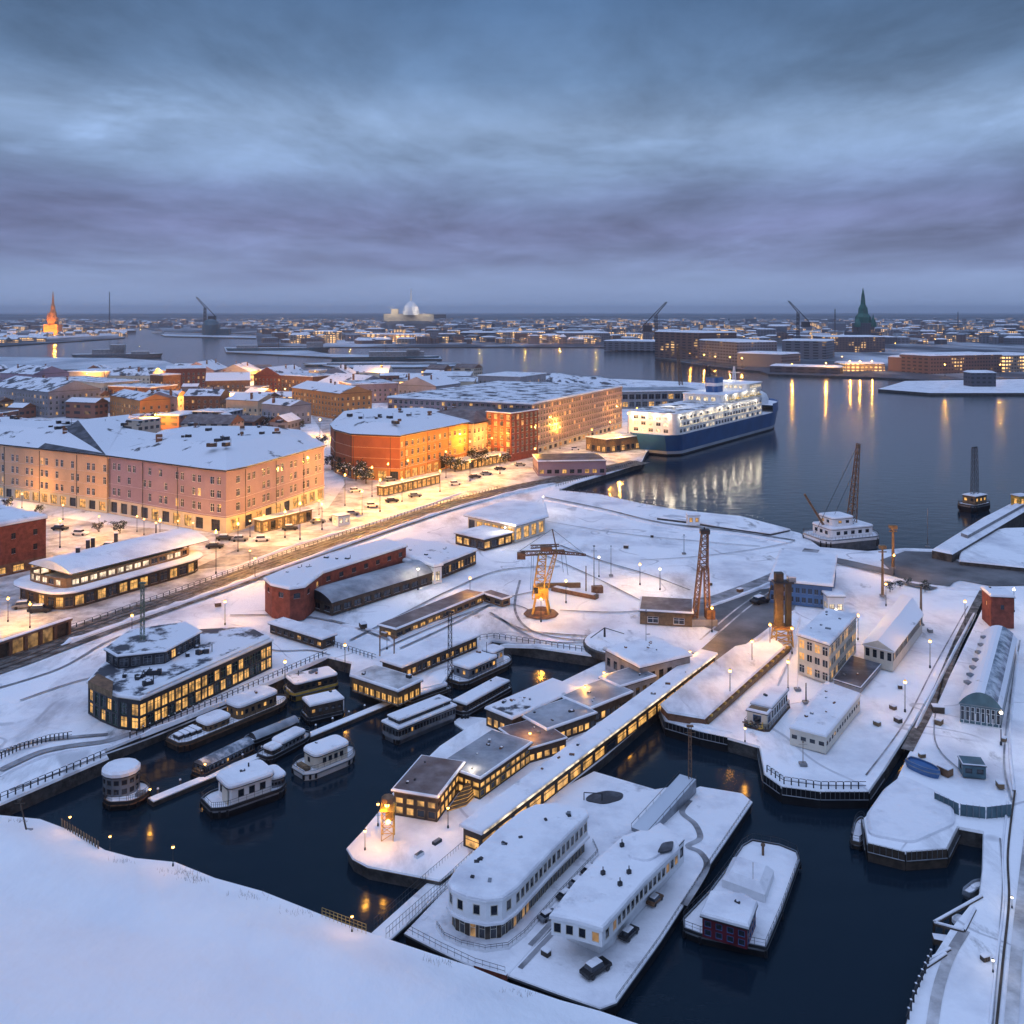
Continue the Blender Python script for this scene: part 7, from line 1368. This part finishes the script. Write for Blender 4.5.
# landmark spires
def spire(label, px, py, top_py, mats, lit=None, fat=0.14):
    p = G(px, py, 1.5); H = (py - top_py) / F * p.y; r = thing('church', label, 'church', p); w = H * fat
    mb = MB(mats[0]); mb.box((0, 0, H * 0.2), (w * 2.0, w * 2.0, H * 0.4)); mb.box((0, 0, H * 0.12), (w * 3.6, w * 3, H * 0.24)); mb.build('tower', r)
    for sx in (-1, 1):
        mb = MB(mats[1]); mb.lathe([(w * 0.42, 0), (w * 0.40, H * 0.06), (w * 0.1, H * 0.16), (0.1, H * 0.22)], (sx * w * 0.95, -w * 0.8, H * 0.33), 8); mb.build('turret', r)
    mb = MB(mats[1]); mb.lathe([(w * 1.0, 0), (w * 0.95, H * 0.1), (w * 0.62, H * 0.16), (w * 0.55, H * 0.25), (w * 0.3, H * 0.32), (w * 0.22, H * 0.45), (w * 0.06, H * 0.58), (0.1, H * 0.6)], (0, 0, H * 0.4), 10); mb.build('spire', r)
    mb = MB(mats[0]); mb.tube((0, 0, H * 0.97), (0, 0, H), 0.5); mb.build('finial', r)
    if lit:
        for a in (-1, 1): l = bpy.data.objects.new('lamp_light', light_data(lit, WL, 2, 0.1)); COL.objects.link(l); l.parent = r; l.location = (a * w * 2.4, -w * 4, H * 0.12)
    return r
spire('tall church with green copper spire among the right hand blocks', 863, 346, 288, ('far_dark', 'copper_green'))
spire('golden floodlit church spire on the left headland', 53, 335, 291, ('plaster_orange', 'plaster_orange'), 170000, 0.085)
# domed palace on its hill
p = G(409, 325, 1.5); p = Vector((p.x * 0.75, p.y * 0.75, 1.5)); k = p.y / F; dp = thing('domed_palace', 'floodlit white domed palace on the skyline', 'palace', p); z0 = (CH - 1.5) - (321 - HOR) * k
mb = MB('far_land'); mb.lathe([(85, -1), (70, z0 * 0.7), (50, z0)], n=18); ob = mb.build('terrace', dp); ob.scale = (1.3, 0.6, 1)
mb = MB('plaster_cream'); mb.box((0, 0, z0 + 3.5 * k), (50 * k, 18, 7 * k)); mb.box((30 * k, 0, z0 + 4.5 * k), (14 * k, 14, 4 * k), 'far_dark'); mb.box((-14 * k, 0, z0 + 9 * k), (7 * k, 10, 6 * k)); mb.build('wing', dp)
mb = MB('white_paint'); mb.lathe([(8 * k, 0), (8 * k, 4 * k), (7 * k, 8 * k), (4 * k, 12 * k), (1.2 * k, 14 * k), (1.0 * k, 20 * k), (0.3 * k, 27 * k)], (2 * k, 0, z0 + 6 * k), 14); mb.build('dome', dp)
for a in (-1, 1): l = bpy.data.objects.new('lamp_light', light_data(62000, (1, .8, .55), 2, 0.1)); COL.objects.link(l); l.parent = dp; l.location = (a * 16 * k, -40, z0 + 12 * k)
# far cranes and masts
def far_crane(label, px, py, top_py, jib, m='dark_metal'):
    p = G(px, py, 1.5); H = (py - top_py) / F * p.y; r = thing('harbour_crane', label, 'crane', p); mb = MB(m); mb.lattice((0, 0, 0), (0, 0, H * 0.7), H * 0.06, H * 0.05, 7, H * 0.008); mb.build('tower', r)
    mb = MB(m); mb.tube((jib * H * 0.3, 0, H * 0.45), (-jib * H * 0.22, 0, H), H * 0.013, H * 0.008); mb.tube((0, 0, H * 0.7), (-jib * H * 0.25, 0, H), H * 0.012); mb.build('jib', r); mb = MB(m); mb.box((jib * H * 0.2, 0, H * 0.4), (H * 0.2, H * 0.12, H * 0.14)); mb.build('machine_house', r)
far_crane('slewing crane above the dark silo at left of the far channel', 205, 333, 297, 1); far_crane('luffing crane above the dark far sheds at centre right', 656, 346, 302, -1); far_crane('small crane beside the lit chimney left of the green spire', 798, 340, 301, 1)
def far_mast(label, px, py, top_py, r_=1.2): p = G(px, py, 1.5); H = (py - top_py) / F * p.y; r = thing('mast', label, 'mast', p); mb = MB('dark_metal'); mb.lattice((0, 0, 0), (0, 0, H), 3.2, 1.2, 12, 0.35); mb.build('shaft', r); mb = MB('concrete'); mb.box((0, 0, 1), (6, 6, 2)); mb.build('footing', r)
far_mast('slender mast rising from the left headland tip', 109.5, 330, 292); far_mast('red tipped mast left of the green spire', 835, 335, 309); far_mast('distant mast far right on the horizon', 958, 328, 312)
p = G(211, 335, 1.5); r = thing('silo', 'squat dark domed silo under the slewing crane', 'silo', p); mb = MB('far_dark'); mb.lathe([(22, 0), (22, 26), (16, 36), (6, 40), (0.2, 41)], n=16, m='teal_paint'); mb.build('drum', r); mb = MB('teal_paint'); mb.box((30, 0, 8), (36, 20, 16)); mb.build('annex', r)
# tall slanted gantry behind ferry
gc = thing('gantry_crane', 'red brown gantry mast on the quay behind the ferry', 'crane', G(679, 385, LZ)); H = (385 - 346) / F * gc.location.y; mb = MB('rust_metal'); mb.lattice((1.5, 0, 0), (-1.5, 0, H), 2.6, 1.4, 9, 0.3); mb.build('tower', gc); mb = MB('rust_metal'); mb.lattice((-1.5, 0, H), (12, 0, H * 0.75), 1.2, 0.8, 7, 0.2); mb.build('jib', gc); 
gc = thing('gantry_crane', 'short grey gantry with angled arm right behind the ferry', 'crane', G(708, 388, LZ)); mb = MB('dark_metal'); mb.lattice((0, 0, 0), (0, 0, 17), 3, 2.4, 6, 0.3); mb.build('tower', gc); mb = MB('rust_metal'); mb.lattice((-4, 0, 17), (6, 0, 10), 2, 1.2, 6, 0.25); mb.build('jib', gc)
long_hall('long grey glazed terminal on the shore behind the ferry', (622, 392), (700, 391), 12, 26, 'roof_grey', 0.6, 0.1, 'grey_metal', ((1, 4), (5.5, 8.5)), 4, 3.2, 'terminal', 'building', 'flat', frame='grey_metal')
# ships out in the far water
def far_ship(label, a, b, W, zd, decks, mast_h, m='grey_metal'):
    A, B = G(*a, 0).to_2d(), G(*b, 0).to_2d(); c = (A + B) / 2; d = B - A; L = d.length; r = thing('moored_ship', label, 'ship', V3(c, 0), math.atan2(d.y, d.x)); o1 = boat_outline(L, W, 0.2, 0.06); mb = MB(m); mb.ring([q * 0.95 for q in o1], -0.5, o1, zd); mb.poly(o1, zd, 'snow'); mb.build('hull', r)
    z = zd
    for k, (x, l, h) in enumerate(decks): mb = MB('concrete', 'snow'); mb.prism(ccw(rect(L * l, W * 0.7, L * x)), zd - 0.02 * k, zd + h, 'concrete', 'snow'); mb.build('deckhouse', r)
    mb = MB('dark_metal'); mb.tube((0, 0, zd), (0, 0, zd + mast_h), 0.5, 0.2); mb.tube((-3, 0, zd + mast_h * 0.7), (3, 0, zd + mast_h * 0.7), 0.25); mb.build('mast', r)
far_ship('grey warship moored by the long ice spit at left', (72, 358), (163, 357), 16, 5, [(-0.1, 0.35, 6), (0.0, 0.16, 12), (0.25, 0.2, 3)], 20)
far_ship('long dark hulk moored along the centre breakwater', (226, 352), (330, 351), 18, 6, [(-0.3, 0.2, 4), (0.35, 0.16, 8)], 18, 'teal_paint')
far_ship('low dark freighter right of the long hulk', (330, 360), (440, 359), 16, 4, [(0.1, 0.5, 6), (0.25, 0.12, 9)], 14, 'teal_paint')
far_ship('small pale boat entering the far channel', (152, 333), (164, 333), 12, 5, [(0.0, 0.4, 6)], 14, 'white_paint')
far_ship('flat dark barge with long cover at the ice spit', (303, 366), (460, 365), 10, 2, [(0.0, 0.7, 1.5)], 5, 'teal_paint')
# lamps across the water
FL = [(20, 336), (40, 338), (62, 337), (84, 336), (112, 333), (140, 329), (290, 326), (372, 342), (385, 342), (398, 342), (440, 342), (452, 342), (525, 344), (540, 343), (580, 342), (628, 348), (640, 348), (652, 349), (690, 362), (704, 364), (715, 366), (730, 367), (742, 368), (806, 330), (812, 334), (842, 366), (850, 372), (860, 372), (872, 372), (878, 338), (895, 350), (918, 342), (935, 345), (1005, 370), (1014, 370), (1022, 362), (1000, 376), (826, 374), (792, 375), (945, 376), (596, 345), (560, 344), (480, 343), (350, 343)]
for x, y in FL: 
    o = street_lamp(x, y, 13000, 'tiny amber quay light on the far shore', 'quay lights across the bay', z=1.5, h=10.0, spec=0.12); o.scale = (2.2, 2.2, 1)

flush_windows()
# ------------------------------------------------------------------ haze
hb = bpy.data.materials.new('haze'); hb.use_nodes = True; t = hb.node_tree; t.nodes.clear(); pv = t.nodes.new('ShaderNodeVolumePrincipled'); pv.inputs['Color'].default_value = (0.80, 0.86, 1.0, 1); pv.inputs['Density'].default_value = HAZE_D; pv.inputs['Anisotropy'].default_value = 0.2
ot = t.nodes.new('ShaderNodeOutputMaterial'); t.links.new(pv.outputs[0], ot.inputs['Volume']); MATS['haze'] = hb
if HAZE_D > 0:
    mb = MB('haze'); mb.box((0, 8800, 74), (30000, 18400, 152)); tag(mb.build('haze'), kind='stuff')
